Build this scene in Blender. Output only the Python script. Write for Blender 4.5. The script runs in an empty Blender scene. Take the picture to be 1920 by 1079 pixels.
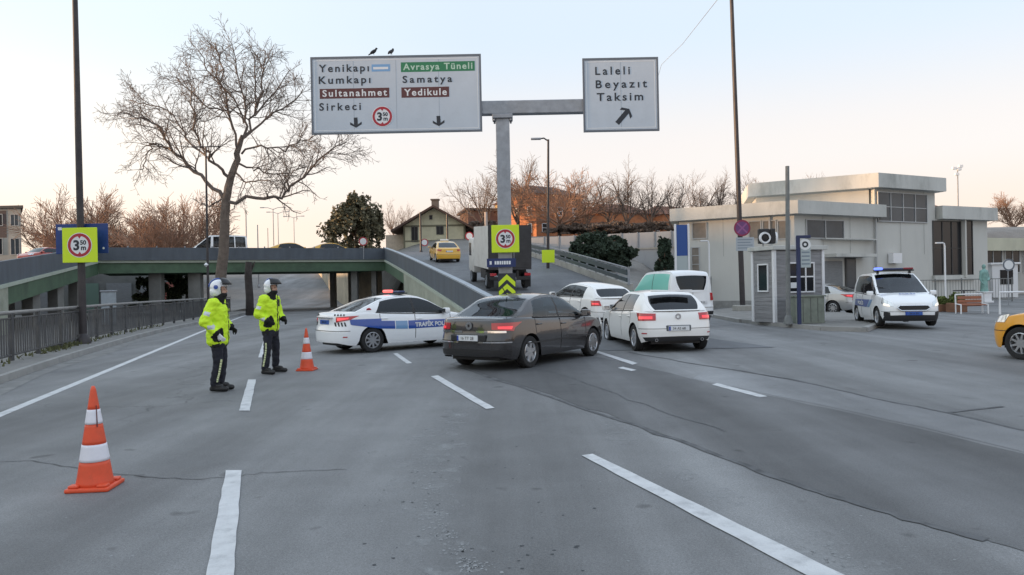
import bpy, bmesh, math, random
import numpy as np
from mathutils import Vector, Matrix, noise as mnoise

S = bpy.context.scene
C = S.collection
R = math.radians

# ------------------------------------------------------------------ camera
F = 1400.0            # focal length in pixels of the 1920 px wide photograph
CAM_H = 1.65
ROLL = 0.0200
HOR = -3.5            # horizon offset from the picture centre (px, down positive)
cam_d = bpy.data.cameras.new('camera')
cam = bpy.data.objects.new('camera', cam_d)
C.objects.link(cam)
cam_d.sensor_width = 36.0
cam_d.lens = F / 1920.0 * 36.0
cam_d.clip_start = 0.1
cam_d.clip_end = 9000
pitch = math.atan(HOR / F)
cam.matrix_world = (Matrix.Translation((0, 0, CAM_H)) @ Matrix.Rotation(R(90) + pitch, 4, 'X')
                    @ Matrix.Rotation(-ROLL, 4, 'Z'))
S.camera = cam

# ------------------------------------------------------------------ sky, sun, exposure
SUN_AZ = R(-96)       # measured from the viewing direction (+Y), negative = to the left
SUN_EL = R(4.0)
w = bpy.data.worlds.new('World')
S.world = w
w.use_nodes = True
nt = w.node_tree
bg = nt.nodes['Background']
sky = nt.nodes.new('ShaderNodeTexSky')
sky.sky_type = 'NISHITA'
sky.sun_disc = False
sky.sun_elevation = R(7.0)
sky.sun_rotation = SUN_AZ
sky.altitude = 50
sky.air_density = 1.0
sky.dust_density = 0.6
sky.ozone_density = 1.6
# the thin veil of high haze that whitens the evening sky
tcw = nt.nodes.new('ShaderNodeTexCoord')
sepw = nt.nodes.new('ShaderNodeSeparateXYZ')
nt.links.new(tcw.outputs['Generated'], sepw.inputs[0])
veil = nt.nodes.new('ShaderNodeValToRGB')
veil.color_ramp.interpolation = 'EASE'
stops = [(0.0, (.88, .68, .58)), (0.07, (.92, .76, .67)), (0.16, (.89, .83, .80)), (0.32, (.70, .80, .91)), (0.6, (.76, .88, 1.04)), (1.0, (.80, .92, 1.10))]
el_ = veil.color_ramp.elements
el_[0].position, el_[0].color = stops[0][0], (*stops[0][1], 1)
el_[1].position, el_[1].color = stops[-1][0], (*stops[-1][1], 1)
for p_, c_ in stops[1:-1]:
    e_ = el_.new(p_); e_.color = (*c_, 1)
nt.links.new(sepw.outputs['Z'], veil.inputs[0])
vsc = nt.nodes.new('ShaderNodeVectorMath'); vsc.operation = 'SCALE'
vsc.inputs['Scale'].default_value = 3.35
glow = nt.nodes.new('ShaderNodeMapRange')       # the western side of the sky is paler and warmer
for i_, x_ in enumerate((0.05, 0.75, 0.0, 1.0)): glow.inputs[i_ + 1].default_value = x_
negx = nt.nodes.new('ShaderNodeMath'); negx.operation = 'MULTIPLY'; negx.inputs[1].default_value = -1.0
nt.links.new(sepw.outputs['X'], negx.inputs[0]); nt.links.new(negx.outputs[0], glow.inputs[0])
gmx = nt.nodes.new('ShaderNodeMix'); gmx.data_type = 'RGBA'; gmx.blend_type = 'MULTIPLY'
gmx.inputs[7].default_value = (1.28, 1.24, 1.12, 1)
gmx.clamp_result = False
nt.links.new(glow.outputs[0], gmx.inputs[0]); nt.links.new(veil.outputs[0], gmx.inputs[6])
nt.links.new(gmx.outputs[2], vsc.inputs[0])
nsc = nt.nodes.new('ShaderNodeVectorMath'); nsc.operation = 'SCALE'
nsc.inputs['Scale'].default_value = 0.08
nt.links.new(sky.outputs[0], nsc.inputs[0])
addw = nt.nodes.new('ShaderNodeVectorMath'); addw.operation = 'ADD'
nt.links.new(vsc.outputs[0], addw.inputs[0]); nt.links.new(nsc.outputs[0], addw.inputs[1])
nt.links.new(addw.outputs[0], bg.inputs[0])
bg.inputs[1].default_value = 0.15

sun_d = bpy.data.lights.new('sun', 'SUN')
sun_d.energy = 3.4
sun_d.angle = R(3.0)
sun_d.color = (1.0, 0.62, 0.34)
sun = bpy.data.objects.new('sun', sun_d)
C.objects.link(sun)
sdir = Vector((math.sin(SUN_AZ) * math.cos(SUN_EL), math.cos(SUN_AZ) * math.cos(SUN_EL), math.sin(SUN_EL)))
sun.rotation_euler = sdir.to_track_quat('Z', 'Y').to_euler()

S.view_settings.view_transform = 'Standard'
S.view_settings.look = 'None'
S.view_settings.gamma = 1.0
S.view_settings.use_curve_mapping = False
S.view_settings.exposure = 1.08
S.cycles.max_bounces = 6
S.cycles.diffuse_bounces = 3
S.cycles.glossy_bounces = 3
S.cycles.transmission_bounces = 4
S.cycles.transparent_max_bounces = 10

# ------------------------------------------------------------------ photo pixel -> place
def lvl(u, v):
    du, dv = u - 960.0, v - 539.5
    c, s = math.cos(ROLL), math.sin(ROLL)
    p = du * c - dv * s
    q = dv * c + du * s - HOR
    return p, q
def P(u, v, Y):
    p, q = lvl(u, v)
    return Vector((p / F * Y, Y, CAM_H - q / F * Y))
def G(u, v, z=0.0):
    p, q = lvl(u, v)
    Y = (CAM_H - z) * F / q
    return Vector((p / F * Y, Y, z))
def XU(u, Y, v=540):
    return lvl(u, v)[0] / F * Y

# ------------------------------------------------------------------ materials
MATS = {}
def mat(name, col, rough=0.6, metal=0.0, var=0.0, vscale=3.0, bump=0.0, bscale=40.0, coat=0.0,
        emit=None, estr=0.0, spec=0.5, alpha=1.0, dirt=None, dirt_amt=0.0, dscale=1.2, stretch=None):
    if name in MATS:
        return MATS[name]
    m = bpy.data.materials.new(name)
    m.use_nodes = True
    t = m.node_tree
    b = t.nodes['Principled BSDF']
    b.inputs['Base Color'].default_value = (*col, 1)
    b.inputs['Roughness'].default_value = rough
    b.inputs['Metallic'].default_value = metal
    b.inputs['Specular IOR Level'].default_value = spec
    if coat:
        b.inputs['Coat Weight'].default_value = coat
        b.inputs['Coat Roughness'].default_value = 0.04
    if emit:
        b.inputs['Emission Color'].default_value = (*emit, 1)
        b.inputs['Emission Strength'].default_value = estr
    tc = t.nodes.new('ShaderNodeTexCoord')
    mp = t.nodes.new('ShaderNodeMapping')
    t.links.new(tc.outputs['Object'], mp.inputs[0])
    if stretch:
        mp.inputs['Scale'].default_value = stretch
    src = None
    if var:
        n = t.nodes.new('ShaderNodeTexNoise')
        n.inputs['Scale'].default_value = vscale
        n.inputs['Detail'].default_value = 6
        n.inputs['Roughness'].default_value = 0.65
        t.links.new(mp.outputs[0], n.inputs['Vector'])
        rr = t.nodes.new('ShaderNodeValToRGB')
        rr.color_ramp.elements[0].position = 0.3
        rr.color_ramp.elements[1].position = 0.7
        lo = [max(0, c * (1 - var)) for c in col]
        hi = [min(1, c * (1 + var)) for c in col]
        rr.color_ramp.elements[0].color = (*lo, 1)
        rr.color_ramp.elements[1].color = (*hi, 1)
        t.links.new(n.outputs[0], rr.inputs[0])
        src = rr.outputs[0]
    if dirt:
        n2 = t.nodes.new('ShaderNodeTexNoise')
        n2.inputs['Scale'].default_value = dscale
        n2.inputs['Detail'].default_value = 8
        n2.inputs['Roughness'].default_value = 0.7
        t.links.new(mp.outputs[0], n2.inputs['Vector'])
        r2 = t.nodes.new('ShaderNodeMapRange')
        r2.inputs[1].default_value = 0.5
        r2.inputs[2].default_value = 0.72
        r2.inputs[3].default_value = 0.0
        r2.inputs[4].default_value = dirt_amt
        t.links.new(n2.outputs[0], r2.inputs[0])
        mx = t.nodes.new('ShaderNodeMix')
        mx.data_type = 'RGBA'
        t.links.new(r2.outputs[0], mx.inputs[0])
        mx.inputs[7].default_value = (*dirt, 1)
        if src:
            t.links.new(src, mx.inputs[6])
        else:
            mx.inputs[6].default_value = (*col, 1)
        src = mx.outputs[2]
    if src:
        t.links.new(src, b.inputs['Base Color'])
    if bump:
        n3 = t.nodes.new('ShaderNodeTexNoise')
        n3.inputs['Scale'].default_value = bscale
        n3.inputs['Detail'].default_value = 5
        t.links.new(mp.outputs[0], n3.inputs['Vector'])
        bp = t.nodes.new('ShaderNodeBump')
        bp.inputs['Strength'].default_value = bump
        bp.inputs['Distance'].default_value = 0.02
        t.links.new(n3.outputs[0], bp.inputs['Height'])
        t.links.new(bp.outputs[0], b.inputs['Normal'])
    MATS[name] = m
    return m

def glass_mat(name, tint, rough=0.02):
    if name in MATS:
        return MATS[name]
    m = bpy.data.materials.new(name)
    m.use_nodes = True
    t = m.node_tree
    t.nodes.remove(t.nodes['Principled BSDF'])
    o = t.nodes['Material Output']
    fr = t.nodes.new('ShaderNodeFresnel'); fr.inputs[0].default_value = 1.55
    tr = t.nodes.new('ShaderNodeBsdfTransparent'); tr.inputs[0].default_value = (*tint, 1)
    gl = t.nodes.new('ShaderNodeBsdfGlossy'); gl.inputs['Roughness'].default_value = rough
    gl.inputs['Color'].default_value = (0.9, 0.95, 1, 1)
    mx = t.nodes.new('ShaderNodeMixShader')
    t.links.new(fr.outputs[0], mx.inputs[0]); t.links.new(tr.outputs[0], mx.inputs[1]); t.links.new(gl.outputs[0], mx.inputs[2])
    t.links.new(mx.outputs[0], o.inputs[0])
    MATS[name] = m
    return m

def asphalt(name, col, scale=1.0, streak=0.25, cracks=0.0, rough=0.75):
    m = bpy.data.materials.new(name)
    m.use_nodes = True
    t = m.node_tree
    L = t.links.new
    b = t.nodes['Principled BSDF']
    tc = t.nodes.new('ShaderNodeTexCoord')
    def noise(sc, det, mapping=None, ro=0.6):
        n = t.nodes.new('ShaderNodeTexNoise')
        n.inputs['Scale'].default_value = sc
        n.inputs['Detail'].default_value = det
        n.inputs['Roughness'].default_value = ro
        if mapping:
            mp = t.nodes.new('ShaderNodeMapping')
            mp.inputs['Rotation'].default_value = (0, 0, mapping[0])
            mp.inputs['Scale'].default_value = mapping[1]
            L(tc.outputs['Object'], mp.inputs[0]); L(mp.outputs[0], n.inputs['Vector'])
        else:
            L(tc.outputs['Object'], n.inputs['Vector'])
        return n.outputs[0]
    def rng(src, a, b_, c, d):
        r = t.nodes.new('ShaderNodeMapRange')
        for i, x in enumerate((a, b_, c, d)):
            r.inputs[i + 1].default_value = x
        L(src, r.inputs[0]); return r.outputs[0]
    def mul(x, y):
        k = t.nodes.new('ShaderNodeMath'); k.operation = 'MULTIPLY'
        L(x, k.inputs[0]); L(y, k.inputs[1]); return k.outputs[0]
    big = rng(noise(0.16 * scale, 5), 0.3, 0.7, 1 - 0.16, 1 + 0.14)
    mid = rng(noise(1.3 * scale, 6, None, 0.7), 0.3, 0.7, 1 - 0.10, 1 + 0.10)
    fine = rng(noise(70, 3, None, 0.8), 0.3, 0.7, 0.72, 1.3)
    grain = rng(noise(260, 2, None, 0.8), 0.35, 0.65, 0.7, 1.35)
    # tyre-polished streaks that run along the carriageway
    st = rng(noise(1.0, 6, (R(-18.9), (0.9, 0.05, 1))), 0.35, 0.65, 1 - streak * 0.6, 1 + streak * 0.5)
    spots = rng(noise(2.6, 2, None, 0.4), 0.70, 0.76, 1.0, 0.55)
    st2 = rng(noise(0.42, 4, (R(-18.9), (1.0, 0.03, 1))), 0.36, 0.64, 1 - streak * 0.45, 1 + streak * 0.35)
    st3 = rng(noise(0.5, 5, (R(-52), (1.0, 0.05, 1))), 0.38, 0.66, 1 - streak * 0.25, 1 + streak * 0.3)
    pat = rng(noise(0.33 * scale, 2, None, 0.3), 0.55, 0.60, 1.0, 0.93)
    v = mul(mul(mul(mul(big, mid), mul(fine, grain)), mul(mul(st, st2), mul(st3, pat))), spots)
    if cracks:
        vo = t.nodes.new('ShaderNodeTexVoronoi'); vo.feature = 'DISTANCE_TO_EDGE'
        vo.inputs['Scale'].default_value = 0.14
        nn = t.nodes.new('ShaderNodeTexNoise'); nn.inputs['Scale'].default_value = 0.9; nn.inputs['Detail'].default_value = 5
        L(tc.outputs['Object'], nn.inputs['Vector'])
        ad = t.nodes.new('ShaderNodeMix'); ad.data_type = 'VECTOR'; ad.inputs[0].default_value = 0.35
        L(tc.outputs['Object'], ad.inputs[4])
        sc = t.nodes.new('ShaderNodeVectorMath'); sc.operation = 'MULTIPLY_ADD'
        sc.inputs[1].default_value = (1.6, 1.6, 1.6)
        L(nn.outputs['Color'], sc.inputs[0]); L(tc.outputs['Object'], sc.inputs[2])
        L(sc.outputs[0], vo.inputs['Vector'])
        ck = rng(vo.outputs['Distance'], 0.0, 0.004, 1 - cracks, 1.0)
        gate = rng(noise(0.22, 2), 0.5, 0.62, 1.0, 0.0)
        mxc = t.nodes.new('ShaderNodeMix'); mxc.data_type = 'FLOAT'
        L(gate, mxc.inputs[0]); L(ck, mxc.inputs[2]); mxc.inputs[3].default_value = 1.0
        v = mul(v, mxc.outputs[0])
    mx = t.nodes.new('ShaderNodeMix'); mx.data_type = 'RGBA'; mx.blend_type = 'MULTIPLY'
    mx.inputs[0].default_value = 1.0
    mx.inputs[6].default_value = (*col, 1)
    L(v, mx.inputs[7])
    L(mx.outputs[2], b.inputs['Base Color'])
    rg = rng(noise(0.5, 4), 0.3, 0.7, rough - 0.1, rough + 0.1)
    L(rg, b.inputs['Roughness'])
    bp = t.nodes.new('ShaderNodeBump'); bp.inputs['Strength'].default_value = 0.35; bp.inputs['Distance'].default_value = 0.008
    L(noise(120, 3, None, 0.8), bp.inputs['Height']); L(bp.outputs[0], b.inputs['Normal'])
    MATS[name] = m
    return m

# ------------------------------------------------------------------ objects
def tag(o, label=None, cat=None, group=None, kind=None):
    if label: o['label'] = label
    if cat: o['category'] = cat
    if group: o['group'] = group
    if kind: o['kind'] = kind
    return o
def empty(name, loc=(0, 0, 0), rz=0.0, label=None, cat=None, group=None):
    o = bpy.data.objects.new(name, None)
    o.empty_display_size = 0.3
    C.objects.link(o)
    o.location = loc
    o.rotation_euler = (0, 0, rz)
    return tag(o, label, cat, group)
def link_mesh(name, me, mats, parent=None, smooth=False):
    o = bpy.data.objects.new(name, me)
    C.objects.link(o)
    if not isinstance(mats, (list, tuple)): mats = [mats]
    for m in mats: me.materials.append(m)
    if smooth:
        me.polygons.foreach_set('use_smooth', [True] * len(me.polygons))
    if parent: o.parent = parent
    return o
def mesh_from(name, verts, faces, mats, parent=None, smooth=False):
    me = bpy.data.meshes.new(name)
    me.from_pydata([tuple(v) for v in verts], [], faces)
    me.update()
    return link_mesh(name, me, mats, parent, smooth)
def children_of(o):
    return [c for c in bpy.data.objects if c.parent == o]
def copy_tree(o, parent=None):
    c = o.copy(); C.objects.link(c)
    if parent: c.parent = parent
    for ch in children_of(o): copy_tree(ch, c)
    return c

class MB:
    """collects shapes for ONE mesh object"""
    def __init__(s): s.v = []; s.f = []; s.mi = []
    def add(s, vs, fs, mi=0):
        b = len(s.v); s.v += [tuple(x) for x in vs]
        s.f += [tuple(i + b for i in f) for f in fs]; s.mi += [mi] * len(fs)
        return s
    def box(s, x0, y0, z0, x1, y1, z1, mi=0, M=None, bev=0.0):
        if bev:
            return s.bbox(x0, y0, z0, x1, y1, z1, bev, mi, M)
        vs = [(x0, y0, z0), (x1, y0, z0), (x1, y1, z0), (x0, y1, z0), (x0, y0, z1), (x1, y0, z1), (x1, y1, z1), (x0, y1, z1)]
        if M: vs = [M @ Vector(v) for v in vs]
        return s.add(vs, [(0, 3, 2, 1), (4, 5, 6, 7), (0, 1, 5, 4), (1, 2, 6, 5), (2, 3, 7, 6), (3, 0, 4, 7)], mi)
    def bbox(s, x0, y0, z0, x1, y1, z1, bev, mi=0, M=None):
        bm = bmesh.new()
        bmesh.ops.create_cube(bm, size=1)
        for v in bm.verts:
            v.co = Vector(((x0 + x1) / 2 + v.co.x * (x1 - x0), (y0 + y1) / 2 + v.co.y * (y1 - y0), (z0 + z1) / 2 + v.co.z * (z1 - z0)))
        bmesh.ops.bevel(bm, geom=bm.edges[:], offset=bev, segments=2, affect='EDGES', profile=0.5)
        bm.verts.index_update()
        vs = [(M @ v.co) if M else v.co.copy() for v in bm.verts]
        fs = [[v.index for v in f.verts] for f in bm.faces]
        bm.free()
        return s.add(vs, fs, mi)
    def tube(s, pts, rad, n=8, mi=0, cap=True):
        pts = [Vector(p) for p in pts]
        if not isinstance(rad, (list, tuple)): rad = [rad] * len(pts)
        vs = []; fs = []
        up = None
        for i, p in enumerate(pts):
            d = (pts[min(i + 1, len(pts) - 1)] - pts[max(i - 1, 0)])
            d = d.normalized() if d.length > 1e-9 else Vector((0, 0, 1))
            if up is None:
                up = d.orthogonal().normalized()
            else:
                up = up - d * up.dot(d)
                up = up.normalized() if up.length > 1e-6 else d.orthogonal().normalized()
            sd = d.cross(up)
            for k in range(n):
                a = 2 * math.pi * k / n
                vs.append(p + (up * math.cos(a) + sd * math.sin(a)) * rad[i])
        for i in range(len(pts) - 1):
            for k in range(n):
                k2 = (k + 1) % n
                fs.append((i * n + k, i * n + k2, (i + 1) * n + k2, (i + 1) * n + k))
        if cap and n > 2:
            fs.append(tuple(range(n))[::-1]); fs.append(tuple((len(pts) - 1) * n + k for k in range(n)))
        return s.add(vs, fs, mi)
    def lathe(s, prof, n=24, M=None, mi=0, axis='z'):
        vs = []; fs = []
        for (r, h) in prof:
            for k in range(n):
                a = 2 * math.pi * k / n
                v = (r * math.cos(a), r * math.sin(a), h)
                if axis == 'y': v = (r * math.cos(a), h, r * math.sin(a))
                if axis == 'x': v = (h, r * math.cos(a), r * math.sin(a))
                vs.append(M @ Vector(v) if M else v)
        m = len(prof)
        for i in range(m - 1):
            for k in range(n):
                k2 = (k + 1) % n
                fs.append((i * n + k, i * n + k2, (i + 1) * n + k2, (i + 1) * n + k))
        closed = prof[0] == prof[-1]
        if prof[0][0] > 1e-6 and not closed: fs.append(tuple(range(n))[::-1])
        if prof[-1][0] > 1e-6 and not closed: fs.append(tuple((m - 1) * n + k for k in range(n)))
        return s.add(vs, fs, mi)
    def prism(s, plan, z0, z1, mi=0):
        n = len(plan)
        vs = [(p[0], p[1], z0) for p in plan] + [(p[0], p[1], z1) for p in plan]
        fs = [tuple(range(n))[::-1], tuple(range(n, 2 * n))]
        for k in range(n):
            k2 = (k + 1) % n
            fs.append((k, k2, n + k2, n + k))
        return s.add(vs, fs, mi)
    def grid(s, rows, mi=0, close=False):
        """rows: list of equal-length point lists"""
        n = len(rows[0]); vs = [p for r in rows for p in r]; fs = []
        for i in range(len(rows) - 1):
            for k in range(n - 1):
                fs.append((i * n + k, i * n + k + 1, (i + 1) * n + k + 1, (i + 1) * n + k))
        return s.add(vs, fs, mi)
    def build(s, name, mats, parent=None, smooth=False, fixn=False):
        me = bpy.data.meshes.new(name)
        me.from_pydata(s.v, [], s.f)
        if any(s.mi): me.polygons.foreach_set('material_index', s.mi)
        me.update()
        if fixn:
            bm = bmesh.new(); bm.from_mesh(me); bmesh.ops.recalc_face_normals(bm, faces=bm.faces[:]); bm.to_mesh(me); bm.free()
        o = link_mesh(name, me, mats, parent, False)
        if smooth:
            me.polygons.foreach_set('use_smooth', [True] * len(me.polygons))
            if smooth != 'all':
                me.set_sharp_from_angle(angle=R(38))
        return o

def lerp(a, b, t): return a + (b - a) * t
def sstep(a, b, x):
    t = min(1, max(0, (x - a) / (b - a))); return t * t * (3 - 2 * t)
def pl(knots, x):
    """piecewise linear"""
    if x <= knots[0][0]: return knots[0][1]
    for (a, b), (c, d) in zip(knots, knots[1:]):
        if x <= c: return b + (d - b) * (x - a) / (c - a) if c > a else d
    return knots[-1][1]
def sm(knots, x):
    """smooth monotone-ish cubic through knots"""
    n = len(knots)
    if x <= knots[0][0]: return knots[0][1]
    if x >= knots[-1][0]: return knots[-1][1]
    sl = [(knots[i + 1][1] - knots[i][1]) / max(1e-9, knots[i + 1][0] - knots[i][0]) for i in range(n - 1)]
    def tang(i):
        if i == 0: return sl[0]
        if i == n - 1: return sl[-1]
        if sl[i - 1] * sl[i] <= 0: return 0.0
        return 2 * sl[i - 1] * sl[i] / (sl[i - 1] + sl[i])
    for i in range(n - 1):
        if x <= knots[i + 1][0]:
            h = knots[i + 1][0] - knots[i][0]; t = (x - knots[i][0]) / h
            m0, m1 = tang(i) * h, tang(i + 1) * h
            return ((2 * t**3 - 3 * t**2 + 1) * knots[i][1] + (t**3 - 2 * t**2 + t) * m0
                    + (-2 * t**3 + 3 * t**2) * knots[i + 1][1] + (t**3 - t**2) * m1)

def lettering(txt, size, m, parent, M, depth=0.004, spacing=1.0, sx=1.0, bold=0.0, align='LEFT', name='lettering'):
    cu = bpy.data.curves.new('txt', 'FONT')
    cu.body = txt; cu.size = size; cu.extrude = depth; cu.space_character = spacing
    cu.offset = bold; cu.align_x = align; cu.resolution_u = 3
    tmp = bpy.data.objects.new('txt', cu)
    C.objects.link(tmp)
    dg = bpy.context.evaluated_depsgraph_get()
    me = bpy.data.meshes.new_from_object(tmp.evaluated_get(dg))
    bpy.data.objects.remove(tmp); bpy.data.curves.remove(cu)
    me.transform(M @ Matrix.Diagonal((sx, 1, 1, 1)))
    me.name = name
    me.materials.clear()
    return link_mesh(name, me, m, parent)
# text / sign frames: local x right, local y up, local z towards the viewer
def facing(loc, yaw=0.0):
    """matrix of an upright board at loc whose face looks towards -Y, turned by yaw about Z"""
    return Matrix.Translation(loc) @ Matrix.Rotation(yaw, 4, 'Z') @ Matrix.Rotation(R(90), 4, 'X')

# shared materials
m_black = mat('black_plastic', (0.02, 0.02, 0.022), 0.5)
m_rubber = mat('tyre_rubber', (0.018, 0.018, 0.019), 0.85, var=0.3, vscale=20)
m_alloy = mat('alloy', (0.55, 0.56, 0.58), 0.3, 0.9)
m_chrome = mat('chrome', (0.8, 0.8, 0.82), 0.12, 1.0)
m_red_lens = mat('red_lens', (0.45, 0.012, 0.02), 0.12, coat=1.0)
m_red_lit = mat('red_lens_lit', (0.7, 0.02, 0.03), 0.12, coat=1.0, emit=(1.0, 0.06, 0.08), estr=0.35)
m_clear_lens = mat('clear_lens', (0.75, 0.78, 0.8), 0.08, 0.6, coat=1.0)
m_white_trim = mat('white_trim', (0.75, 0.76, 0.78), 0.4)
m_interior = mat('car_interior', (0.035, 0.035, 0.038), 0.8)
m_plate = mat('plate_white', (0.72, 0.74, 0.76), 0.4)
m_galv = mat('galvanised_steel', (0.30, 0.32, 0.35), 0.45, 0.5, var=0.18, vscale=4, dirt=(0.16, 0.14, 0.12), dirt_amt=0.35)
m_dkpole = mat('dark_pole_paint', (0.035, 0.03, 0.033), 0.5, var=0.3, vscale=3, dirt=(0.09, 0.07, 0.06), dirt_amt=0.5)
m_concrete = mat('concrete', (0.36, 0.35, 0.32), 0.85, var=0.18, vscale=1.2, dirt=(0.13, 0.12, 0.10), dirt_amt=0.5, dscale=0.7, bump=0.2)
# =================================================================== vehicles
def orient(mb, c=(0, 0, 0.6), ax=True):
    for i, f in enumerate(mb.f):
        pts = [Vector(mb.v[k]) for k in f]
        ctr = sum(pts, Vector()) / len(pts)
        nrm = Vector()
        for k in range(len(pts)):
            nrm += pts[k].cross(pts[(k + 1) % len(pts)])
        ref = Vector((max(-1.2, min(1.2, ctr.x)) if ax else c[0], c[1], c[2]))
        if nrm.dot(ctr - ref) < 0:
            mb.f[i] = tuple(reversed(f))
    return mb

class Shell:
    def __init__(s, sp):
        s.sp = sp
        s.xr, s.xf = -sp['L'] / 2, sp['L'] / 2
        s.rr, s.rf, s.n = sp.get('rr', 0.42), sp.get('rf', 0.55), sp.get('n', 2.8)
        s.ax_f = s.xf - sp['fo']; s.ax_r = s.ax_f - sp['wb']
    def belt(s, x): return sm(s.sp['belt'], x)
    def inset(s, z):
        return sm(s.sp.get('inset', [(0.15, .07), (0.3, .025), (0.5, 0.0), (0.62, 0.0), (0.75, .012), (0.88, .03), (1.1, .06)]), z)
    def halfw(s, x, z):
        tp = 0.05 * sstep(s.xf - 1.3, s.xf, x) + 0.03 * sstep(s.xr + 1.2, s.xr, x)
        return s.sp['W'] / 2 - s.inset(z) - tp
    def pt(s, p, z):
        n = s.n
        if p < 0:
            a = -p * math.pi / 2
            e, c = math.sin(a) ** (2 / n), max(0.0, math.cos(a)) ** (2 / n)
            x = s.xr + s.rr - (s.rr - sm(s.sp['roff'], z)) * e
        elif p > 1:
            a = (p - 1) * math.pi / 2
            e, c = math.sin(a) ** (2 / n), max(0.0, math.cos(a)) ** (2 / n)
            x = s.xf - s.rf + (s.rf - sm(s.sp['foff'], z)) * e
        else:
            x = lerp(s.xr + s.rr, s.xf - s.rf, p); c = 1
        return Vector((x, s.halfw(x, z) * c, z))
    def xbase(s, p):
        n = s.n
        if p < 0: return s.xr + s.rr - s.rr * math.sin(-p * math.pi / 2) ** (2 / n)
        if p > 1: return s.xf - s.rf + s.rf * math.sin((p - 1) * math.pi / 2) ** (2 / n)
        return lerp(s.xr + s.rr, s.xf - s.rf, p)
    def px(s, x): return (x - (s.xr + s.rr)) / (s.xf - s.rf - s.xr - s.rr)
    def py(s, y, rear=True):
        c = min(1.0, y / (s.sp['W'] / 2 - 0.06))
        a = math.acos(c ** (s.n / 2)) / (math.pi / 2)
        return -a if rear else 1 + a
    def zb(s, p):
        x = s.xbase(p)
        z = s.sp.get('sill', 0.21)
        if p < 0: z = lerp(z, s.sp.get('rb', 0.28), min(1, -p * 2))
        if p > 1: z = lerp(z, s.sp.get('fb', 0.2), min(1, (p - 1) * 2))
        Ra = s.sp['R'] + s.sp.get('gap', 0.055)
        for xc in (s.ax_f, s.ax_r):
            d = abs(x - xc)
            if d < Ra: z = max(z, s.sp['R'] + math.sqrt(Ra * Ra - d * d))
        return z
    def nrm(s, p, z):
        a = s.pt(p + 1e-3, z) - s.pt(p - 1e-3, z)
        b = s.pt(p, z + 5e-3) - s.pt(p, z - 5e-3)
        nn = a.cross(b)
        nn.normalize()
        c = s.pt(p, z) - Vector((max(-1, min(1, s.pt(p, z).x)), 0, z))
        return nn if nn.dot(c) > 0 else -nn

def patch(sh, corners, off=0.006, side=1, nu=10, nv=4, mb=None):
    """a thin piece that hugs the shell between four (p, z) corners; side -1 = vehicle's right"""
    mb = mb or MB()
    (a, b, c, d) = corners
    rows = []
    for j in range(-1, nv + 2):
        v = min(1, max(0, j / nv)); row = []
        for i in range(-1, nu + 2):
            u = min(1, max(0, i / nu))
            p = lerp(lerp(a[0], b[0], u), lerp(d[0], c[0], u), v)
            z = lerp(lerp(a[1], b[1], u), lerp(d[1], c[1], u), v)
            o = off if (0 <= i <= nu and 0 <= j <= nv) else -0.006
            q = sh.pt(p, z) + sh.nrm(p, z) * o
            row.append(Vector((q.x, q.y * side, q.z)))
        rows.append(row)
    mb.grid(rows)
    return orient(mb)

def make_wheel(parent, x, y, Rw, spokes=5, steer=0.0, rimmat=None, wid=0.2, simple=False, sp_w=0.055, dish=0.0):
    sgn = 1 if y > 0 else -1
    hub = MB()
    hub.lathe([(0.0, -wid * .35), (Rw * .6, -wid * .35), (Rw * .6, wid * .16), (0, wid * .16)], 20, axis='y')
    w_ = hub.build('wheel', m_black, parent, smooth=True, fixn=True)
    w_.location = (x, y, Rw)
    w_.rotation_euler = (0, 0, steer + (0 if sgn > 0 else math.pi))
    ty = MB()
    h = wid / 2; ri = Rw * .66
    ty.lathe([(ri, -h * .9), (Rw * .8, -h), (Rw * .94, -h * .95), (Rw, -h * .7), (Rw, h * .7), (Rw * .94, h * .95), (Rw * .8, h), (ri, h * .9), (ri * .97, 0), (ri, -h * .9)], 32, axis='y')
    ty.build('tyre', m_rubber, w_, smooth=True, fixn=True)
    rm = MB()
    rm.lathe([(ri * 1.01, h * .86), (ri * .93, h * .93), (ri * .88, h * .7), (ri * .86, h * .2), (ri * .99, h * .1), (ri * 1.01, h * .86)], 32, axis='y')
    rm.lathe([(0, h * .86), (ri * .16, h * .84), (ri * .22, h * .6), (ri * .22, h * .3), (0, h * .3)], 16, axis='y')
    for k in range(spokes):
        M = Matrix.Rotation(2 * math.pi * k / spokes + .3, 4, 'Y')
        a, b = ri * .15, ri * .91
        vs = [(a, h * .45, -sp_w * .75), (a, h * .45, sp_w * .75), (b, h * .45, -sp_w * .5), (b, h * .45, sp_w * .5),
              (a, h * .84, -sp_w * .6), (a, h * .84, sp_w * .6), (b, h * .86, -sp_w * .36), (b, h * .86, sp_w * .36)]
        rm.add([M @ Vector(v) for v in vs], [(0, 1, 3, 2), (4, 6, 7, 5), (0, 4, 5, 1), (2, 3, 7, 6), (0, 2, 6, 4), (1, 5, 7, 3)])
    rm.build('rim', rimmat or m_alloy, w_, smooth=True, fixn=True)
    return w_

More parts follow.
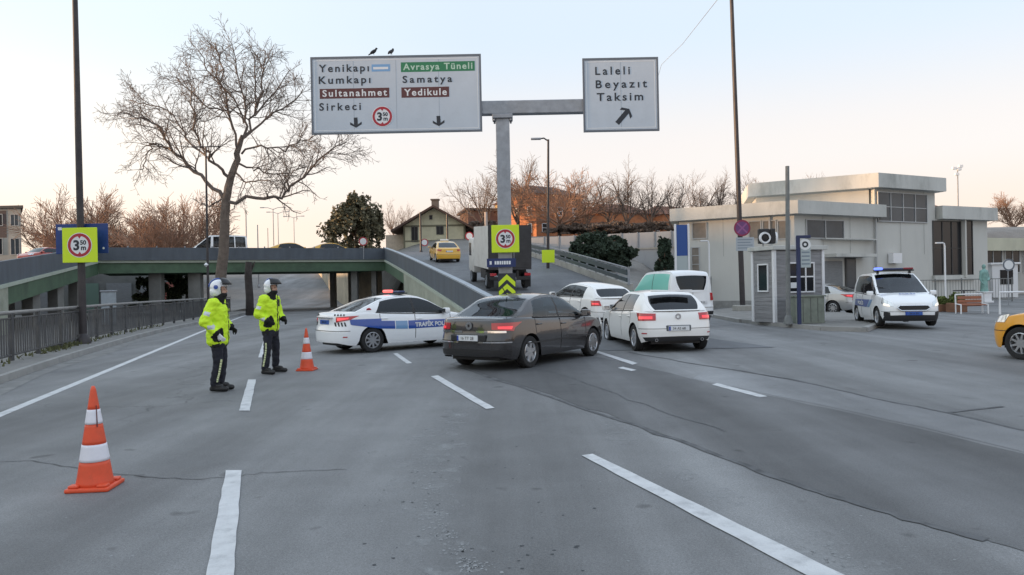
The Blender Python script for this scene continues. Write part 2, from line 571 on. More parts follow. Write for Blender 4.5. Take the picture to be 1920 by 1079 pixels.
def make_car(name, sp, paint, glass, loc, heading, label, cat, group=None, detail=2):
    sh = Shell(sp)
    root = empty(name, loc, heading, label, cat, group)
    W, L, H = sp['W'], sp['L'], sp['H']
    xr, xf = sh.xr, sh.xf
    cowl, rbase = sp['T'][-1][0], sp['T'][0][0]
    doors = sp.get('doors', [])
    # ---- stations along one side
    ps = [-1 + i / 9 for i in range(10)] + [1 + i / 9 for i in range(10)]
    nx = 40 if detail > 1 else 18
    ps += [i / nx for i in range(nx + 1)]
    Ra = sp['R'] + sp.get('gap', 0.055)
    for xc in (sh.ax_f, sh.ax_r):
        for k in range(17):
            ps.append(sh.px(xc + Ra * math.cos(math.pi * k / 16) * 0.9999))
    for x in [cowl, rbase] + [q for d in doors for q in d]:
        if xr + sh.rr < x < xf - sh.rf: ps.append(sh.px(x))
    ps = sorted(set(round(p, 5) for p in ps if -1 <= p <= 2))
    pp = [ps[0]]
    for p in ps[1:]:
        if p - pp[-1] > 0.004: pp.append(p)
    ps = pp
    vr = [0, .04, .12, .25, .38, .5, .62, .74, .84, .92, .97, 1.0]
    def col(p, side):
        zb, zt = sh.zb(p), sh.belt(sh.xbase(p))
        out = []
        for v in vr:
            z = lerp(zb, zt, v)
            q = sh.pt(p, z)
            rnd = 0.025 * max(0, (v - .9) / .1) ** 2
            out.append(Vector((q.x, max(0, q.y - rnd) * side if abs(p) < 2 else 0, z)))
        return out
    ring = [(p, -1) for p in ps] + [(p, 1) for p in reversed(ps[1:-1])]
    cols = [col(p, s_) for p, s_ in ring]
    ring.append(ring[0]); cols.append(cols[0])
    parts = {}
    def pmb(k):
        if k not in parts: parts[k] = MB()
        return parts[k]
    vidx = {}
    def vid(mb, key, co):
        d = vidx.setdefault(id(mb), {})
        if key not in d:
            d[key] = len(mb.v); mb.v.append(tuple(co))
        return d[key]
    nr = len(ring) - 1
    for i in range(nr):
        p0, p1 = ring[i][0], ring[(i + 1)][0]
        pm = (p0 + p1) / 2; xm = sh.xbase(pm)
        for j in range(len(vr) - 1):
            zc = (cols[i][j].z + cols[i + 1][j].z + cols[i][j + 1].z + cols[i + 1][j + 1].z) / 4
            key = 'body'
            if 0 <= pm <= 1:
                for di, (a, b) in enumerate(doors):
                    if a < xm < b and zc > sp.get('sill', .21) + .1: key = 'door%d%s' % (di, 'l' if ring[i][1] > 0 else 'r')
            if detail > 1:
                if pm < -.12 and zc < sp.get('bump_r', .58): key = 'rear_bumper'
                elif pm < sh.py(W * .40) and zc >= sp.get('bump_r', .58): key = 'boot_lid'
                if pm > 1.1 and zc < sp.get('bump_f', .55): key = 'front_bumper'
            mb = pmb(key)
            i2 = (i + 1) % nr
            mb.f.append((vid(mb, (i, j), cols[i][j]), vid(mb, (i2, j), cols[i2][j]), vid(mb, (i2, j + 1), cols[i2][j + 1]), vid(mb, (i, j + 1), cols[i][j + 1])))
            mb.mi.append(0)
    # ---- decks (bonnet, boot)
    for key, lo, hi in (('bonnet', cowl - 1e-3, 99), ('boot_deck', -99, rbase + 1e-3)):
        sel = [p for p in ps if lo <= sh.xbase(p) <= hi]
        if len(sel) < 2: continue
        rows = []
        for p in sel:
            e = col(p, 1)[-1]
            c = e.y / (W / 2)
            cr = sp.get('crown_f', 0.05) if key == 'bonnet' else 0.025
            xo = sp.get('hood_bow', 0.0)
            rows.append([Vector((e.x, e.y * w_, e.z + cr * min(1, c * 1.15) * (1 - w_ * w_ * abs(w_)))) for w_ in (-1, -.96, -.85, -.65, -.35, 0, .35, .65, .85, .96, 1)])
        k = 'bonnet' if key == 'bonnet' else ('boot_lid' if detail > 1 and rbase > xr + .5 else 'body')
        pmb(k).grid(rows)
    # ---- greenhouse
    T = sp['T']
    kxt = [(a, b) for a, b, c in T]; kzt = [(a, c) for a, b, c in T]
    nsub = 7 if detail > 1 else 3
    xs = []
    for (a, _, _), (b, _, _) in zip(T, T[1:]):
        xs += [lerp(a, b, k / nsub) for k in range(nsub)]
    xs.append(T[-1][0])
    wins = sp['windows']
    for a, b in wins: xs += [a, b]
    for g in sp.get('trim', []): xs += list(g)
    xs = sorted(set(round(x, 4) for x in xs))
    zroof = max(c for _, _, c in T)
    tum = sp.get('tumble', 0.20)
    def ybelt(x):
        z = sh.belt(x)
        h = sh.halfw(x, z) - 0.025
        if x < xr + sh.rr:
            e = min(1, (xr + sh.rr - x) / (sh.rr - sm(sp['roff'], z))); h *= (1 - e ** sh.n) ** (1 / sh.n)
        if x > xf - sh.rf:
            e = min(1, (x - xf + sh.rf) / sh.rf); h *= (1 - e ** sh.n) ** (1 / sh.n)
        return h
    def T_at(xb):
        zbl = sh.belt(xb)
        xt, zt = sm(kxt, xb), max(sm(kzt, xb), zbl + 1e-4)
        f = (zt - zbl) / (zroof - zbl)
        return xt, zt, zbl, ybelt(xb) - tum * max(0, f) ** 1.15
    vs_ = [0, .06, .3, .55, .78, .9, .96, 1.0]
    glass_side = {1: MB(), -1: MB()}
    trim = MB(); frame = pmb('body')
    for side in (1, -1):
        rows = []
        for xb in xs:
            xt, zt, zbl, yt = T_at(xb)
            yb = ybelt(xb)
            rows.append([Vector((lerp(xb, xt, v), side * (lerp(yb, yt, v) + 0.035 * math.sin(math.pi * v) * min(1, (zt - zbl) / .4)), lerp(zbl, zt, v))) for v in vs_])
        for i in range(len(xs) - 1):
            xm = (xs[i] + xs[i + 1]) / 2
            xt, zt, zbl, yt = T_at(xm)
            isw = any(a - 1e-4 <= xm <= b + 1e-4 for a, b in wins)
            istr = any(a - 1e-4 <= xm <= b + 1e-4 for a, b in sp.get('trim', []))
            for j in range(len(vs_) - 1):
                g = isw and 1 <= j <= 4 and (zt - zbl) > .10
                mb = glass_side[side] if g else (trim if (istr and j <= 4) else frame)
                mb.add([rows[i][j], rows[i + 1][j], rows[i + 1][j + 1], rows[i][j + 1]], [(0, 1, 2, 3)])
    ws = [-1, -.97, -.93, -.88, -.6, -.3, 0, .3, .6, .88, .93, .97, 1]
    rows = []; zs = []
    for xb in xs:
        xt, zt, zbl, yt = T_at(xb)
        f = 1 - max(0, (zt - zbl) / (zroof - zbl))
        bow = (sp.get('bow_f', .16) if xb > 0 else -sp.get('bow_r', .08)) * (0.25 + .75 * f)
        if xb > 0: bow *= sstep(T[-1][0] - 1.1, T[-1][0] - .5, xb)
        else: bow *= sstep(T[0][0] + 1.0, T[0][0] + .4, xb)
        cr = sp.get('crown', .045) * (1 - f)
        rows.append([Vector((xt + bow * (1 - w_ * w_), yt * w_, zt + cr * (1 - w_ * w_) + 0.003)) for w_ in ws]); zs.append(zt)
    ws_g, rw_g = MB(), MB()
    for i in range(len(xs) - 1):
        xm = (xs[i] + xs[i + 1]) / 2; zt = (zs[i] + zs[i + 1]) / 2
        for j in range(len(ws) - 1):
            wm = abs(ws[j] + ws[j + 1]) / 2
            k = frame
            if xm > 0 and sp['wind'][0] < zt < sp['wind'][1] and wm < .95: k = ws_g
            if xm < 0 and sp['rear_glass'][0] < zt < sp['rear_glass'][1] and wm < sp.get('rg_w', .9): k = rw_g
            k.add([rows[i][j], rows[i + 1][j], rows[i + 1][j + 1], rows[i][j + 1]], [(0, 1, 2, 3)])
    # ---- build the painted parts
    def bld(k, nm, m):
        mb = orient(parts[k])
        me = bpy.data.meshes.new(nm)
        me.from_pydata(mb.v, [], mb.f); me.update()
        bm = bmesh.new(); bm.from_mesh(me); bmesh.ops.remove_doubles(bm, verts=bm.verts[:], dist=0.0008); bm.to_mesh(me); bm.free()
        o = link_mesh(nm, me, m, root)
        me.polygons.foreach_set('use_smooth', [True] * len(me.polygons)); me.set_sharp_from_angle(angle=R(40))
        return o
    out = {'root': root, 'sh': sh}
    for k in sorted(parts):
        nm = 'door' if k.startswith('door') else k
        o = bld(k, nm, sp.get('panel_mats', {}).get(nm, paint))
        out[k] = o
        if nm == 'door' and detail > 1:
            di = int(k[4]); side = 1 if k.endswith('l') else -1
            a, b = doors[di]
            xh = a + .13
            zh = sh.belt(xh) - .13
            q = sh.pt(sh.px(xh), zh)
            hm = MB(); hm.bbox(q.x - .09, side * q.y - .028, zh - .014, q.x + .09, side * q.y + .028, zh + .014, .01)
            hm.build('handle', sp.get('handle_mat', paint), o)
    body = out['body']
    glist = [('windscreen', ws_g), ('rear_window', rw_g), ('side_window', glass_side[1]), ('side_window', glass_side[-1])]
    for nm, mb in glist:
        if mb.f: 
            o = orient(mb).build(nm, sp.get('side_glass', glass) if nm == 'side_window' else glass, root, smooth='all')
            bm = bmesh.new(); bm.from_mesh(o.data); bmesh.ops.remove_doubles(bm, verts=bm.verts[:], dist=0.0005); bm.to_mesh(o.data); bm.free()
    if trim.f: orient(trim).build('pillar_trim', m_black, root, smooth='all')
    # ---- seams, black window line
    if detail > 1:
        for a, b in doors:
            for x in (a, b):
                p = sh.px(x)
                if not 0 < p < 1: continue
                z0, z1 = max(sh.zb(p) + .06, sp.get('sill', .21) + .1), sh.belt(x) - .02
                for side in (1, -1):
                    patch(sh, [(p - .0022, z0), (p + .0022, z0), (p + .0022, z1), (p - .0022, z1)], .002, side, 1, 12).build('panel_gap', m_black, root)
        for p0, p1, zz in ((-1, -.05, sp.get('bump_r', .58)), (1.05, 2, sp.get('bump_f', .55))):
            for side in (1, -1):
                patch(sh, [(p0, zz - .006), (p1, zz - .006), (p1, zz + .006), (p0, zz + .006)], .002, side, 12, 1).build('panel_gap', m_black, root)
        ln = MB()
        for side in (1, -1):
            a, b = wins[0][0], wins[-1][1]
            pts = [Vector((lerp(a, b, k / 12), side * (ybelt(lerp(a, b, k / 12)) + .008), sh.belt(lerp(a, b, k / 12)) + .01)) for k in range(13)]
            ln.tube(pts, .012, 5)
        ln.build('window_trim', sp.get('line_mat', m_black), root)
    # ---- underside and wheel wells
    ub = MB()
    ub.box(xr + .25, -W / 2 + .3, .19, xf - .3, W / 2 - .3, .55)
    for side in (1, -1):
        for xc in (sh.ax_f, sh.ax_r):
            rows = []
            for k in range(13):
                a = math.pi * k / 12
                x, z = xc + (Ra) * math.cos(a), sp['R'] + (Ra) * math.sin(a)
                y = sh.halfw(x, z)
                rows.append([Vector((x, side * (y - .006), z)), Vector((x, side * (y - .3), z))])
            ub.grid(rows)
        rows = []
        for p in [k / 10 for k in range(11)]:
            q = sh.pt(p, sp.get('sill', .21))
            if all(abs(q.x - xc) > Ra * .98 for xc in (sh.ax_f, sh.ax_r)):
                rows.append([Vector((q.x, side * (q.y - .004), q.z)), Vector((q.x, side * (W / 2 - .3), q.z - .01))])
        if len(rows) > 1: ub.grid(rows)
    ub.build('underbody', m_black, root)
    # ---- cabin
    if detail > 1:
        zfl = .56
        cb = MB()
        x0, x1 = rbase + .25, cowl - .1
        cb.box(x0, -W / 2 + .16, zfl - .05, x1, W / 2 - .16, zfl)
        cb.bbox(cowl - .55, -W / 2 + .2, zfl, cowl - .08, W / 2 - .2, sh.belt(cowl) - .04, .05)
        if sp.get('shelf', True): cb.box(rbase + .06, -W / 2 + .2, sh.belt(rbase) - .1, rbase + .45, W / 2 - .2, sh.belt(rbase) - .05)
        cb.build('dashboard', m_interior, root)
        seatx = [(.12, .36), (.12, -.36)] if not sp.get('van') else [(.3, .38), (.3, -.38)]
        rs = seatx[0][0] - .85
        for (sx_, sy_) in seatx + ([(rs, .42), (rs, -.42)] if rs - .2 > rbase else []):
            st = MB()
            zt = sh.belt(0) + .22 + (.18 if sp.get('van') else 0)
            st.bbox(sx_ - .25, sy_ - .24, zfl, sx_ + .28, sy_ + .24, zfl + .14, .05)
            st.bbox(sx_ - .36, sy_ - .23, zfl + .1, sx_ - .22, sy_ + .23, zt - .04, .05)
            st.bbox(sx_ - .37, sy_ - .12, zt - .03, sx_ - .27, sy_ + .12, zt + .14, .04)
            st.build('seat', m_interior, root)
    # ---- mirrors
    mx = sp.get('mirror', cowl - .28)
    for side in (1, -1):
        z = sh.belt(mx) + .075; y = ybelt(mx)
        mm = MB()
        mm.bbox(mx - .05, y + .05, z - .07, mx + .1, y + .25, z + .08, .035, M=Matrix.Diagonal((1, side, 1, 1)))
        mm.box(mx - .01, y - .03, z - .07, mx + .06, y + .08, z - .03, M=Matrix.Diagonal((1, side, 1, 1)))
        o = mm.build('wing_mirror', sp.get('mirror_mat', paint), root, smooth=True, fixn=True)
        if detail > 1:
            mg = MB(); mg.box(mx - .053, y + .08, z - .05, mx - .051, y + .225, z + .06, M=Matrix.Diagonal((1, side, 1, 1)))
            mg.build('mirror_glass', m_chrome, o)
    # ---- wheels
    for xc, st in ((sh.ax_f, sp.get('steer', 0)), (sh.ax_r, 0)):
        for side in (1, -1):
            make_wheel(root, xc, side * (W / 2 - .115), sp['R'], sp.get('spokes', 5), st, sp.get('rim_mat'), sp_w=sp.get('sp_w', .055))
    return out

def plate(root, x, z, rear=True, txt='', w_=.5, h=.11, m=None, y=0.0):
    s_ = -1 if rear else 1
    mb = MB(); mb.bbox(x - .012, y - w_ / 2, z - h / 2, x + .012, y + w_ / 2, z + h / 2, .004)
    o = mb.build('number_plate', m or m_plate, root)
    b = MB(); xx = x + s_ * .0135
    b.box(xx - .001, y - w_ / 2 + .004 if not rear else y + w_ / 2 - .044, z - h / 2 + .006, xx + .001, y - w_ / 2 + .044 if not rear else y + w_ / 2 - .004, z + h / 2 - .006)
    b.build('country_band', mat('plate_blue', (.02, .06, .35), .4), o)
    if txt:
        M = Matrix.Translation((xx + s_ * .002, y, z - .03)) @ Matrix.Rotation(R(-90 if rear else 90), 4, 'Z') @ Matrix.Rotation(R(90), 4, 'X')
        lettering(txt, .085, m_black, o, M, .001, align='CENTER')
    return o

def lamp(sh, root, corners, m, name='tail_lamp', off=.01, sides=(1, -1), inner=None, inner_m=None):
    for sd in sides:
        o = patch(sh, corners, off, sd, 10, 5).build(name, m, root, smooth=True)
        if inner:
            patch(sh, inner, off + .004, sd, 8, 3).build('lens', inner_m, o, smooth=True)

def grille(root, x, y0, y1, z0, z1, n=4, m=None, depth=.02):
    mb = MB(); mb.bbox(x - depth, y0, z0, x, y1, z1, .008)
    o = mb.build('grille', m_black, root)
    bb = MB()
    for k in range(n):
        z = lerp(z0, z1, (k + .5) / n)
        bb.box(x - .002, y0 + .02, z - .005, x + .008, y1 - .02, z + .005)
    bb.build('slat', m or m_black, o)
    return o

# ---- paints
def paint(name, col, metal=0.0, rough=.32):
    return mat(name, col, rough, metal, coat=.8, dirt=tuple(c * .78 + .02 for c in col), dirt_amt=.2, dscale=1.4)
p_white = paint('white_paint', (.86, .88, .90))
p_white2 = paint('white_pearl_paint', (.88, .87, .85))
p_dark = paint('dark_brown_metallic', (.058, .055, .058), .5, .2)
p_silver = paint('silver_paint', (.42, .43, .44), .7)
p_taxi = paint('taxi_yellow', (.80, .36, .02))
p_taxi2 = paint('taxi_pale_yellow', (.80, .45, .05))
p_red = paint('red_paint', (.45, .05, .03))
g_dark = glass_mat('dark_glass', (.05, .06, .07))
g_car = glass_mat('clear_car_glass', (.62, .74, .78))
g_mid = glass_mat('car_glass', (.35, .40, .40))
g_tint = glass_mat('tinted_glass', (.16, .18, .20))
g_cyan = mat('turquoise_window_film', (.26, .68, .58), .15, coat=.8)
m_blue = mat('police_blue', (.012, .07, .34), .3, coat=.8)
m_bluelite = mat('police_pale_blue', (.16, .32, .55), .3, coat=.8)

ROFF_SEDAN = [(.2, .06), (.32, .01), (.5, 0), (.6, .0), (.66, .05), (.8, .06), (1.0, .09), (1.1, .12)]
ROFF_HATCH = [(.2, .07), (.32, .02), (.5, 0), (.6, .01), (.64, .03), (.8, .05), (.95, .10), (1.2, .2)]
ROFF_VAN = [(.2, .05), (.32, .01), (.5, 0), (.56, .0), (.60, .05), (.8, .06), (1.05, .08), (1.4, .1)]
FOFF = [(.15, .08), (.3, .01), (.5, 0), (.6, .01), (.72, .05), (.85, .16), (1.1, .3)]

COROLLA = dict(L=4.62, W=1.775, H=1.465, wb=2.70, fo=.95, R=.318, roff=ROFF_SEDAN, foff=FOFF,
    belt=[(-2.31, .97), (-2.1, 1.02), (-1.6, 1.035), (-.9, .985), (0, .945), (.7, .92), (1.05, .93), (1.6, .86), (2.05, .74), (2.31, .62)],
    T=[(-1.78, -1.78, 1.03), (-1.5, -1.38, 1.19), (-1.15, -.95, 1.345), (-.7, -.55, 1.41), (-.2, -.2, 1.428), (.15, .05, 1.41), (.55, .33, 1.325), (.9, .75, 1.10), (1.08, 1.08, .935)],
    windows=[(-1.22, -.13), (-.05, .98)], trim=[(-.13, -.05)], doors=[(-1.12, -.09), (-.09, 1.02)],
    rear_glass=(1.055, 1.36), wind=(.96, 1.37), spokes=9, sp_w=.05, handle_mat=p_white)
P301 = dict(L=4.44, W=1.75, H=1.466, wb=2.65, fo=.86, R=.318, roff=ROFF_SEDAN, foff=FOFF,
    belt=[(-2.22, .96), (-2.05, 1.00), (-1.6, 1.015), (-.9, .985), (0, .955), (.7, .93), (1.05, .935), (1.6, .86), (2.0, .74), (2.22, .62)],
    T=[(-1.70, -1.70, 1.01), (-1.45, -1.32, 1.18), (-1.15, -.98, 1.345), (-.7, -.58, 1.415), (-.2, -.2, 1.432), (.15, .05, 1.415), (.55, .33, 1.33), (.9, .75, 1.10), (1.08, 1.08, .94)],
    windows=[(-1.12, -.15), (-.07, .98)], trim=[(-.15, -.07)], doors=[(-1.08, -.11), (-.11, .98)],
    rear_glass=(1.045, 1.36), wind=(.97, 1.38), spokes=6, sp_w=.075)
GOLF = dict(L=4.255, W=1.80, H=1.452, wb=2.63, fo=.87, R=.318, roff=ROFF_HATCH, foff=FOFF, rr=.40,
    belt=[(-2.13, .93), (-1.9, .965), (-1.2, .965), (0, .93), (.7, .91), (1.0, .92), (1.5, .86), (1.9, .74), (2.13, .62)],
    T=[(-1.98, -1.98, .97), (-1.90, -1.78, 1.12), (-1.74, -1.52, 1.295), (-1.38, -1.26, 1.375), (-.7, -.6, 1.41), (-.1, -.15, 1.415), (.3, .1, 1.385), (.6, .38, 1.29), (.9, .78, 1.07), (1.05, 1.05, .925)],
    windows=[(-1.20, -.38), (-.30, .95)], trim=[(-.38, -.30)], doors=[(-1.12, -.34), (-.34, .86)],
    rear_glass=(1.0, 1.31), wind=(.95, 1.36), tumble=.27, rg_w=.86, spokes=5, sp_w=.075, bump_r=.56, bow_r=.07)
ACLASS = dict(GOLF, L=4.29, W=1.78, H=1.43, wb=2.70, fo=.90,
    belt=[(-2.145, .94), (-1.9, 1.0), (-1.2, .98), (0, .93), (.7, .90), (1.0, .91), (1.5, .85), (1.9, .74), (2.145, .62)],
    T=[(-1.98, -1.98, 1.0), (-1.86, -1.78, 1.13), (-1.7, -1.55, 1.27), (-1.35, -1.3, 1.335), (-.7, -.6, 1.385), (-.1, -.15, 1.395), (.3, .1, 1.37), (.6, .38, 1.28), (.9, .78, 1.06), (1.05, 1.05, .915)],
    windows=[(-1.18, -.36), (-.28, .95)], trim=[(-.36, -.28)], rear_glass=(1.04, 1.26), wind=(.94, 1.34), spokes=5)
KANGOO = dict(L=4.21, W=1.83, H=1.83, wb=2.70, fo=.87, R=.315, roff=ROFF_VAN, foff=FOFF, rr=.22, rf=.5, n=3.4, van=True,
    belt=[(-2.1, 1.06), (-1.2, 1.05), (0, 1.02), (.9, 1.0), (1.2, 1.02), (1.6, .95), (1.9, .80), (2.1, .64)],
    inset=[(0.15, .06), (0.3, .02), (0.5, 0.0), (0.8, 0.0), (1.1, .03)],
    T=[(-2.02, -2.02, 1.06), (-2.0, -1.985, 1.3), (-1.95, -1.93, 1.62), (-1.84, -1.8, 1.74), (-1.4, -1.38, 1.785), (-.5, -.5, 1.80), (.3, .1, 1.77), (.7, .4, 1.62), (1.0, .8, 1.3), (1.22, 1.2, 1.04)],
    windows=[(-1.78, -.56), (-.52, 1.08)], trim=[(-.56, -.52)], doors=[(-1.5, -.55), (-.55, .72)], tumble=.15, bow_r=.03,
    rear_glass=(1.14, 1.6), wind=(1.08, 1.72), rg_w=.86, bump_r=.55, spokes=7, shelf=False, side_glass=g_cyan, mirror_mat=m_black, handle_mat=m_black)
COURIER = dict(L=4.157, W=1.764, H=1.77, wb=2.489, fo=.85, R=.31, roff=ROFF_VAN, foff=[(.15, .10), (.25, .03), (.4, 0), (.6, .0), (.72, .03), (.85, .10), (1.0, .2), (1.2, .3)], rr=.22, rf=.5, n=2.9, van=True,
    belt=[(-2.08, 1.06), (-1.2, 1.05), (0, 1.01), (.8, .99), (1.1, 1.03), (1.5, .98), (1.85, .86), (2.08, .74)],
    T=[(-2.0, -2.0, 1.06), (-1.97, -1.95, 1.3), (-1.9, -1.87, 1.58), (-1.78, -1.72, 1.68), (-1.4, -1.36, 1.725), (-.5, -.5, 1.735), (.2, .0, 1.705), (.6, .3, 1.57), (.92, .74, 1.28), (1.14, 1.12, 1.045)],
    windows=[(-1.7, -.55), (-.45, 1.0)], trim=[(-.55, -.45)], doors=[(-1.35, -.5), (-.5, .66)], tumble=.17, bow_r=.03, bow_f=.2,
    rear_glass=(1.14, 1.55), wind=(1.08, 1.66), rg_w=.86, bump_f=.50, spokes=6, shelf=False, crown_f=.07)
MINIBUS = dict(L=6.0, W=1.99, H=2.6, wb=3.6, fo=1.0, R=.34, roff=ROFF_VAN, foff=FOFF, rr=.2, rf=.5, n=3.4, van=True,
    belt=[(-3.0, 1.35), (0, 1.33), (1.6, 1.25), (2.1, 1.22), (2.6, 1.02), (3.0, .75)],
    inset=[(0.15, .05), (0.3, .02), (0.5, 0.0), (1.0, 0.0), (1.4, .03)],
    T=[(-2.95, -2.95, 1.36), (-2.93, -2.9, 1.9), (-2.85, -2.8, 2.4), (-2.6, -2.55, 2.5), (-1, -1, 2.53), (.6, .5, 2.5), (1.2, .85, 2.3), (1.8, 1.5, 1.75), (2.25, 2.2, 1.24)],
    windows=[(-2.7, -1.75), (-1.65, -.75), (-.65, .3), (.55, 1.95)], doors=[(.5, 1.5)], tumble=.16, bow_r=.03,
    rear_glass=(1.5, 2.1), wind=(1.3, 2.3), spokes=6, shelf=False)
# =================================================================== people
def cap_verts(p0, p1, r0, r1, n=14, sx=1.0, sy=1.0):
    """tapered capsule between two joints"""
    p0, p1 = Vector(p0), Vector(p1)
    bm = bmesh.new()
    bmesh.ops.create_uvsphere(bm, u_segments=n, v_segments=10, radius=1)
    d = p1 - p0; L = d.length
    q = d.to_track_quat('Z', 'Y').to_matrix() if L > 1e-6 else Matrix.Identity(3)
    vs = []
    for v in bm.verts:
        c = v.co.copy()
        if c.z >= 0: o = Vector((c.x * r1, c.y * r1, c.z * r1 + L))
        else: o = Vector((c.x * r0, c.y * r0, c.z * r0))
        vs.append(q @ o + p0)
    bm.verts.index_update()
    fs = [[v.index for v in f.verts] for f in bm.faces]
    bm.free()
    return vs, fs
def ell_verts(c, r, rot=(0, 0, 0)):
    bm = bmesh.new()
    bmesh.ops.create_uvsphere(bm, u_segments=18, v_segments=12, radius=1)
    M = Matrix.Rotation(rot[2], 3, 'Z') @ Matrix.Rotation(rot[1], 3, 'Y') @ Matrix.Rotation(rot[0], 3, 'X')
    vs = [M @ Vector((v.co.x * r[0], v.co.y * r[1], v.co.z * r[2])) + Vector(c) for v in bm.verts]
    bm.verts.index_update()
    fs = [[v.index for v in f.verts] for f in bm.faces]
    bm.free()
    return vs, fs
def fuse(name, prims, mats, parent, voxel=0.010, smooth=3, sel=None, wrinkle=0.0, seed=0):
    """grow one continuous skin over the joints"""
    mb = MB()
    for p in prims:
        if p[0] == 'c': mb.add(*cap_verts(*p[1:]))
        elif p[0] == 'e': mb.add(*ell_verts(*p[1:]))
        elif p[0] == 'm': mb.add(p[1], p[2])
    tmp = mb.build('tmp', [], None, fixn=False)
    m = tmp.modifiers.new('r', 'REMESH'); m.mode = 'VOXEL'; m.voxel_size = voxel
    if smooth:
        k = tmp.modifiers.new('s', 'SMOOTH'); k.iterations = smooth; k.factor = .5
    dg = bpy.context.evaluated_depsgraph_get()
    me = bpy.data.meshes.new_from_object(tmp.evaluated_get(dg))
    bpy.data.objects.remove(tmp)
    me.name = name
    me.materials.clear()
    if wrinkle:
        for v, n in zip(me.vertices, [v.normal.copy() for v in me.vertices]):
            c = v.co
            k = mnoise.noise(Vector((c.x * 9 + seed, c.y * 9, c.z * 16))) + .5 * mnoise.noise(Vector((c.x * 22, c.y * 22 + seed, c.z * 30)))
            v.co = c + n * k * wrinkle
        me.update()
    o = link_mesh(name, me, mats, parent, True)
    if sel:
        for f in me.polygons: f.material_index = sel(f.center, f.normal)
    return o

m_skin = mat('skin', (.50, .30, .22), .5, var=.08, vscale=12)
m_hivis = mat('hi_vis_yellow', (.62, .90, .025), .7, var=.10, vscale=9, bump=.25, bscale=24)
m_refl = mat('reflective_tape', (.55, .58, .60), .35, .2)
m_navy = mat('navy_cloth', (.014, .015, .024), .85, var=.3, vscale=14, bump=.3, bscale=30)
m_blackcloth = mat('black_cloth', (.010, .010, .011), .9, var=.2, vscale=14)
m_boot = mat('boot_leather', (.012, .012, .013), .5)
m_helmet = mat('helmet_white', (.78, .80, .83), .22, coat=.8)
m_visor = mat('dark_visor', (.012, .013, .015), .35)
m_glove = mat('white_glove', (.72, .74, .76), .7)

def hand(side, wrist, fdir, palm_n, curl=0.5, s=1.0):
    """prims of a hand: palm, five fingers of unequal length, a thumb off the side of the palm"""
    w_ = Vector(wrist); f = Vector(fdir).normalized(); n = Vector(palm_n); n = (n - f * n.dot(f)).normalized()
    a = f.cross(n) * side            # across the palm towards the thumb
    out = []
    pc = w_ + f * .085 * s
    for k in (-1, 0, 1):
        out.append(('c', w_ + a * .018 * k * s, pc + a * .026 * k * s, .017 * s, .014 * s))
    lens = (.072, .082, .077, .060)
    for k in range(4):
        base = pc + a * (.030 - .020 * k) * s
        L = lens[k] * s
        d1 = (f * math.cos(curl * .5) + n * math.sin(curl * .5)); d2 = (f * math.cos(curl * 1.3) + n * math.sin(curl * 1.3)); d3 = (f * math.cos(curl * 2.0) + n * math.sin(curl * 2.0))
        j1 = base + d1 * L * .45; j2 = j1 + d2 * L * .32; j3 = j2 + d3 * L * .25
        out += [('c', base, j1, .0098 * s, .0088 * s), ('c', j1, j2, .0088 * s, .008 * s), ('c', j2, j3, .008 * s, .007 * s)]
    tb = w_ + f * .03 * s + a * .024 * s
    t1 = tb + (f * .6 + a * .75 + n * .2).normalized() * .038 * s
    t2 = t1 + (f * .85 + a * .3 + n * .35).normalized() * .032 * s
    out += [('c', tb, t1, .013 * s, .011 * s), ('c', t1, t2, .011 * s, .0085 * s)]
    return out

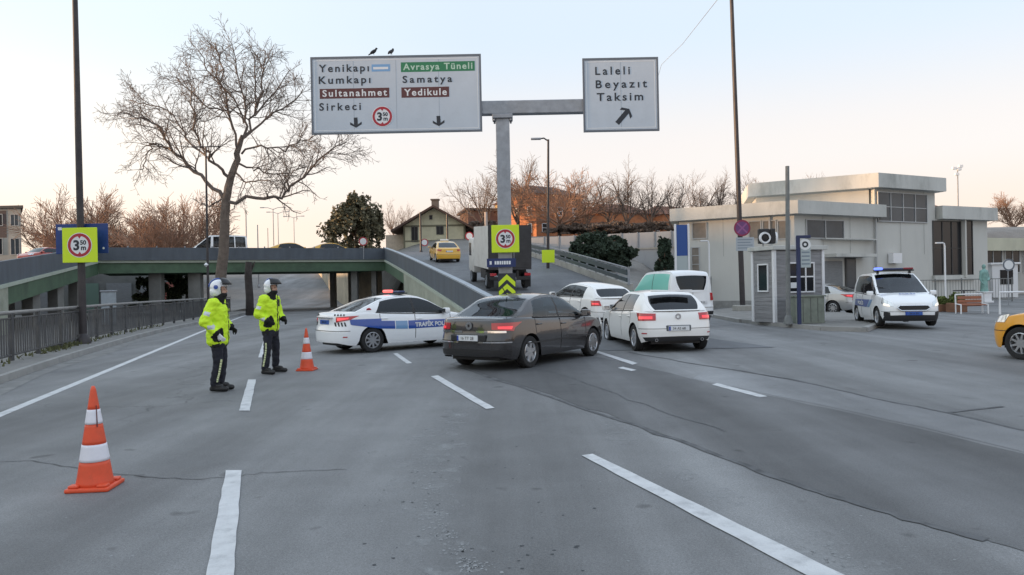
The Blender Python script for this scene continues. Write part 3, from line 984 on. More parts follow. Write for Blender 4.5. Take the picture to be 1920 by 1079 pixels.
def make_officer(name, loc, heading, pose, label):
    """local +x is where the person faces, y left, z up"""
    root = empty(name, loc, heading, label, 'person', 'traffic police officers on the carriageway')
    J = pose
    hd = Vector(J['head'])
    fw = Vector((math.cos(J['look']), math.sin(J['look']), 0)); lf = Vector((-fw.y, fw.x, 0)); up = Vector((0, 0, 1))
    def H(x, y, z): return hd + fw * x + lf * y + up * z
    # ---- one continuous body
    pr = [('c', J['pelvis'], J['waist'], .135, .125), ('c', J['waist'], J['chest'], .125, .145), ('c', J['chest'], J['neck'], .12, .062),
          ('c', J['neck'], H(-.01, 0, -.06), .058, .06),
          ('e', H(-.015, 0, .03), (.098, .078, .112)), ('e', H(.03, 0, -.05), (.072, .062, .075)), ('c', H(.045, 0, -.095), H(.06, 0, -.09), .034, .03),
          ('c', H(.088, 0, .015), H(.112, 0, -.018), .010, .016), ('c', H(.085, .02, -.058), H(.085, -.02, -.058), .013, .013),
          ('e', H(.083, .032, .022), (.014, .017, .012)), ('e', H(.083, -.032, .022), (.014, .017, .012)),
          ('e', H(-.01, .08, .0), (.024, .012, .034)), ('e', H(-.01, -.08, .0), (.024, .012, .034))]
    for sd in ('l', 'r'):
        k = 1 if sd == 'l' else -1
        pr += [('c', J['sh_' + sd], J['el_' + sd], .052, .042), ('c', J['el_' + sd], J['wr_' + sd], .042, .028), ('c', J['chest'], J['sh_' + sd], .11, .06),
               ('c', J['hip_' + sd], J['kn_' + sd], .088, .058), ('c', J['kn_' + sd], J['an_' + sd], .058, .040),
               ('c', J['pelvis'], J['hip_' + sd], .12, .09)]
        a = Vector(J['an_' + sd]); t = Vector(J['toe_' + sd])
        pr += [('c', a + Vector((0, 0, -.03)), t, .040, .032)]
        pr += hand(k, J['wr_' + sd], J['hd_' + sd], J['pn_' + sd], J.get('curl_' + sd, .5))
    wl, wr = Vector(J['wr_l']), Vector(J['wr_r'])
    def bsel(c, n):
        dl, dr = (c - wl).length, (c - wr).length
        if min(dl, dr) < .22 and not ((c - hd).length < .2):
            return J['gl_l'] if dl < dr else J['gl_r']
        return 0
    body = fuse('body', pr, [m_skin, m_glove, m_blackcloth], root, .0075, 2, bsel)
    # ---- jacket
    jk = []
    pv, wa, ch, nk = [Vector(J[k]) for k in ('pelvis', 'waist', 'chest', 'neck')]
    hem = pv + Vector((-.01, 0, J.get('hem', -.02)))
    for y, r in ((-.075, .125), (0, .14), (.075, .125)):
        o = Vector((0, y, 0))
        jk += [('c', hem + o, wa + o * 1.0, r + .040, r + .040), ('c', wa + o, ch + o * 1.3, r + .040, r + .034)]
    jk += [('c', ch, nk + Vector((0, 0, -.04)), .15, .082)]
    for sd in ('l', 'r'):
        s_, e_, w_ = Vector(J['sh_' + sd]), Vector(J['el_' + sd]), Vector(J['wr_' + sd])
        jk += [('c', ch + (s_ - ch) * .5, s_, .125, .092), ('c', nk + Vector((0, 0, -.07)), s_, .085, .085), ('c', s_, e_, .108, .094), ('c', e_, e_ + (w_ - e_) * .84, .094, .062)]
    el, er = Vector(J['el_l']), Vector(J['el_r']); sl, sr = Vector(J['sh_l']), Vector(J['sh_r'])
    def jsel(c, n):
        for s_, e_ in ((sl, el), (sr, er)):      # grey tape round the upper sleeves
            d = (e_ - s_); t = (c - s_).dot(d) / d.length_squared
            if .50 < t < .72 and abs((c - (s_ + d * t)).x) < .05 and abs(c.y) > abs((s_ + d * t).y): return 1
        if c.z < hem.z - .115: return 2
        if (c - nk).length < .135 and c.z > nk.z - .13: return 2
        for e_, w_ in ((el, Vector(J['wr_l'])), (er, Vector(J['wr_r']))):
            if (c - e_).dot(w_ - e_) / (w_ - e_).length_squared > .80 and (c - w_).length < .14: return 2
        if abs((c - sr).x) < .035 and c.y < -.14 and c.z > sr.z - .14 and c.z < sr.z - .02 and False: return 2
        for zz in (J['tape']):
            if zz < c.z < zz + .035 and abs(c.x - pv.x) < .3: return 1
        if c.x > ch.x + .06 and abs(c.y) < .02 and c.z < nk.z - .1: return 2
        return 0
    fuse('jacket', jk, [m_hivis, m_refl, m_blackcloth], root, .013, 2, jsel, .016, len(label) % 7)
    # flatten of hem is left to the trousers belt
    bl = []
    for y in (-.07, 0, .07):
        bl += [('c', pv + Vector((0, y, -.12)), pv + Vector((0, y, -.02)), .135, .13)]
    tr = list(bl)
    for sd in ('l', 'r'):
        h_, k_, a_ = Vector(J['hip_' + sd]), Vector(J['kn_' + sd]), Vector(J['an_' + sd])
        tr += [('c', h_, k_, .112, .078), ('c', k_, k_ + (a_ - k_) * .8, .078, .072), ('c', k_ + (a_ - k_) * .8, a_ + Vector((0, 0, .03)), .072, .066)]
    fuse('trousers', tr, [m_navy], root, .013, 2, None, .013, 3)
    be_ = MB(); be_.bbox(pv.x - .05, pv.y - .21, pv.z - .19, pv.x + .07, pv.y - .135, pv.z - .05, .015); be_.build('holster', m_blackcloth, root)
    rd = MB(); rd.bbox(ch.x + .10, ch.y + .03, ch.z - .02, ch.x + .165, ch.y + .10, ch.z + .12, .01); rd.tube([(ch.x + .13, ch.y + .09, ch.z + .1), (ch.x + .12, ch.y + .09, ch.z + .22)], .008, 5); rd.build('radio', m_black, root)
    pk = MB(); pk.bbox(ch.x + .06, ch.y - .13, ch.z - .20, ch.x + .172, ch.y - .05, ch.z - .07, .02); pk.build('chest_pocket', m_hivis, root, smooth=True)
    for sd in ('l', 'r'):
        k_, a_ = Vector(J['kn_' + sd]), Vector(J['an_' + sd]); t = Vector(J['toe_' + sd])
        side = J.get('stripe_' + sd)
        if side is not None:
            h_ = Vector(J['hip_' + sd])
            stp = MB(); sdv = Vector(side).normalized()
            p0 = h_ + (k_ - h_) * J.get('st0', .55)
            pts = [p0 + sdv * .095, k_ + sdv * .083, k_ + (a_ - k_) * .5 + sdv * .079, a_ + Vector((0, 0, .05)) + sdv * .072]
            for i in range(14):
                u = i / 14 * 3; q = [u, u + .15]
                def at(x):
                    j = min(2, int(x)); return pts[j].lerp(pts[j + 1], x - j)
                stp.tube([at(q[0]), at(q[1])], .017, 6)
            stp.build('reflective_stripe', m_refl2, root)
        bt = [('c', a_ + Vector((0, 0, .10)), a_ + Vector((0, 0, -.04)), .062, .052), ('c', a_ + Vector((-.03, 0, -.055)), t + Vector((0, 0, .004)), .047, .045),
              ('c', a_ + Vector((0.02, 0, -.01)), t + (a_ - t) * .45 + Vector((0, 0, .02)), .05, .042)]
        sole_z = min(t.z, a_.z - .06)
        fuse('boot', bt, [m_boot], root, .010, 2)
    # ---- neck tube and helmet
    fuse('neck_gaiter', [('c', nk + Vector((0, 0, -.05)), H(.0, 0, -.10), .094, .088), ('e', H(.045, 0, -.075), (.075, .078, .05))], [m_blackcloth], root, .011, 2)
    hm = [('e', H(-.015, 0, .05), (.143, .124, .134)), ('e', H(-.055, 0, -.02), (.104, .122, .105))]
    helm = fuse('helmet', hm, [m_helmet, m_visor], root, .009, 2, lambda c, n: 1 if ((c - hd).dot(fw) > .035 and (c - hd).z < .058) or (c - hd).z > .155 and False else 0)
    # open the face: cut what lies in front of the eyes
    bm = bmesh.new(); bm.from_mesh(helm.data)
    kill = [v for v in bm.verts if (v.co - hd).dot(fw) > .055 and -.2 < (v.co - hd).z < .062]
    kill += [v for v in bm.verts if (v.co - hd).z < -.095 and v not in kill]
    bmesh.ops.delete(bm, geom=kill, context='VERTS'); bm.to_mesh(helm.data); bm.free()
    vz = MB(); rows = []
    for i in range(9):                            # raised visor
        a = R(-62 + 124 * i / 8); row = []
        for j in range(5):
            tl = R(J.get('visor', 28) + 46 * j / 4)
            rr = .178 + .03 * (1 - j / 4)
            q = H(-.015 + rr * math.cos(a) * math.cos(tl), rr * .9 * math.sin(a), .05 + rr * math.sin(tl))
            row.append(q)
        rows.append(row)
    vz.grid(rows)
    vo = vz.build('visor', m_visor, helm, smooth='all')
    md = vo.modifiers.new('t', 'SOLIDIFY'); md.thickness = .006
    bd = MB(); bd.tube([H(-.015 + .156 * math.cos(t), .0, .05 + .146 * math.sin(t)) for t in [R(25 + 150 * k / 10) for k in range(11)]], .012, 6)
    bd.build('helmet_band', m_blue, helm, smooth='all')
    if J.get('badge'):
        e = MB(); c = H(-.03, -.128, .055)
        e.lathe([(0, -.012), (.034, -.010), (.034, .004), (0, .006)], 16, M=Matrix.Translation(c) @ Matrix.Rotation(J['look'], 4, 'Z'), axis='y')
        e.build('helmet_emblem', m_blue, helm)
    return root
m_refl2 = mat('reflective_yellow_stripe', (.72, .78, .45), .4)

# ---- first officer: side view, arms bent, hand at the hip
pose1 = dict(pelvis=(0, 0, .93), waist=(-.01, 0, 1.10), chest=(-.015, 0, 1.32), neck=(.005, 0, 1.50), head=(.035, 0, 1.655), look=R(2),
    sh_l=(-.01, .20, 1.43), el_l=(-.02, .29, 1.16), wr_l=(.17, .20, 1.02), hd_l=(.7, -.35, -.5), pn_l=(-.3, -.8, -.2),
    sh_r=(-.02, -.20, 1.43), el_r=(-.12, -.29, 1.15), wr_r=(.07, -.275, .945), hd_r=(.65, .02, -.75), pn_r=(.2, .9, .1),
    gl_l=2, gl_r=1, curl_r=.75, curl_l=.8,
    hip_l=(.0, .095, .88), kn_l=(.03, .10, .50), an_l=(-.01, .105, .11), toe_l=(.16, .13, .045),
    hip_r=(.0, -.095, .88), kn_r=(.01, -.09, .49), an_r=(-.06, -.085, .11), toe_r=(.13, -.10, .045),
    stripe_r=(.75, -.65, 0), st0=.9, hem=-.06, tape=(), visor=12, badge=True)
# ---- second officer: feet apart, right arm hanging bent
pose2 = dict(pelvis=(0, 0, .95), waist=(-.01, 0, 1.12), chest=(.0, 0, 1.34), neck=(.02, 0, 1.525), head=(.05, 0, 1.68), look=R(-6),
    sh_l=(.0, .20, 1.455), el_l=(.02, .30, 1.18), wr_l=(.20, .20, 1.05), hd_l=(.7, -.4, -.4), pn_l=(-.3, -.8, -.2),
    sh_r=(-.01, -.205, 1.455), el_r=(-.09, -.28, 1.18), wr_r=(.09, -.25, 1.04), hd_r=(.85, .1, -.45), pn_r=(.2, .9, .0),
    gl_l=2, gl_r=2, curl_r=.9, curl_l=.9,
    hip_l=(.0, .10, .90), kn_l=(.04, .14, .50), an_l=(.01, .17, .11), toe_l=(.20, .20, .045),
    hip_r=(.0, -.10, .90), kn_r=(.02, -.15, .50), an_r=(-.03, -.19, .11), toe_r=(.16, -.22, .045),
    stripe_r=(.1, -1, 0), st0=.7, hem=.0, tape=(), visor=8)
# =================================================================== terrain, roads, ramp, bridge
RAMP_Z = [(18.2, 0.0), (21, .10), (24, .36), (28.7, .89), (60, 3.95), (75, 5.1), (90, 5.9), (140, 6.2)]
RAMP_L = [(18.2, -.55), (24, -.77), (60, -10.2), (75, -13.6), (105, -21.5), (140, -31)]
RAMP_R = [(18.2, 6.4), (21, 5.2), (25, 4.75), (32, 5.0), (62, 1.3), (75, -.6), (105, -7), (140, -16)]
def zr(y): return sm(RAMP_Z, y)
def xl(y): return pl(RAMP_L, y)
def xrr(y): return pl(RAMP_R, y)
def ground_h(x, y):
    if y < 15: return 13.0 * sstep(-58, -82, x) * sstep(-60, -30, y)  # near end of the added, out-of-view bank that blocks the sun
    a = -.30 * x + .95 * y
    h = 4.3 * sstep(76, 118, a)
    q = x - xl(y)
    if y > 19:
        m = sstep(.8, 3.0, q) * (1 - sstep(.17, .23, x / y) * (1 - sstep(74, 90, y)))
        h = max(h, m * max(0, min(5.9, zr(y) - .45)) * sstep(31, 40, y))
        h += 2.6 * sstep(76, 100, y) * sstep(0, 10, q)
    if x < -58: h += 13.0 * sstep(-58, -82, x) * (1 - sstep(52, 74, y))   # unseen bank added west of the road to keep the low sun off it
    return h
gx = list(np.arange(-70, 72, 1.6)); gy = list(np.arange(-8, 132, 1.6))
ext = [4, 10, 22, 50, 110, 250, 600, 1500, 3500]
gx = [gx[0] - e for e in reversed(ext)] + gx + [gx[-1] + e for e in ext]
gy = [gy[0] - e for e in reversed(ext)] + gy + [gy[-1] + e for e in ext]
mb = MB()
mb.grid([[(x, y, ground_h(x, y) - .03) for x in gx] for y in gy])
m_ground = asphalt('ground_surface', (.17, .165, .155), .6, .1)
tag(mb.build('ground', m_ground, smooth='all'), 'grey worn ground of the plaza and the land beyond', kind='structure')

KERB = [G(0, 722).xy, G(155, 668).xy, G(300, 625).xy, Vector((-17.2, 45)), Vector((-20.2, 59)), Vector((-24.2, 75)), Vector((-34, 110)), Vector((-46, 150))]
d0 = (KERB[0] - KERB[1]).normalized()
KERB = [KERB[0] + d0 * 22 + Vector((1.5, 0)), KERB[0] + d0 * 9 + Vector((.25, 0))] + KERB
kx = [(p.y, p.x) for p in KERB]
def kerb_x(y): return sm(kx, y)
# carriageway and plaza
mb = MB(); rows = []
for y in np.concatenate([np.arange(-7, 62, 1.0), np.arange(62, 150, 2.0)]):
    a = kerb_x(y)
    if y < 40: b = 75.0
    elif y < 46: b = lerp(75, xl(y) - .05, sstep(40, 46, y)) if False else xl(y) + 3.0
    else: b = min(xl(y) + 1.5, a + 10.5)
    rows.append([(lerp(a, b, k / 24), y, max(ground_h(lerp(a, b, k / 24), y) if y > 62 else 0, 0) + .012) for k in range(25)])
cut = next(i for i, r in enumerate(rows) if r[0][1] >= 40)
mb.grid(rows[:cut]); 
mb.grid([[(kerb_x(39), 39, .011)] + [(lerp(kerb_x(39), xl(39) + 3, k / 24), 39, .011) for k in range(1, 25)]] + rows[cut:])
mb.grid([[(lerp(xrr(39) + 1, 75, k / 10), y, .010) for k in range(11)] for y in (39, 44, 52)])
m_road = asphalt('road_asphalt', (.166, .169, .172), 1.0, .36, cracks=.45)
tag(mb.build('road', m_road), 'grey worn asphalt carriageway running to the underpass', kind='structure')

# resurfaced darker strip and seams (laid sheets, 4 mm apart)
def sheet(name, px, m, z=.016, label=None, sub=1):
    pts = [G(u, v) for u, v in px]
    mb = MB(); mb.add([(p.x, p.y, z) for p in pts], [tuple(range(len(pts)))])
    return tag(mb.build(name, m), label, kind='structure')
m_road_dk = asphalt('newer_asphalt', (.100, .102, .105), 1.2, .4)
m_road_lt = asphalt('paler_asphalt', (.194, .199, .206), 1.1, .3)
m_seam = mat('tar_seam', (.088, .091, .096), .85, var=.5, vscale=4, dirt=(.15, .155, .16), dirt_amt=.8, dscale=2.5)
def jit(pxs, amt, seed, n=5):
    rr = random.Random(seed); out = []
    for (a, b), (c, d) in zip(pxs, pxs[1:]):
        for k in range(n):
            t = k / n
            out.append((lerp(a, c, t) + rr.uniform(-amt, amt) * 2, lerp(b, d, t) + rr.uniform(-amt, amt)))
    return out + [pxs[-1]]
low = jit([(845, 684), (1000, 733), (1170, 790), (1330, 848), (1450, 897), (1560, 932), (1700, 975), (1830, 1010), (1990, 1062)], 1.6, 1)
upp = jit([(2040, 884), (1920, 855), (1720, 806), (1560, 770), (1330, 720), (1150, 676), (960, 640)], .7, 2)
sheet('road_patch', low + upp, m_road_dk, .0158, 'darker resurfaced strip of asphalt')
sheet('road_patch', jit([(1300, 712), (1560, 766), (1720, 802), (2040, 880)], .5, 3) + jit([(2040, 838), (1760, 772), (1500, 718), (1330, 690)], .5, 4), m_road_lt, .0145, 'paler band of asphalt')
def ribbon(name, pts, wd, m, z, label=None, seed=None, endrag=0.0, kind='structure'):
    rr = random.Random(seed or 0); mb = MB(); a = []
    dense = []
    for p, q in zip(pts, pts[1:]):
        n = max(1, int((q - p).length / .25)) if (q - p).length < 60 else 40
        dense += [p.lerp(q, k / n) for k in range(n)]
    dense.append(pts[-1])
    L, Rr = [], []
    for i, p in enumerate(dense):
        d = (dense[min(i + 1, len(dense) - 1)] - dense[max(0, i - 1)]).normalized(); nrm = Vector((-d.y, d.x, 0))
        wl = wd / 2 * (1 + (rr.uniform(-.45, .35) if seed is not None else 0)); wr_ = wd / 2 * (1 + (rr.uniform(-.45, .35) if seed is not None else 0))
        L.append((p.x + nrm.x * wl, p.y + nrm.y * wl, p.z + z)); Rr.append((p.x - nrm.x * wr_, p.y - nrm.y * wr_, p.z + z))
    mb.grid([L, Rr])
    return tag(mb.build(name, m), label, kind=kind)
ribbon('tar_seam', [G(u, v) for u, v in jit([(1180, 662), (1300, 684), (1480, 712), (1620, 745), (1780, 778), (1990, 826)], .8, 9)], .06, m_seam, .0178, 'dark tar seam across the asphalt', 5)
ribbon('tar_seam', [G(u, v) for u, v in jit([(1780, 776), (1880, 765)], .5, 8)], .06, m_seam, .0178, 'short dark seam branching off', 6)
ribbon('tar_seam', [G(u, v) for u, v in jit([(858, 690), (1000, 735), (1170, 793), (1330, 850), (1450, 898), (1560, 934), (1700, 977), (1850, 1018)], 1.4, 12)], .075, m_seam, .0178, 'ragged dark joint along the resurfaced strip', 7)
ribbon('crack', [G(u, v) for u, v in jit([(-40, 872), (60, 868), (130, 878), (220, 893), (300, 899), (370, 903), (440, 897), (500, 889), (560, 886), (650, 884)], 1.8, 13, 5)], .013, m_seam, .0178, 'thin crack across the lanes', 8)
ribbon('crack', [G(u, v) for u, v in jit([(1000, 690), (1080, 712), (1180, 752), (1290, 790), (1360, 812)], 2.2, 14, 4)], .03, m_seam, .0190, 'patched crack in the dark strip', 11)

m_line = mat('road_paint', (.56, .57, .58), .7, var=.10, vscale=6, dirt=(.22, .23, .24), dirt_amt=.6, dscale=5, bump=.3, bscale=60)
def marking(px, label, z=.0196, seed=1, rag=.005):
    rr = random.Random(seed)
    c = [G(u, v) for u, v in px]
    n = 14; L = []; Rr = []
    for k in range(n + 1):
        t = k / n
        a, b = c[0].lerp(c[3], t), c[1].lerp(c[2], t)
        e = (b - a).normalized()
        a -= e * rr.uniform(-rag, rag); b += e * rr.uniform(-rag, rag)
        L.append((a.x, a.y, z)); Rr.append((b.x, b.y, z))
    mb = MB(); mb.grid([L, Rr])
    return tag(mb.build('lane_marking', m_line), label, kind='structure')
marking([(372, 1160), (432, 1160), (453, 886), (423, 886)], 'broken white lane line, long dash in front of the camera', seed=1)
marking([(448, 773), (468, 773), (480, 714), (465, 714)], 'broken white lane line, short dash by the officers', seed=2)
marking([(484, 672), (492, 672), (500, 640), (494, 640)], 'broken white lane line beyond the officers', seed=3, rag=.005)
marking([(510, 612), (516, 612), (524, 590), (519, 590)], 'broken white lane line near the underpass', seed=3, rag=.005)
marking([(1090, 858), (1112, 855), (1680, 1132), (1600, 1132)], 'long white dash between the lanes', seed=4)
marking([(808, 708), (821, 706), (928, 768), (911, 770)], 'white dash ahead of the dark saloon', seed=5)
marking([(737, 665), (745, 664), (773, 683), (763, 684)], 'short white dash beside the police saloon', seed=6, rag=.006)
marking([(1112, 661), (1118, 659), (1196, 683), (1186, 686)], 'white dash behind the white hatchback', seed=7, rag=.006)
marking([(1158, 692), (1168, 690), (1194, 696), (1184, 698)], 'small worn white mark', seed=8, rag=.01)
marking([(1335, 724), (1345, 721), (1440, 746), (1425, 748)], 'worn white dash on the plaza', seed=9, rag=.008)
ribbon('edge_line', [G(u, v) for u, v in [(-400, 960), (0, 780), (200, 697), (380, 622), (455, 594), (500, 582)]], .15, m_line, .0150, 'white line along the edge of the carriageway')

# pale dusty stain trail + dark specks: loose marks nobody could count
rr = random.Random(5)
m_stain = mat('dust_stain', (.27, .277, .282), .95)
m_speck = mat('dark_speck', (.05, .055, .06), .9)
ms, md_ = MB(), MB()
def blob(mb, c, r, z, el=1.0, n=7):
    a0 = rr.random() * 6
    pts = []
    for k in range(n):
        q = r * rr.uniform(.5, 1.2); a = a0 + 2 * math.pi * k / n
        pts.append((c.x + q * math.cos(a), c.y + q * math.sin(a) * el, z))
    mb.add(pts, [tuple(range(n))])
trail = [(880, 765), (838, 800), (808, 850), (800, 910), (812, 955), (830, 1000), (870, 1050), (905, 1075)]
for i in range(520):
    t = rr.random() * (len(trail) - 1.001); k = int(t); f = t - k
    u = lerp(trail[k][0], trail[k + 1][0], f) + rr.gauss(0, 17); v = lerp(trail[k][1], trail[k + 1][1], f) + rr.gauss(0, 5)
    blob(ms, G(u, v), rr.uniform(.003, .013), .0140, 1.3)
for u0, v0, u1, v1, n in ((1240, 880, 1400, 960, 50), (1150, 790, 1185, 830, 25), (1480, 1010, 1620, 1079, 45)):
    for i in range(n):
        f = rr.random()
        blob(ms, G(lerp(u0, u1, f) + rr.gauss(0, 16), lerp(v0, v1, f) + rr.gauss(0, 7)), rr.uniform(.003, .013), .0140, 1.3)
for i in range(70):
    u, v = rr.uniform(680, 1130), rr.uniform(790, 1075)
    blob(md_, G(u, v), rr.uniform(.004, .017), .0140)
for i in range(60):
    blob(ms, G(rr.uniform(100, 1900), rr.uniform(720, 1070)), rr.uniform(.004, .014), .0140)
def dusty(name, col, amt, sc):
    m = mat(name, col, .95)
    t = m.node_tree; b = t.nodes['Principled BSDF']
    n = t.nodes.new('ShaderNodeTexNoise'); n.inputs['Scale'].default_value = sc; n.inputs['Detail'].default_value = 8; n.inputs['Roughness'].default_value = .75
    tc = t.nodes.new('ShaderNodeTexCoord'); t.links.new(tc.outputs['Object'], n.inputs['Vector'])
    r = t.nodes.new('ShaderNodeMapRange')
    for i, x in enumerate((.50, .72, 0, amt)): r.inputs[i + 1].default_value = x
    t.links.new(n.outputs[0], r.inputs[0]); t.links.new(r.outputs[0], b.inputs['Alpha'])
    return m
m_dust = dusty('dust_film', (.36, .37, .375), .75, 3.2)
for k, (px_, wd_) in enumerate(((trail, .55), ([(1235, 872), (1330, 915), (1400, 955)], .30), ([(1150, 782), (1180, 836)], .35), ([(1480, 1005), (1560, 1045), (1640, 1085)], .4))):
    ribbon('dust_film', [G(u, v) for u, v in px_], wd_, m_dust, .0137 + .0001 * k, 'pale dust film on the asphalt', 30 + k, kind='stuff')
tag(ms.build('dust_stain', m_stain), 'pale dusty stains trailing over the asphalt', kind='stuff')
tag(md_.build('grit', m_speck), 'dark grit scattered over the asphalt', kind='stuff')
mo = MB()
for (u, v, r_) in ((1000, 700, .9), (1060, 690, .7), (950, 712, .5), (1120, 705, .6)):
    blob(mo, G(u, v), r_, .0139, .5, 14)
tag(mo.build('oil_stain', mat('oil_stain', (.105, .11, .115), .6, var=.3, vscale=2)), 'dark damp stain on the asphalt behind the dark saloon', kind='stuff')

# left pavement with kerb
def offset_pt(y, off):
    e = .5
    d = Vector((kerb_x(y + e) - kerb_x(y - e), 2 * e)).normalized()
    return Vector((kerb_x(y) - d.y * off, y + d.x * off))
ys = [-4 + 1.5 * k for k in range(52)]
mb = MB()
mb.grid([[(*offset_pt(y, o), z) for o, z in ((0, 0), (.015, .15), (.13, .152))] for y in ys])
m_kerb = mat('kerb_stone', (.30, .295, .285), .85, var=.2, vscale=3, dirt=(.12, .12, .11), dirt_amt=.6, dscale=1.5, bump=.3)
tag(mb.build('kerb', m_kerb, smooth=True), 'grey stone kerb along the left of the carriageway', kind='structure')
mb = MB()
mb.grid([[(*offset_pt(y, o), z) for o, z in ((.13, .150), (.7, .156), (1.5, .16), (1.55, -.05))] for y in ys])
m_pave = mat('pavement', (.22, .215, .205), .9, var=.25, vscale=2.2, dirt=(.11, .105, .09), dirt_amt=.6, dscale=1.1, bump=.4)
tag(mb.build('pavement', m_pave, smooth=True), 'narrow dusty pavement below the railing', kind='structure')
mb = MB()
mb.grid([[(*offset_pt(y, o), .0165) for o in (-.02, -.45 - .1 * math.sin(y * .7))] for y in [-4 + .5 * k for k in range(100)]])
tag(mb.build('gutter', mat('gutter_dust', (.20, .20, .195), .95, var=.3, vscale=3)), 'dusty gutter along the kerb', kind='structure')

# railing
rail = empty('railing', (*offset_pt(20, .85), .155), 0, 'long grey metal railing with flat bars along the left pavement', 'railing')
off = Vector((*offset_pt(20, .85), .155))
m_rail = mat('railing_paint', (.075, .076, .08), .55, .2, var=.25, vscale=4, dirt=(.20, .18, .15), dirt_amt=.4)
m_railtop = mat('railing_top', (.21, .205, .20), .5, .2, var=.2, vscale=4)
RY = [6 + 1.9 * k for k in range(25)]
pts = [Vector((*offset_pt(y, .85), .158)) - off for y in RY]
tp = MB(); tp.tube([p + Vector((0, 0, 1.10)) for p in pts], .045, 8); tp.build('top_rail', m_railtop, rail, smooth=True)
tp = MB(); tp.tube([p + Vector((0, 0, .13)) for p in pts], .028, 6); tp.build('bottom_rail', m_rail, rail, smooth=True)
tp = MB(); tp.tube([p + Vector((0, 0, .97)) for p in pts], .022, 6); tp.build('middle_rail', m_rail, rail, smooth=True)
rr = random.Random(3)
for i, (a, b) in enumerate(zip(pts, pts[1:])):
    po = MB(); po.box(a.x - .04, a.y - .04, 0, a.x + .04, a.y + .04, 1.1); po.build('post', m_rail, rail)
    bar = MB(); n = 12
    d = (b - a).normalized(); ang = math.atan2(d.y, d.x)
    for k in range(1, n):
        p = a.lerp(b, k / n)
        lean = rr.gauss(0, .012) if rr.random() < .85 else rr.gauss(0, .06)
        M = Matrix.Translation(p) @ Matrix.Rotation(ang, 4, 'Z') @ Matrix.Rotation(lean, 4, 'Y')
        bar.box(-.040, -.008, .12, .040, .008, .98, M=M)
    bar.build('bars', m_rail, rail)
# weeds along the foot of the railing
rr = random.Random(8); wd = MB()
for i in range(520):
    y = rr.choice([rr.uniform(8, 34), rr.gauss(21.5, 1.2)])
    p = offset_pt(y, .85 + rr.gauss(-.05, .12)); h = rr.uniform(.04, .17); a = rr.random() * 6.3
    dx, dy = math.cos(a) * .03, math.sin(a) * .03
    lx, ly = rr.gauss(0, .05), rr.gauss(0, .05)
    wd.add([(p.x - dx, p.y - dy, .155), (p.x + dx, p.y + dy, .155), (p.x + lx, p.y + ly, .155 + h)], [(0, 1, 2)])
tag(wd.build('weeds', mat('dry_weed', (.10, .105, .045), .9, var=.4, vscale=6)), 'dry weeds at the foot of the railing', kind='stuff')

# ---------------------------------------------------------------- flyover ramp on the right
m_deckroad = asphalt('ramp_asphalt', (.115, .122, .132), 1.0, .2)
m_parapet = mat('parapet_blue_grey', (.085, .105, .130), .6, var=.22, vscale=1.5, dirt=(.10, .11, .11), dirt_amt=.35, dscale=.8, stretch=(1, 1, .25))
m_edge = mat('pale_edge_beam', (.42, .47, .40), .8, var=.15, vscale=1.2, dirt=(.16, .19, .14), dirt_amt=.5)
m_green = mat('green_girder', (.075, .135, .082), .6, var=.25, vscale=.8, dirt=(.03, .05, .035), dirt_amt=.6, dscale=.6)
m_wallpale = mat('pale_wall', (.36, .38, .31), .9, var=.18, vscale=.9, dirt=(.14, .15, .11), dirt_amt=.6, dscale=.7, bump=.25)
m_darkconc = mat('dark_concrete', (.20, .20, .19), .9, var=.3, vscale=.6)
def wallstrip(mb, pts, lo, hi, th, mi=0):
    """upright strip along pts (xy), thickness th to the right of travel"""
    n = len(pts); rows = []
    for i, p in enumerate(pts):
        d = (Vector(pts[min(i + 1, n - 1)]) - Vector(pts[max(i - 1, 0)])).normalized(); r_ = Vector((d.y, -d.x)) * th
        x, y = p; z0, z1 = lo[i], hi[i]
        rows.append([(x, y, z0), (x, y, z1), (x + r_.x, y + r_.y, z1), (x + r_.x, y + r_.y, z0), (x, y, z0)])
    mb.grid(rows, mi)
    b = len(mb.v)
    for r_ in (rows[0], rows[-1]): mb.add(r_[:4], [(0, 1, 2, 3)], mi)
    return mb
ramp = empty('flyover_ramp', (-.55, 18.2, 0), 0, 'flyover ramp climbing with a blue grey side wall to the bridge', 'ramp')
def local(mb, o):
    mb.v = [(v[0] - o[0], v[1] - o[1], v[2] - o[2]) for v in mb.v]; return mb
ro = (-.55, 18.2, 0)
Y = [18.2 + .9 * k for k in range(60)] + [75, 85, 95, 105, 120, 140]
mb = MB(); mb.grid([[(lerp(xl(y) + .1, xrr(y), k / 8), y, zr(y) + .02) for k in range(9)] for y in Y])
local(mb, ro).build('roadway', m_deckroad, ramp, smooth='all')
Yp = [24 + 1.0 * k for k in range(37)]
pp_ = [(xl(y), y) for y in Yp]
mb = wallstrip(MB(), pp_, [zr(y) + .0 for y in Yp], [zr(y) + .90 for y in Yp], .18); local(mb, ro).build('parapet', m_parapet, ramp)
mb = wallstrip(MB(), [(x - .02, y) for x, y in pp_], [zr(y) + .902 for y in Yp], [zr(y) + .96 for y in Yp], .24); local(mb, ro).build('coping', m_white_trim if False else mat('coping_pale', (.34, .38, .42), .6, var=.15), ramp)
mb = wallstrip(MB(), [(x - .06, y) for x, y in pp_], [zr(y) - .16 for y in Yp], [zr(y) - .002 for y in Yp], .3); local(mb, ro).build('edge_beam', m_edge, ramp)
Yw = [24 + 1.0 * k for k in range(24)]
mb = wallstrip(MB(), [(xl(y) - .01, y) for y in Yw], [-.1] * len(Yw), [zr(y) - .162 for y in Yw], .4); local(mb, ro).build('side_wall', m_wallpale, ramp)
Yg = [47.05 + 1.0 * k for k in range(14)]
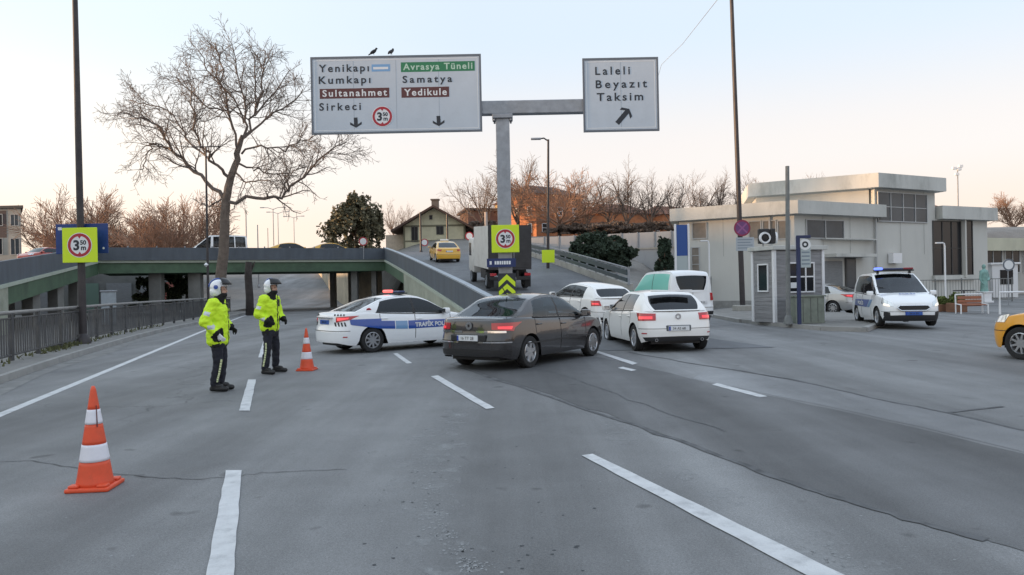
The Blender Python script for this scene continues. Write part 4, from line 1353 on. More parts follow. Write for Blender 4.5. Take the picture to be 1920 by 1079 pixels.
mb = wallstrip(MB(), [(xl(y) - .01, y) for y in Yg], [zr(y) - .85 for y in Yg], [zr(y) - .162 for y in Yg], .4); local(mb, ro).build('girder', m_green, ramp)
mb = wallstrip(MB(), [(xl(y) + 4.5, y) for y in Yg + [61, 64]], [-.1] * 16, [zr(y) - .2 for y in Yg + [61, 64]], .4); local(mb, ro).build('inner_wall', m_darkconc, ramp)
Yb = [64, 68, 78, 90, 105, 120]
mb = wallstrip(MB(), [(pl([(64, -11.6), (68, -13.9), (78, -17.8), (105, -27), (120, -32)], y), y) for y in Yb], [-.2] * 6, [min(5.2, zr(y) + .3) for y in Yb], .5); local(mb, ro).build('retaining_wall', mat('lit_wall', (.42, .37, .28), .9, var=.25, vscale=.5, dirt=(.2, .17, .13), dirt_amt=.6), ramp)
Yq = [18.2 + .8 * k for k in range(20)]
mb = wallstrip(MB(), [(xrr(y), y) for y in Yq], [-.1] * 20, [zr(y) + .012 for y in Yq], -.05); local(mb, ro).build('side_wall', m_concrete, ramp)
# steel barrier on the ramp's right
bar_ = empty('crash_barrier', (xrr(30), 30, zr(30)), 0, 'dark steel crash barrier with pale rails along the right of the ramp', 'barrier')
bo = (xrr(30), 30, zr(30))
Yr = [32.5 + 1.0 * k for k in range(35)]
m_bar = mat('barrier_blue', (.06, .085, .095), .5, .3, var=.2)
for nm, z0, z1, th, m in (('base_wall', -2.2, .34, .3, m_concrete), ('lower_rail', .42, .60, .08, m_bar), ('upper_rail', .72, .95, .08, m_bar), ('handrail', 1.0, 1.06, .06, m_galv)):
    mb = wallstrip(MB(), [(xrr(y) + .05, y) for y in Yr], [zr(y) + z0 for y in Yr], [zr(y) + z1 for y in Yr], th)
    local(mb, bo).build(nm, m, bar_)
for y in Yr[::2]:
    mb = MB(); mb.box(xrr(y) + .1, y - .05, zr(y) + .3, xrr(y) + .2, y + .05, zr(y) + 1.0)
    local(mb, bo).build('post', m_galv, bar_)

# ---------------------------------------------------------------- bridge over the underpass
CA, AA = Vector((-28.5, 51.5)), Vector((-10.2, 60.0))
be = (AA - CA).normalized(); bn = Vector((-be.y, be.x))
ZD = 3.95
br = empty('road_bridge', (CA.x, CA.y, 0), 0, 'low green girder road bridge with blue grey parapet over the underpass', 'bridge')
bo2 = (CA.x, CA.y, 0)
C0 = CA - be * 28
def bp(s_, t): 
    q = CA + be * s_ + bn * t; return (q.x, q.y)
Lb = (AA - CA).length
mb = MB(); mb.prism([bp(-28, .2), bp(Lb, .2), bp(Lb + 6, 11), bp(-28, 11)], ZD - .25, ZD - .01); local(mb, bo2).build('deck', m_darkconc, br)
mb = MB(); mb.prism([bp(-28, .3), bp(Lb - .3, .3), bp(Lb + 5, 10.9), bp(-28, 10.9)], ZD - .008, ZD + .03); local(mb, bo2).build('roadway', m_deckroad, br)
sb = [k * Lb / 10 for k in range(11)]
mb = wallstrip(MB(), [bp(s_, 0) for s_ in sb], [ZD + .0] * 11, [ZD + .90] * 11, .18); 
mb.v = [(x, y, z) for x, y, z in mb.v]; local(mb, bo2).build('parapet', m_parapet, br)
mb = wallstrip(MB(), [bp(s_, 10.7) for s_ in sb], [ZD] * 11, [ZD + .85] * 11, .18); local(mb, bo2).build('parapet', m_parapet, br)
mb = wallstrip(MB(), [bp(s_, -.08) for s_ in sb], [ZD - .17] * 11, [ZD - .002] * 11, -.27); local(mb, bo2).build('edge_beam', m_edge, br)
mb = wallstrip(MB(), [bp(s_, .05) for s_ in sb], [ZD - .90] * 11, [ZD - .172] * 11, -.5); local(mb, bo2).build('girder', m_green, br)
for t in (2.6, 5.2, 7.8, 10.4):
    mb = wallstrip(MB(), [bp(s_, t) for s_ in sb], [ZD - .85] * 11, [ZD - .26] * 11, -.4); local(mb, bo2).build('girder', m_green, br)
po = MB()
for k in range(12):
    x, y = bp(k * Lb / 11, .12); po.box(x - .04, y - .04, ZD + .9, x + .04, y + .04, ZD + 1.02)
local(po, bo2).build('parapet_posts', m_galv, br)
for s_, wd_ in ((3.6, .9), (6.2, .9), (9.2, .5), (Lb - 2.2, .5), (Lb - .6, .4)):
    for t in (1.0, 9.5):
        if s_ == 9.2 : continue
        x, y = bp(s_, t); mb = MB(); mb.bbox(x - wd_ / 2, y - .3, -.1, x + wd_ / 2, y + .3, ZD - .86, .04)
        local(mb, bo2).build('pier', m_darkconc, br)
# left ramp that comes down towards the camera
lr = empty('flyover_ramp', (CA.x, CA.y, 0), 0, 'ramp falling from the bridge behind the railing, green below its blue grey wall', 'ramp')
ld = Vector((.324, -.946)); ln_ = Vector((-.946, -.324))
def lp(k, t): 
    q = CA + ld * k + ln_ * t; return (q.x, q.y)
def lz(k): return ZD - .0875 * k
K = [k * 1.0 for k in range(40)]
mb = wallstrip(MB(), [lp(k, 0) for k in K], [lz(k) for k in K], [lz(k) + .98 for k in K], .18); local(mb, bo2).build('parapet', m_parapet, lr)
mb = wallstrip(MB(), [lp(k, -.08) for k in K], [lz(k) - .16 for k in K], [lz(k) - .002 for k in K], .27); local(mb, bo2).build('edge_beam', m_edge, lr)
K2 = [k for k in K if k <= 20]
mb = wallstrip(MB(), [lp(k, 0.0) for k in K2], [lz(k) - .95 for k in K2], [lz(k) - .162 for k in K2], .4); local(mb, bo2).build('girder', m_green, lr)
K3 = [k for k in K if k >= 20]
mb = wallstrip(MB(), [lp(k, -.03) for k in K3], [-.1] * len(K3), [lz(k) - .163 for k in K3], .5); local(mb, bo2).build('side_wall', m_wallpale, lr)
mb = MB(); mb.grid([[(*lp(k, t), lz(k) + .02) for t in (.15, 7)] for k in K]); local(mb, bo2).build('roadway', m_deckroad, lr)
mb = wallstrip(MB(), [lp(k, 5.0) for k in K2], [-.1] * len(K2), [lz(k) - .1 for k in K2], .4); local(mb, bo2).build('inner_wall', m_darkconc, lr)
for k in (4, 9, 14, 19.4):
    x, y = lp(k, .6); mb = MB(); mb.bbox(x - .3, y - .3, -.1, x + .3, y + .3, lz(k) - .96, .03); local(mb, bo2).build('pier', m_darkconc, lr)
# rear retaining wall seen under the bridge, with roller shutters
wl_ = empty('retaining_wall', (*bp(-2, 24), 0), 0, 'grey panelled wall standing beyond the left part of the bridge', 'wall')
mb = wallstrip(MB(), [bp(-30, 17), bp(5.6, 17), bp(8.0, 30)], [-.2] * 3, [4.2] * 3, -.4)
local(mb, (*bp(-2, 24), 0)).build('wall_face', mat('grey_panels', (.13, .135, .13), .8, var=.4, vscale=.5, dirt=(.05, .05, .05), dirt_amt=.5, dscale=.5), wl_)
m_shut = mat('shutter_grey', (.19, .20, .21), .6, .3, var=.15, stretch=(1, 1, 6))
for s0, s1, m in ((-6, -4.2, m_shut), (-3.4, -1.2, mat('shutter_green', (.10, .16, .13), .7)), (-.6, 1.4, m_shut), (2.0, 3.4, m_shut), (3.8, 5.0, mat('shutter_red', (.30, .10, .08), .7))):
    a, b = bp(s0, 16.9), bp(s1, 16.9)
    mb = wallstrip(MB(), [a, b], [0, 0], [2.6, 2.6], .06); local(mb, (*bp(-2, 24), 0)).build('shutter', m, wl_)
# =================================================================== trees
m_bark = mat('plane_bark', (.145, .115, .095), .9, var=.35, vscale=3, dirt=(.26, .22, .18), dirt_amt=.5, dscale=2, bump=.5, bscale=8)
m_twig = mat('dark_twig', (.165, .135, .118), .9)
m_barkd = mat('dark_bark', (.055, .046, .042), .95, var=.4, vscale=3, bump=.5, bscale=8)
m_bark2 = mat('brown_bark', (.15, .095, .07), .9, var=.3, vscale=2)
m_twig2 = mat('russet_twig', (.30, .185, .13), .9, var=.25, vscale=.6)
m_twig3 = mat('grey_brown_twig', (.165, .128, .108), .9, var=.25, vscale=.6)
def rvec(r, s=1.0): return Vector((r.gauss(0, s), r.gauss(0, s), r.gauss(0, s)))
def branch(mb, p, d, L, r0, lvl, r, prm):
    seg = prm['seg'][lvl]; n = max(2, int(L / seg))
    pts = [p.copy()]; d = d.normalized()
    for i in range(n):
        d = (d + rvec(r, prm['wob']) + Vector((0, 0, prm['up'][lvl]))).normalized()
        pts.append(pts[-1] + d * (L / n))
    rt = max(prm['rmin'], r0 * prm.get('taper', .4))
    rad = [lerp(r0, rt, i / n) for i in range(n + 1)]
    mb.tube(pts, rad, prm['sides'][lvl], cap=False)
    if lvl + 1 < len(prm['seg']):
        kids(mb, pts, rad, lvl, L, r, prm)
def kids(mb, pts, rad, lvl, L, r, prm, t0=.18):
    n = len(pts) - 1
    k = max(1, int(L * prm['dens'][lvl] * r.uniform(.8, 1.2)))
    for j in range(k):
        t = t0 + (1 - t0) * (j + r.random()) / k
        i = min(n - 1, int(t * n)); q = pts[i].lerp(pts[i + 1], t * n - i)
        d = (pts[i + 1] - pts[i]).normalized()
        side = d.cross(rvec(r)).normalized()
        a = R(r.uniform(*prm['ang']))
        nd = d * math.cos(a) + side * math.sin(a)
        l2 = min(prm['lmax'][lvl], L * r.uniform(.32, .6) * (1.15 - .55 * t))
        branch(mb, q, nd, max(.25, l2), max(prm['rmin'], lerp(rad[i], rad[i + 1], .5) * r.uniform(.45, .65)), lvl + 1, r, prm)

# ---- the big plane tree by the underpass
TY = 47.0
rt = random.Random(11)
def TP(zx, zy, dep=0.0): 
    if zy < 760: zx, zy = 590 + (zx - 590) * .94, 690 + (zy - 690) * .91
    return P(180 + zx / 2.296, 30 + zy / 2.296, TY + dep)
def jag(pts, amt, r):
    out = []
    for a, b in zip(pts, pts[1:]):
        out.append(a)
        for f in (.33, .67): out.append(a.lerp(b, f) + rvec(r, amt))
    out.append(pts[-1]); return out
tbase = G(410, 601); tb = P(412, 560, TY); tb.z = 0
tree = empty('plane_tree', tb, 0, 'tall bare plane tree with spreading limbs in front of the bridge', 'tree')
trunk_pts = [Vector((tb.x - .1, TY, -.1)), P(413, 560, TY), P(416, 500, TY), TP(555, 900), TP(560, 790), TP(575, 720), TP(600, 640), TP(615, 560), TP(635, 500, .3)]
trm = MB(); trm.tube([p - tb for p in jag(trunk_pts, .03, rt)], [lerp(.39, .26, i / 12) if i < 12 else lerp(.26, .14, (i - 12) / 12) for i in range(25)], 12)
trm.build('trunk', m_bark, tree, smooth='all')
limbs = [
 ([(548, 785), (470, 720), (380, 640), (310, 570), (270, 480), (220, 440), (150, 420), (90, 395)], .17, -1.5),
 ([(310, 570), (262, 540), (225, 535), (205, 570), (190, 620), (165, 660)], .075, -1.4),
 ([(575, 700), (520, 640), (480, 605), (440, 540), (415, 440), (400, 300), (380, 230)], .13, -3),
 ([(480, 608), (400, 540), (350, 460), (290, 380), (180, 345), (110, 330)], .08, 1.5),
 ([(565, 800), (690, 785), (800, 787), (850, 740), (940, 665), (1010, 590), (1070, 545), (1110, 530)], .15, -1),
 ([(598, 672), (650, 720), (710, 710), (780, 718)], .075, -2),
 ([(615, 630), (680, 650), (730, 675), (860, 675), (920, 650)], .09, 1.5),
 ([(630, 585), (720, 545), (830, 575), (900, 520), (960, 500)], .085, -2),
 ([(640, 510), (740, 420), (860, 340), (910, 280)], .10, 2),
 ([(612, 570), (590, 460), (570, 380), (480, 370), (400, 290), (330, 220)], .10, -1.5),
 ([(592, 470), (560, 300), (530, 150), (510, 60)], .10, 1),
 ([(638, 510), (650, 380), (620, 250), (590, 80)], .11, -1),
 ([(638, 510), (690, 400), (720, 250), (740, 100)], .11, .5),
 ([(690, 405), (780, 300), (850, 190)], .08, 2.5),
 ([(640, 440), (600, 330), (470, 190), (440, 110)], .07, -2),
 ([(700, 370), (690, 200), (680, 110)], .07, -1.5),
 ([(545, 770), (520, 800), (495, 820), (450, 815)], .07, -.6),
]
crown = MB()
prm = dict(seg=[.7, .5, .34, .25], wob=.17, up=[.05, .03, .02, .0], sides=[6, 5, 3, 3], rmin=.0100, dens=[3.4, 4.2, 4.2, 0], ang=(28, 68), lmax=[2.0, 1.05, .5, .35])
for lim, r0, dep in limbs:
    n = len(lim)
    pts = [TP(x, y, dep * (i / (n - 1)) ** 1.0 if i else 0) for i, (x, y) in enumerate(lim)]
    if lim[0] in ((310, 570), (480, 608)): pts[0] = TP(*lim[0], -.8 if lim[0] == (310, 570) else -1.2)
    pts = [p - tb for p in jag(pts, .09, rt)]
    rad = [lerp(r0 * .82, .028, (i / (len(pts) - 1)) ** .8) for i in range(len(pts))]
    crown.tube(pts, rad, 7, cap=False)
    L = sum((b - a).length for a, b in zip(pts, pts[1:]))
    kids(crown, pts, rad, 0, L, rt, prm, .2)
crown.build('crown', m_twig, tree, smooth='all')

# ---- bare trees of three habits, copied beyond the bridge and on the bank
def bare_tree(name, seed, H, spread, m_b, m_t, bushy, label, group, fork=.32, upb=.05):
    r = random.Random(seed)
    o = empty(name, (0, 0, 0), 0, label, 'tree', group)
    tr, cr = MB(), MB()
    p = Vector((0, 0, -.3)); pts = [p]
    hf = H * fork
    for i in range(4): pts.append(Vector((r.gauss(0, .05 * i), r.gauss(0, .05 * i), hf * (i + 1) / 4)))
    r0 = H * .024
    tr.tube(pts, [r0 * 1.2, r0, r0 * .9, r0 * .85, r0 * .8], 8)
    tr.build('trunk', m_b, o, smooth='all')
    pr = dict(seg=[1.1, .7, .5], wob=.13, up=[upb, .05, .04], sides=[5, 3, 3], rmin=.019 if bushy else .016, dens=[2.0 if not bushy else 3.0, 2.6 if not bushy else 4.4, 0], ang=(22, 55), lmax=[3.2, 1.7, 1.0], taper=.3)
    nb = 7 if not bushy else 10
    for k in range(nb):
        a = 2 * math.pi * (k + r.random() * .6) / nb
        t = r.uniform(.55, 1.0); q = pts[0].lerp(pts[-1], t) if k else pts[-1]
        el = r.uniform(.55, 1.25) if k else 1.4
        d = Vector((math.cos(a) * spread, math.sin(a) * spread, el))
        branch(cr, q, d, (H - hf) * r.uniform(.75, 1.0), r0 * r.uniform(.4, .6), 0, r, pr)
    cr.build('crown', m_t, o, smooth='all')
    return o
TREE_A = [bare_tree('bare_tree', s_, 9.5, .95, m_bark2, m_twig2, True, None, None, .22, .03) for s_ in (21, 22, 23)]
TREE_B = [bare_tree('bare_tree', s_, 12.5, .5, m_bark2, m_twig3, False, None, None, .28, .07) for s_ in (31, 32, 33, 34)]
used_t = set()
def put_tree(proto, loc, sc, rz, label, group):
    o = proto if proto.name not in used_t else copy_tree(proto)
    used_t.add(proto.name)
    o.location = loc; o.scale = (sc[0], sc[0], sc[1]); o.rotation_euler.z = rz
    return tag(o, label, 'tree', group)
gl = 'bare russet trees beyond the bridge'
for i, (u, v, Yd, s_, lab) in enumerate([
    (112, 372, 92, .74, 'small sunlit russet tree beyond the bridge by the red car'),
    (165, 345, 88, 1.0, 'russet tree rising behind the yellow height sign and blue board'),
    (232, 358, 94, .92, 'russet tree just beside the blue board on the lamp post'),
    (312, 350, 86, 1.02, 'broad russet tree between the blue board and the white minibus'),
    (362, 352, 92, .98, 'russet tree behind the front of the white minibus'),
    (268, 380, 98, .85, 'lower russet tree filling the gap beyond the bridge parapet')]):
    t = P(u, v, Yd); z0 = ground_h(t.x, Yd); h = t.z - z0
    put_tree(TREE_A[i % 3], (t.x, Yd, z0), (h / 9.5 * .88, h / 10.5), i * 1.7, lab, gl)
gl = 'bare trees on the bank behind the grey wall'
for i, (u, v, Yd, w_, lab) in enumerate([
    (905, 300, 112, .9, 'bare tree close to the left of the gantry post'),
    (968, 275, 104, 1.0, 'tall thin bare tree just right of the gantry post'),
    (1046, 290, 100, 1.25, 'dense rounded bare tree behind the lamp post with a yellow board'),
    (1098, 312, 106, .9, 'bare tree right of the rounded dense crown above the dark bush'),
    (1140, 318, 108, .9, 'bare tree above the middle of the dark bush'),
    (1172, 308, 102, 1.0, 'upright bare tree above the right end of the dark bush'),
    (1218, 316, 104, 1.0, 'bare tree above the pale wall between the bush and the small conifer'),
    (1262, 322, 108, .9, 'bare tree above the small conifer'),
    (1305, 316, 112, 1.0, 'bare tree behind the left end of the pale roof slab'),
    (1345, 322, 106, .9, 'bare tree behind the roof slab left of the tall dark lamp post'),
    (1400, 318, 104, 1.1, 'bare tree right behind the tall dark lamp post'),
    (1430, 332, 112, .9, 'bare tree partly hidden by the upper pale block'),
    (1500, 312, 124, .9, 'faint bare crown showing over the upper pale block'),
    (1898, 356, 118, 1.2, 'bare tree beyond the low flat building'),
    (770, 378, 118, .8, 'bare tree behind the left eave of the gabled house'),
    (738, 372, 112, .8, 'thin bare tree left of the gabled house'),
    (862, 362, 122, .8, 'bare tree behind the dark roof of the gabled house')]):
    t = P(u, v, Yd); z0 = ground_h(t.x, Yd); h = max(4, t.z - z0)
    pr_ = TREE_A[i % 3] if i in (2, 13) else TREE_B[i % 4]
    H0 = 10.8 if i in (2, 13) else 13.5
    put_tree(pr_, (t.x, Yd, z0 - .2), (h / H0 * w_, h / H0), i * 2.1, lab, gl)

# ---- evergreens and bushes
def leafmass(mb, clumps, per, size, r, flat=.5):
    for c, rad in clumps:
        for k in range(per):
            q = rvec(r, .5); q = q.normalized() * (r.random() ** .45)
            p = c + Vector((q.x * rad[0], q.y * rad[1], q.z * rad[2]))
            s_ = size * r.uniform(.6, 1.4); a = rvec(r).normalized(); b = a.cross(rvec(r)).normalized()
            a = a * s_; b = b * s_ * flat
            mb.add([p - a - b, p + a - b, p + a + b, p - a + b], [(0, 1, 2, 3)])
def evergreen(name, loc, wd, ht, n, m, seed, label, cat, trunk=True, size=.16, per=160, spiky=0.0, group=None):
    r = random.Random(seed)
    o = empty(name, loc, 0, label, cat, group)
    cl = []
    for k in range(n):
        a = r.random() * 6.3; t = r.random(); rr_ = math.sqrt(r.random()) * wd / 2
        z = ht * (.10 + .8 * t); lim = 1.0 - (.55 * max(0, (t - .45) / .55) ** 1.4)
        cl.append((Vector((math.cos(a) * rr_ * lim, math.sin(a) * rr_ * lim * .8, z)), Vector((wd * .12, wd * .12, ht * .10)) * r.uniform(.6, 1.25)))
    for k in range(int(n * spiky)):
        a = r.random() * 6.3; rr_ = r.uniform(.1, .95) * wd / 2
        z = ht * r.uniform(.55, .98) * (1 - .35 * (rr_ / (wd / 2)))
        cl.append((Vector((math.cos(a) * rr_, math.sin(a) * rr_ * .8, z)), Vector((wd * .035, wd * .035, ht * .13))))
    mb = MB(); leafmass(mb, cl, per, size, r); mb.build('crown', m, o)
    tk = MB()
    tk.tube([(0, 0, -.5), (.05, 0, ht * .4), (0, .05, ht * .8)], [ht * .03, ht * .022, .03], 7)
    for k in range(7):
        a = k * .9; tk.tube([(0, 0, ht * (.1 + .08 * k)), (math.cos(a) * wd * .36, math.sin(a) * wd * .3, ht * (.3 + .08 * k))], [ht * .014, .03], 5)
    tk.build('trunk', m_bark2, o)
    return o
m_ever = mat('evergreen_leaf', (.125, .115, .07), .8, var=.5, vscale=1.2)
m_bush = mat('bush_leaf', (.034, .054, .034), .8, var=.5, vscale=1.6)
m_shrub = mat('shrub_leaf', (.075, .10, .055), .8, var=.5, vscale=1.6)
m_hedge = mat('russet_hedge', (.15, .112, .09), .9, var=.4, vscale=.6)
t = P(668, 470, 84); evergreen('evergreen_tree', (t.x, 84, 4.0), 7.0, 8.4, 46, m_ever, 41, 'dark evergreen tree beyond the bridge, left of the gabled house', 'tree', size=.17, per=85, spiky=1.6)
t = P(640, 462, 96); evergreen('evergreen_shrub', (t.x, 96, 4.3), 4.0, 3.6, 24, m_ever, 47, 'low dark shrub at the left foot of the evergreen tree', 'shrub', size=.2, per=110, spiky=.5)
t = P(1122, 505, 50); zb_ = ground_h(t.x, 50); evergreen('evergreen_bush', (t.x, 50, zb_ - .3), 4.4, P(1122, 442, 50).z - zb_ + .5, 70, m_bush, 42, 'large dark evergreen bush behind the crash barrier', 'bush', size=.13, per=190, spiky=.7)
t = P(1247, 495, 46); zb_ = ground_h(t.x, 46); evergreen('conifer', (t.x, 46, zb_ - .2), 1.2, P(1247, 442, 46).z - zb_ + .3, 26, m_bush, 43, 'small dark conifer beside the blue board', 'tree', size=.10, per=110, spiky=.7)
rr = random.Random(4)
for k, (u, Yd, wd, ht, lab) in enumerate([(1085, 98, 8, 1.6, 'russet thicket on the bank right of the orange brick house'), (1150, 96, 9, 1.7, 'russet thicket on the bank above the dark bush'), (1225, 97, 9, 1.6, 'russet thicket on the bank above the small conifer'),
                                   (905, 96, 7, 2.2, 'russet thicket behind the truck and the gabled house')]):
    x = XU(u, Yd); evergreen('winter_thicket', (x, Yd, ground_h(x, Yd)), wd, ht, 34, m_hedge, 60 + k, lab, 'thicket', size=.10, per=150, spiky=1.8, group='russet thickets along the bank')
for k, (u, Yd, wd, ht, lab) in enumerate([(330, 74, 3.4, 3.4, 'dark shrub seen under the bridge in the gap left of the bridge pier'), (282, 72, 3.0, 3.0, 'dark shrub seen under the bridge beside the pale cabinet')]):
    x = XU(u, Yd - 12); evergreen('shrub', (x, Yd - 12, 0), wd, ht, 22, m_shrub, 80 + k, lab, 'shrub', size=.14, per=100, spiky=.5)
# trunk of a second tree, cut off by the bridge
t = P(468, 580, 50); o = empty('tree_stump', (t.x, 50, 0), 0, 'dark pollarded trunk standing in front of the bridge beside the plane tree', 'tree')
mb = MB(); mb.tube([(0, 0, -.1), (.02, 0, 1.2), (-.05, 0, 2.6), (.02, 0, 3.6)], [.27, .25, .24, .22], 12); mb.build('trunk', m_barkd, o, smooth='all')
mb = MB(); mb.tube([(.05, 0, 2.9), (.28, .05, 3.3), (.36, .1, 3.6)], [.10, .07, .05], 7); mb.build('limb', m_barkd, o, smooth='all')
# =================================================================== buildings
def hit(u, v, A, B):
    """where the sight line of a photo pixel meets the upright plane through A-B: (distance along A-B, height)"""
    p, q = lvl(u, v); dx = p / F
    ex, ey = B[0] - A[0], B[1] - A[1]; L = math.hypot(ex, ey); ex /= L; ey /= L
    # A + e*t = Y*(dx,1)
    det = ex * -1 + dx * ey
    # ex*t - dx*Y = -A0 ; ey*t - Y = -A1
    t = ((-A[0]) * (-1) - (-dx) * (-A[1])) / (ex * (-1) - (-dx) * ey)
    Y = A[1] + ey * t
    return t, CAM_H - q / F * Y
class Face:
    def __init__(s, A, B): 
        s.A, s.B = Vector((*A, 0)), Vector((*B, 0)); s.e = (s.B - s.A).normalized(); s.n = Vector((s.e.y, -s.e.x, 0))
    def box(s, mb, t0, z0, t1, z1, o0, o1, mi=0):
        vs = []
        for o in (o0, o1):
            for (t, z) in ((t0, z0), (t1, z0), (t1, z1), (t0, z1)):
                q = s.A + s.e * t + s.n * o; vs.append((q.x, q.y, z))
        mb.add(vs, [(0, 1, 2, 3), (7, 6, 5, 4), (0, 4, 5, 1), (1, 5, 6, 2), (2, 6, 7, 3), (3, 7, 4, 0)], mi); return mb
    def rect(s, u0, v0, u1, v1):
        t0, z0 = hit(u0, v0, s.A, s.B); t1, z1 = hit(u1, v1, s.A, s.B)
        return min(t0, t1), min(z0, z1), max(t0, t1), max(z0, z1)
m_cream = mat('cream_wall', (.55, .55, .52), .85, var=.10, vscale=.5, dirt=(.40, .40, .37), dirt_amt=.5, dscale=.5, bump=.12, bscale=20, stretch=(1, 1, .35))
m_slab = mat('roof_slab', (.52, .525, .50), .85, var=.12, vscale=.6, dirt=(.20, .21, .19), dirt_amt=.55, dscale=.7, stretch=(1, 1, .4))
m_wing = mat('window_glass_grey', (.06, .07, .08), .25, spec=.35, var=.3, vscale=.4)
m_wind = mat('window_glass_dark', (.016, .018, .022), .2, spec=.3)
m_frame = mat('window_frame_grey', (.42, .43, .43), .5)
m_dkframe = mat('window_frame_dark', (.05, .05, .05), .6)
def window(face, root, r, nx=1, nz=1, gm=None, fm=None, fw=.06, name='window', shade=None):
    t0, z0, t1, z1 = r
    mb = MB(); fm = fm or m_frame
    face.box(mb, t0, z0, t1, z0 + fw, .003, .07); face.box(mb, t0, z1 - fw, t1, z1, .003, .07)
    for k in range(nx + 1):
        t = lerp(t0, t1 - fw, k / nx); face.box(mb, t, z0 + fw, t + fw, z1 - fw, .003, .068)
    for k in range(1, nz):
        z = lerp(z0, z1, k / nz); face.box(mb, t0 + fw, z - fw * .4, t1 - fw, z + fw * .4, .003, .06)
    o = mb.build(name, fm, root)
    g = MB(); face.box(g, t0 + fw * .5, z0 + fw * .5, t1 - fw * .5, z1 - fw * .5, .002, .025); g.build('pane', gm or m_wing, o)
    return o
def put(o, mb): 
    return local(mb, o)
Lp, Kp, R1, R2, R3 = (10.7, 47.5), (16.7, 44.0), (23.2, 47.6), (28.7, 50.5), (33.8, 53.0)
L2 = (17.0, 51.2)
bo_ = (Kp[0], Kp[1], 0)
hq = empty('office_building', bo_, 0, 'cream flat roofed building with stepped slab roofs and dark windows behind the kiosk', 'building')
class LFace(Face):
    def box(s, mb, *a, **k):
        m2 = MB(); Face.box(s, m2, *a, **k); local(m2, bo_); mb.add(m2.v, m2.f); return mb
mb = MB(); mb.prism([Lp, Kp, R1, (21, 58), (13.5, 58)], -.1, 5.55)
mb.prism([(R1[0] + .02, R1[1] + .012), R2, (26.5, 60), (21.05, 58)], -.1, 7.45)
mb.prism([(16.9, 51.3), (23.0, 47.9), (23.1, 58.1), (18.5, 58.1)], 5.5, 7.44)
mb.prism([(R2[0] + .03, R2[1] + .02), R3, (31, 62), (26.6, 60)], -.1, 5.6)
local(mb, bo_).build('wall', m_cream, hq)
def outset(plan, o):
    c = sum((Vector(p) for p in plan), Vector((0, 0))) / len(plan)
    n = len(plan); out = []
    for i in range(n):
        a, b, d = Vector(plan[i - 1]), Vector(plan[i]), Vector(plan[(i + 1) % n])
        e1, e2 = (b - a).normalized(), (d - b).normalized()
        n1, n2 = Vector((e1.y, -e1.x)), Vector((e2.y, -e2.x))
        m = (n1 + n2); m = m / max(.3, m.length_squared) * 2
        out.append(tuple(b + m * o))
    return out
mb = MB(); mb.prism(outset([Lp, Kp, R1, (21, 58), (13.5, 58)], .55), 5.52, 6.3); local(mb, bo_).build('roof_slab', m_slab, hq)
mb = MB(); mb.prism(outset([(16.9, 51.3), R1, R2, (26.5, 60), (18.5, 58)], .55), 7.4, 8.3); local(mb, bo_).build('roof_slab', m_slab, hq)
mb = MB(); mb.prism(outset([(R2[0] + .6, R2[1] + .3), R3, (31, 62), (26.9, 60)], .5), 5.57, 6.45); local(mb, bo_).build('roof_slab', m_slab, hq)
fl, ff, fr = LFace(Lp, Kp), LFace(Kp, R2), LFace(R2, R3)
m_shade = mat('drawn_blind', (.23, .20, .17), .8, var=.2, vscale=2)
window(fl, hq, fl.rect(1297, 418, 1326, 448), 1, 1, m_shade)
window(fl, hq, fl.rect(1296, 464, 1313, 512), 1, 3, m_shade)
window(fl, hq, fl.rect(1403, 415, 1428, 449), 1, 1, m_shade)
window(fl, hq, fl.rect(1429, 414, 1456, 449), 1, 1, m_shade)
window(fl, hq, fl.rect(1457, 414, 1480, 449), 1, 1, m_shade)
window(ff, hq, ff.rect(1510, 411, 1582, 449), 2, 1)
window(ff, hq, ff.rect(1644, 359, 1738, 419), 4, 2)
window(fr, hq, fr.rect(1747, 414, 1802, 516), 3, 2, m_wind, m_dkframe, .05)
window(fr, hq, fr.rect(1806, 414, 1824, 516), 1, 2, m_wind, m_dkframe, .05)
mb = MB(); fr.box(mb, *(fr.rect(1801, 410, 1806, 520)[:2]), *(fr.rect(1801, 410, 1806, 520)[2:]), .001, .3); mb.build('column', m_cream, hq)
r_ = ff.rect(1540, 447, 1638, 451); mb = MB(); ff.box(mb, *r_, .002, .35); mb.build('ledge', m_slab, hq)
r_ = ff.rect(1545, 477, 1620, 483); mb = MB(); ff.box(mb, *r_, .002, .9); mb.build('door_canopy', m_slab, hq)
r_ = ff.rect(1584, 484, 1605, 560); mb = MB(); ff.box(mb, r_[0], 0, r_[2], r_[3], .002, .05); dr = mb.build('door', m_dkframe, hq)
mb = MB(); ff.box(mb, r_[0] + .1, 1.1, r_[2] - .1, r_[3] - .1, .051, .06); mb.build('pane', m_wing, dr)
r_ = ff.rect(1545, 490, 1580, 560); mb = MB(); ff.box(mb, r_[0], 0, r_[2], r_[3], .002, .04); mb.build('shutter', m_shut, hq)
for fc, n_, top in ((fl, 5, 5.5), (ff, 11, 5.5), (ff, 11, 7.38)):
    L_ = (fc.B - fc.A).length
    for k in range(1, n_):
        t_ = k * L_ / n_
        if top > 6 and t_ < 7.7: continue
        mb = MB(); fc.box(mb, t_ - .012, 3.2 if top < 6 else 5.5, t_ + .012, top, .001, .006)
        if not any(w_[0] < t_ < w_[1] for w_ in ()) and k % 2 == 0: mb.build('wall_joint', mat('wall_joint', (.33, .33, .31), .9), hq)
mb = MB(); fl.box(mb, 5.5, 0, 5.6, 5.5, .01, .11); mb.build('downpipe', m_frame, hq)
mb = MB(); ff.box(mb, 7.3, 0, 7.4, 5.5, .01, .11); mb.build('downpipe', m_frame, hq)
mb = MB(); ff.box(mb, 8.6, 2.6, 9.5, 3.25, .01, .36); mb.build('air_conditioner', m_white_trim, hq)
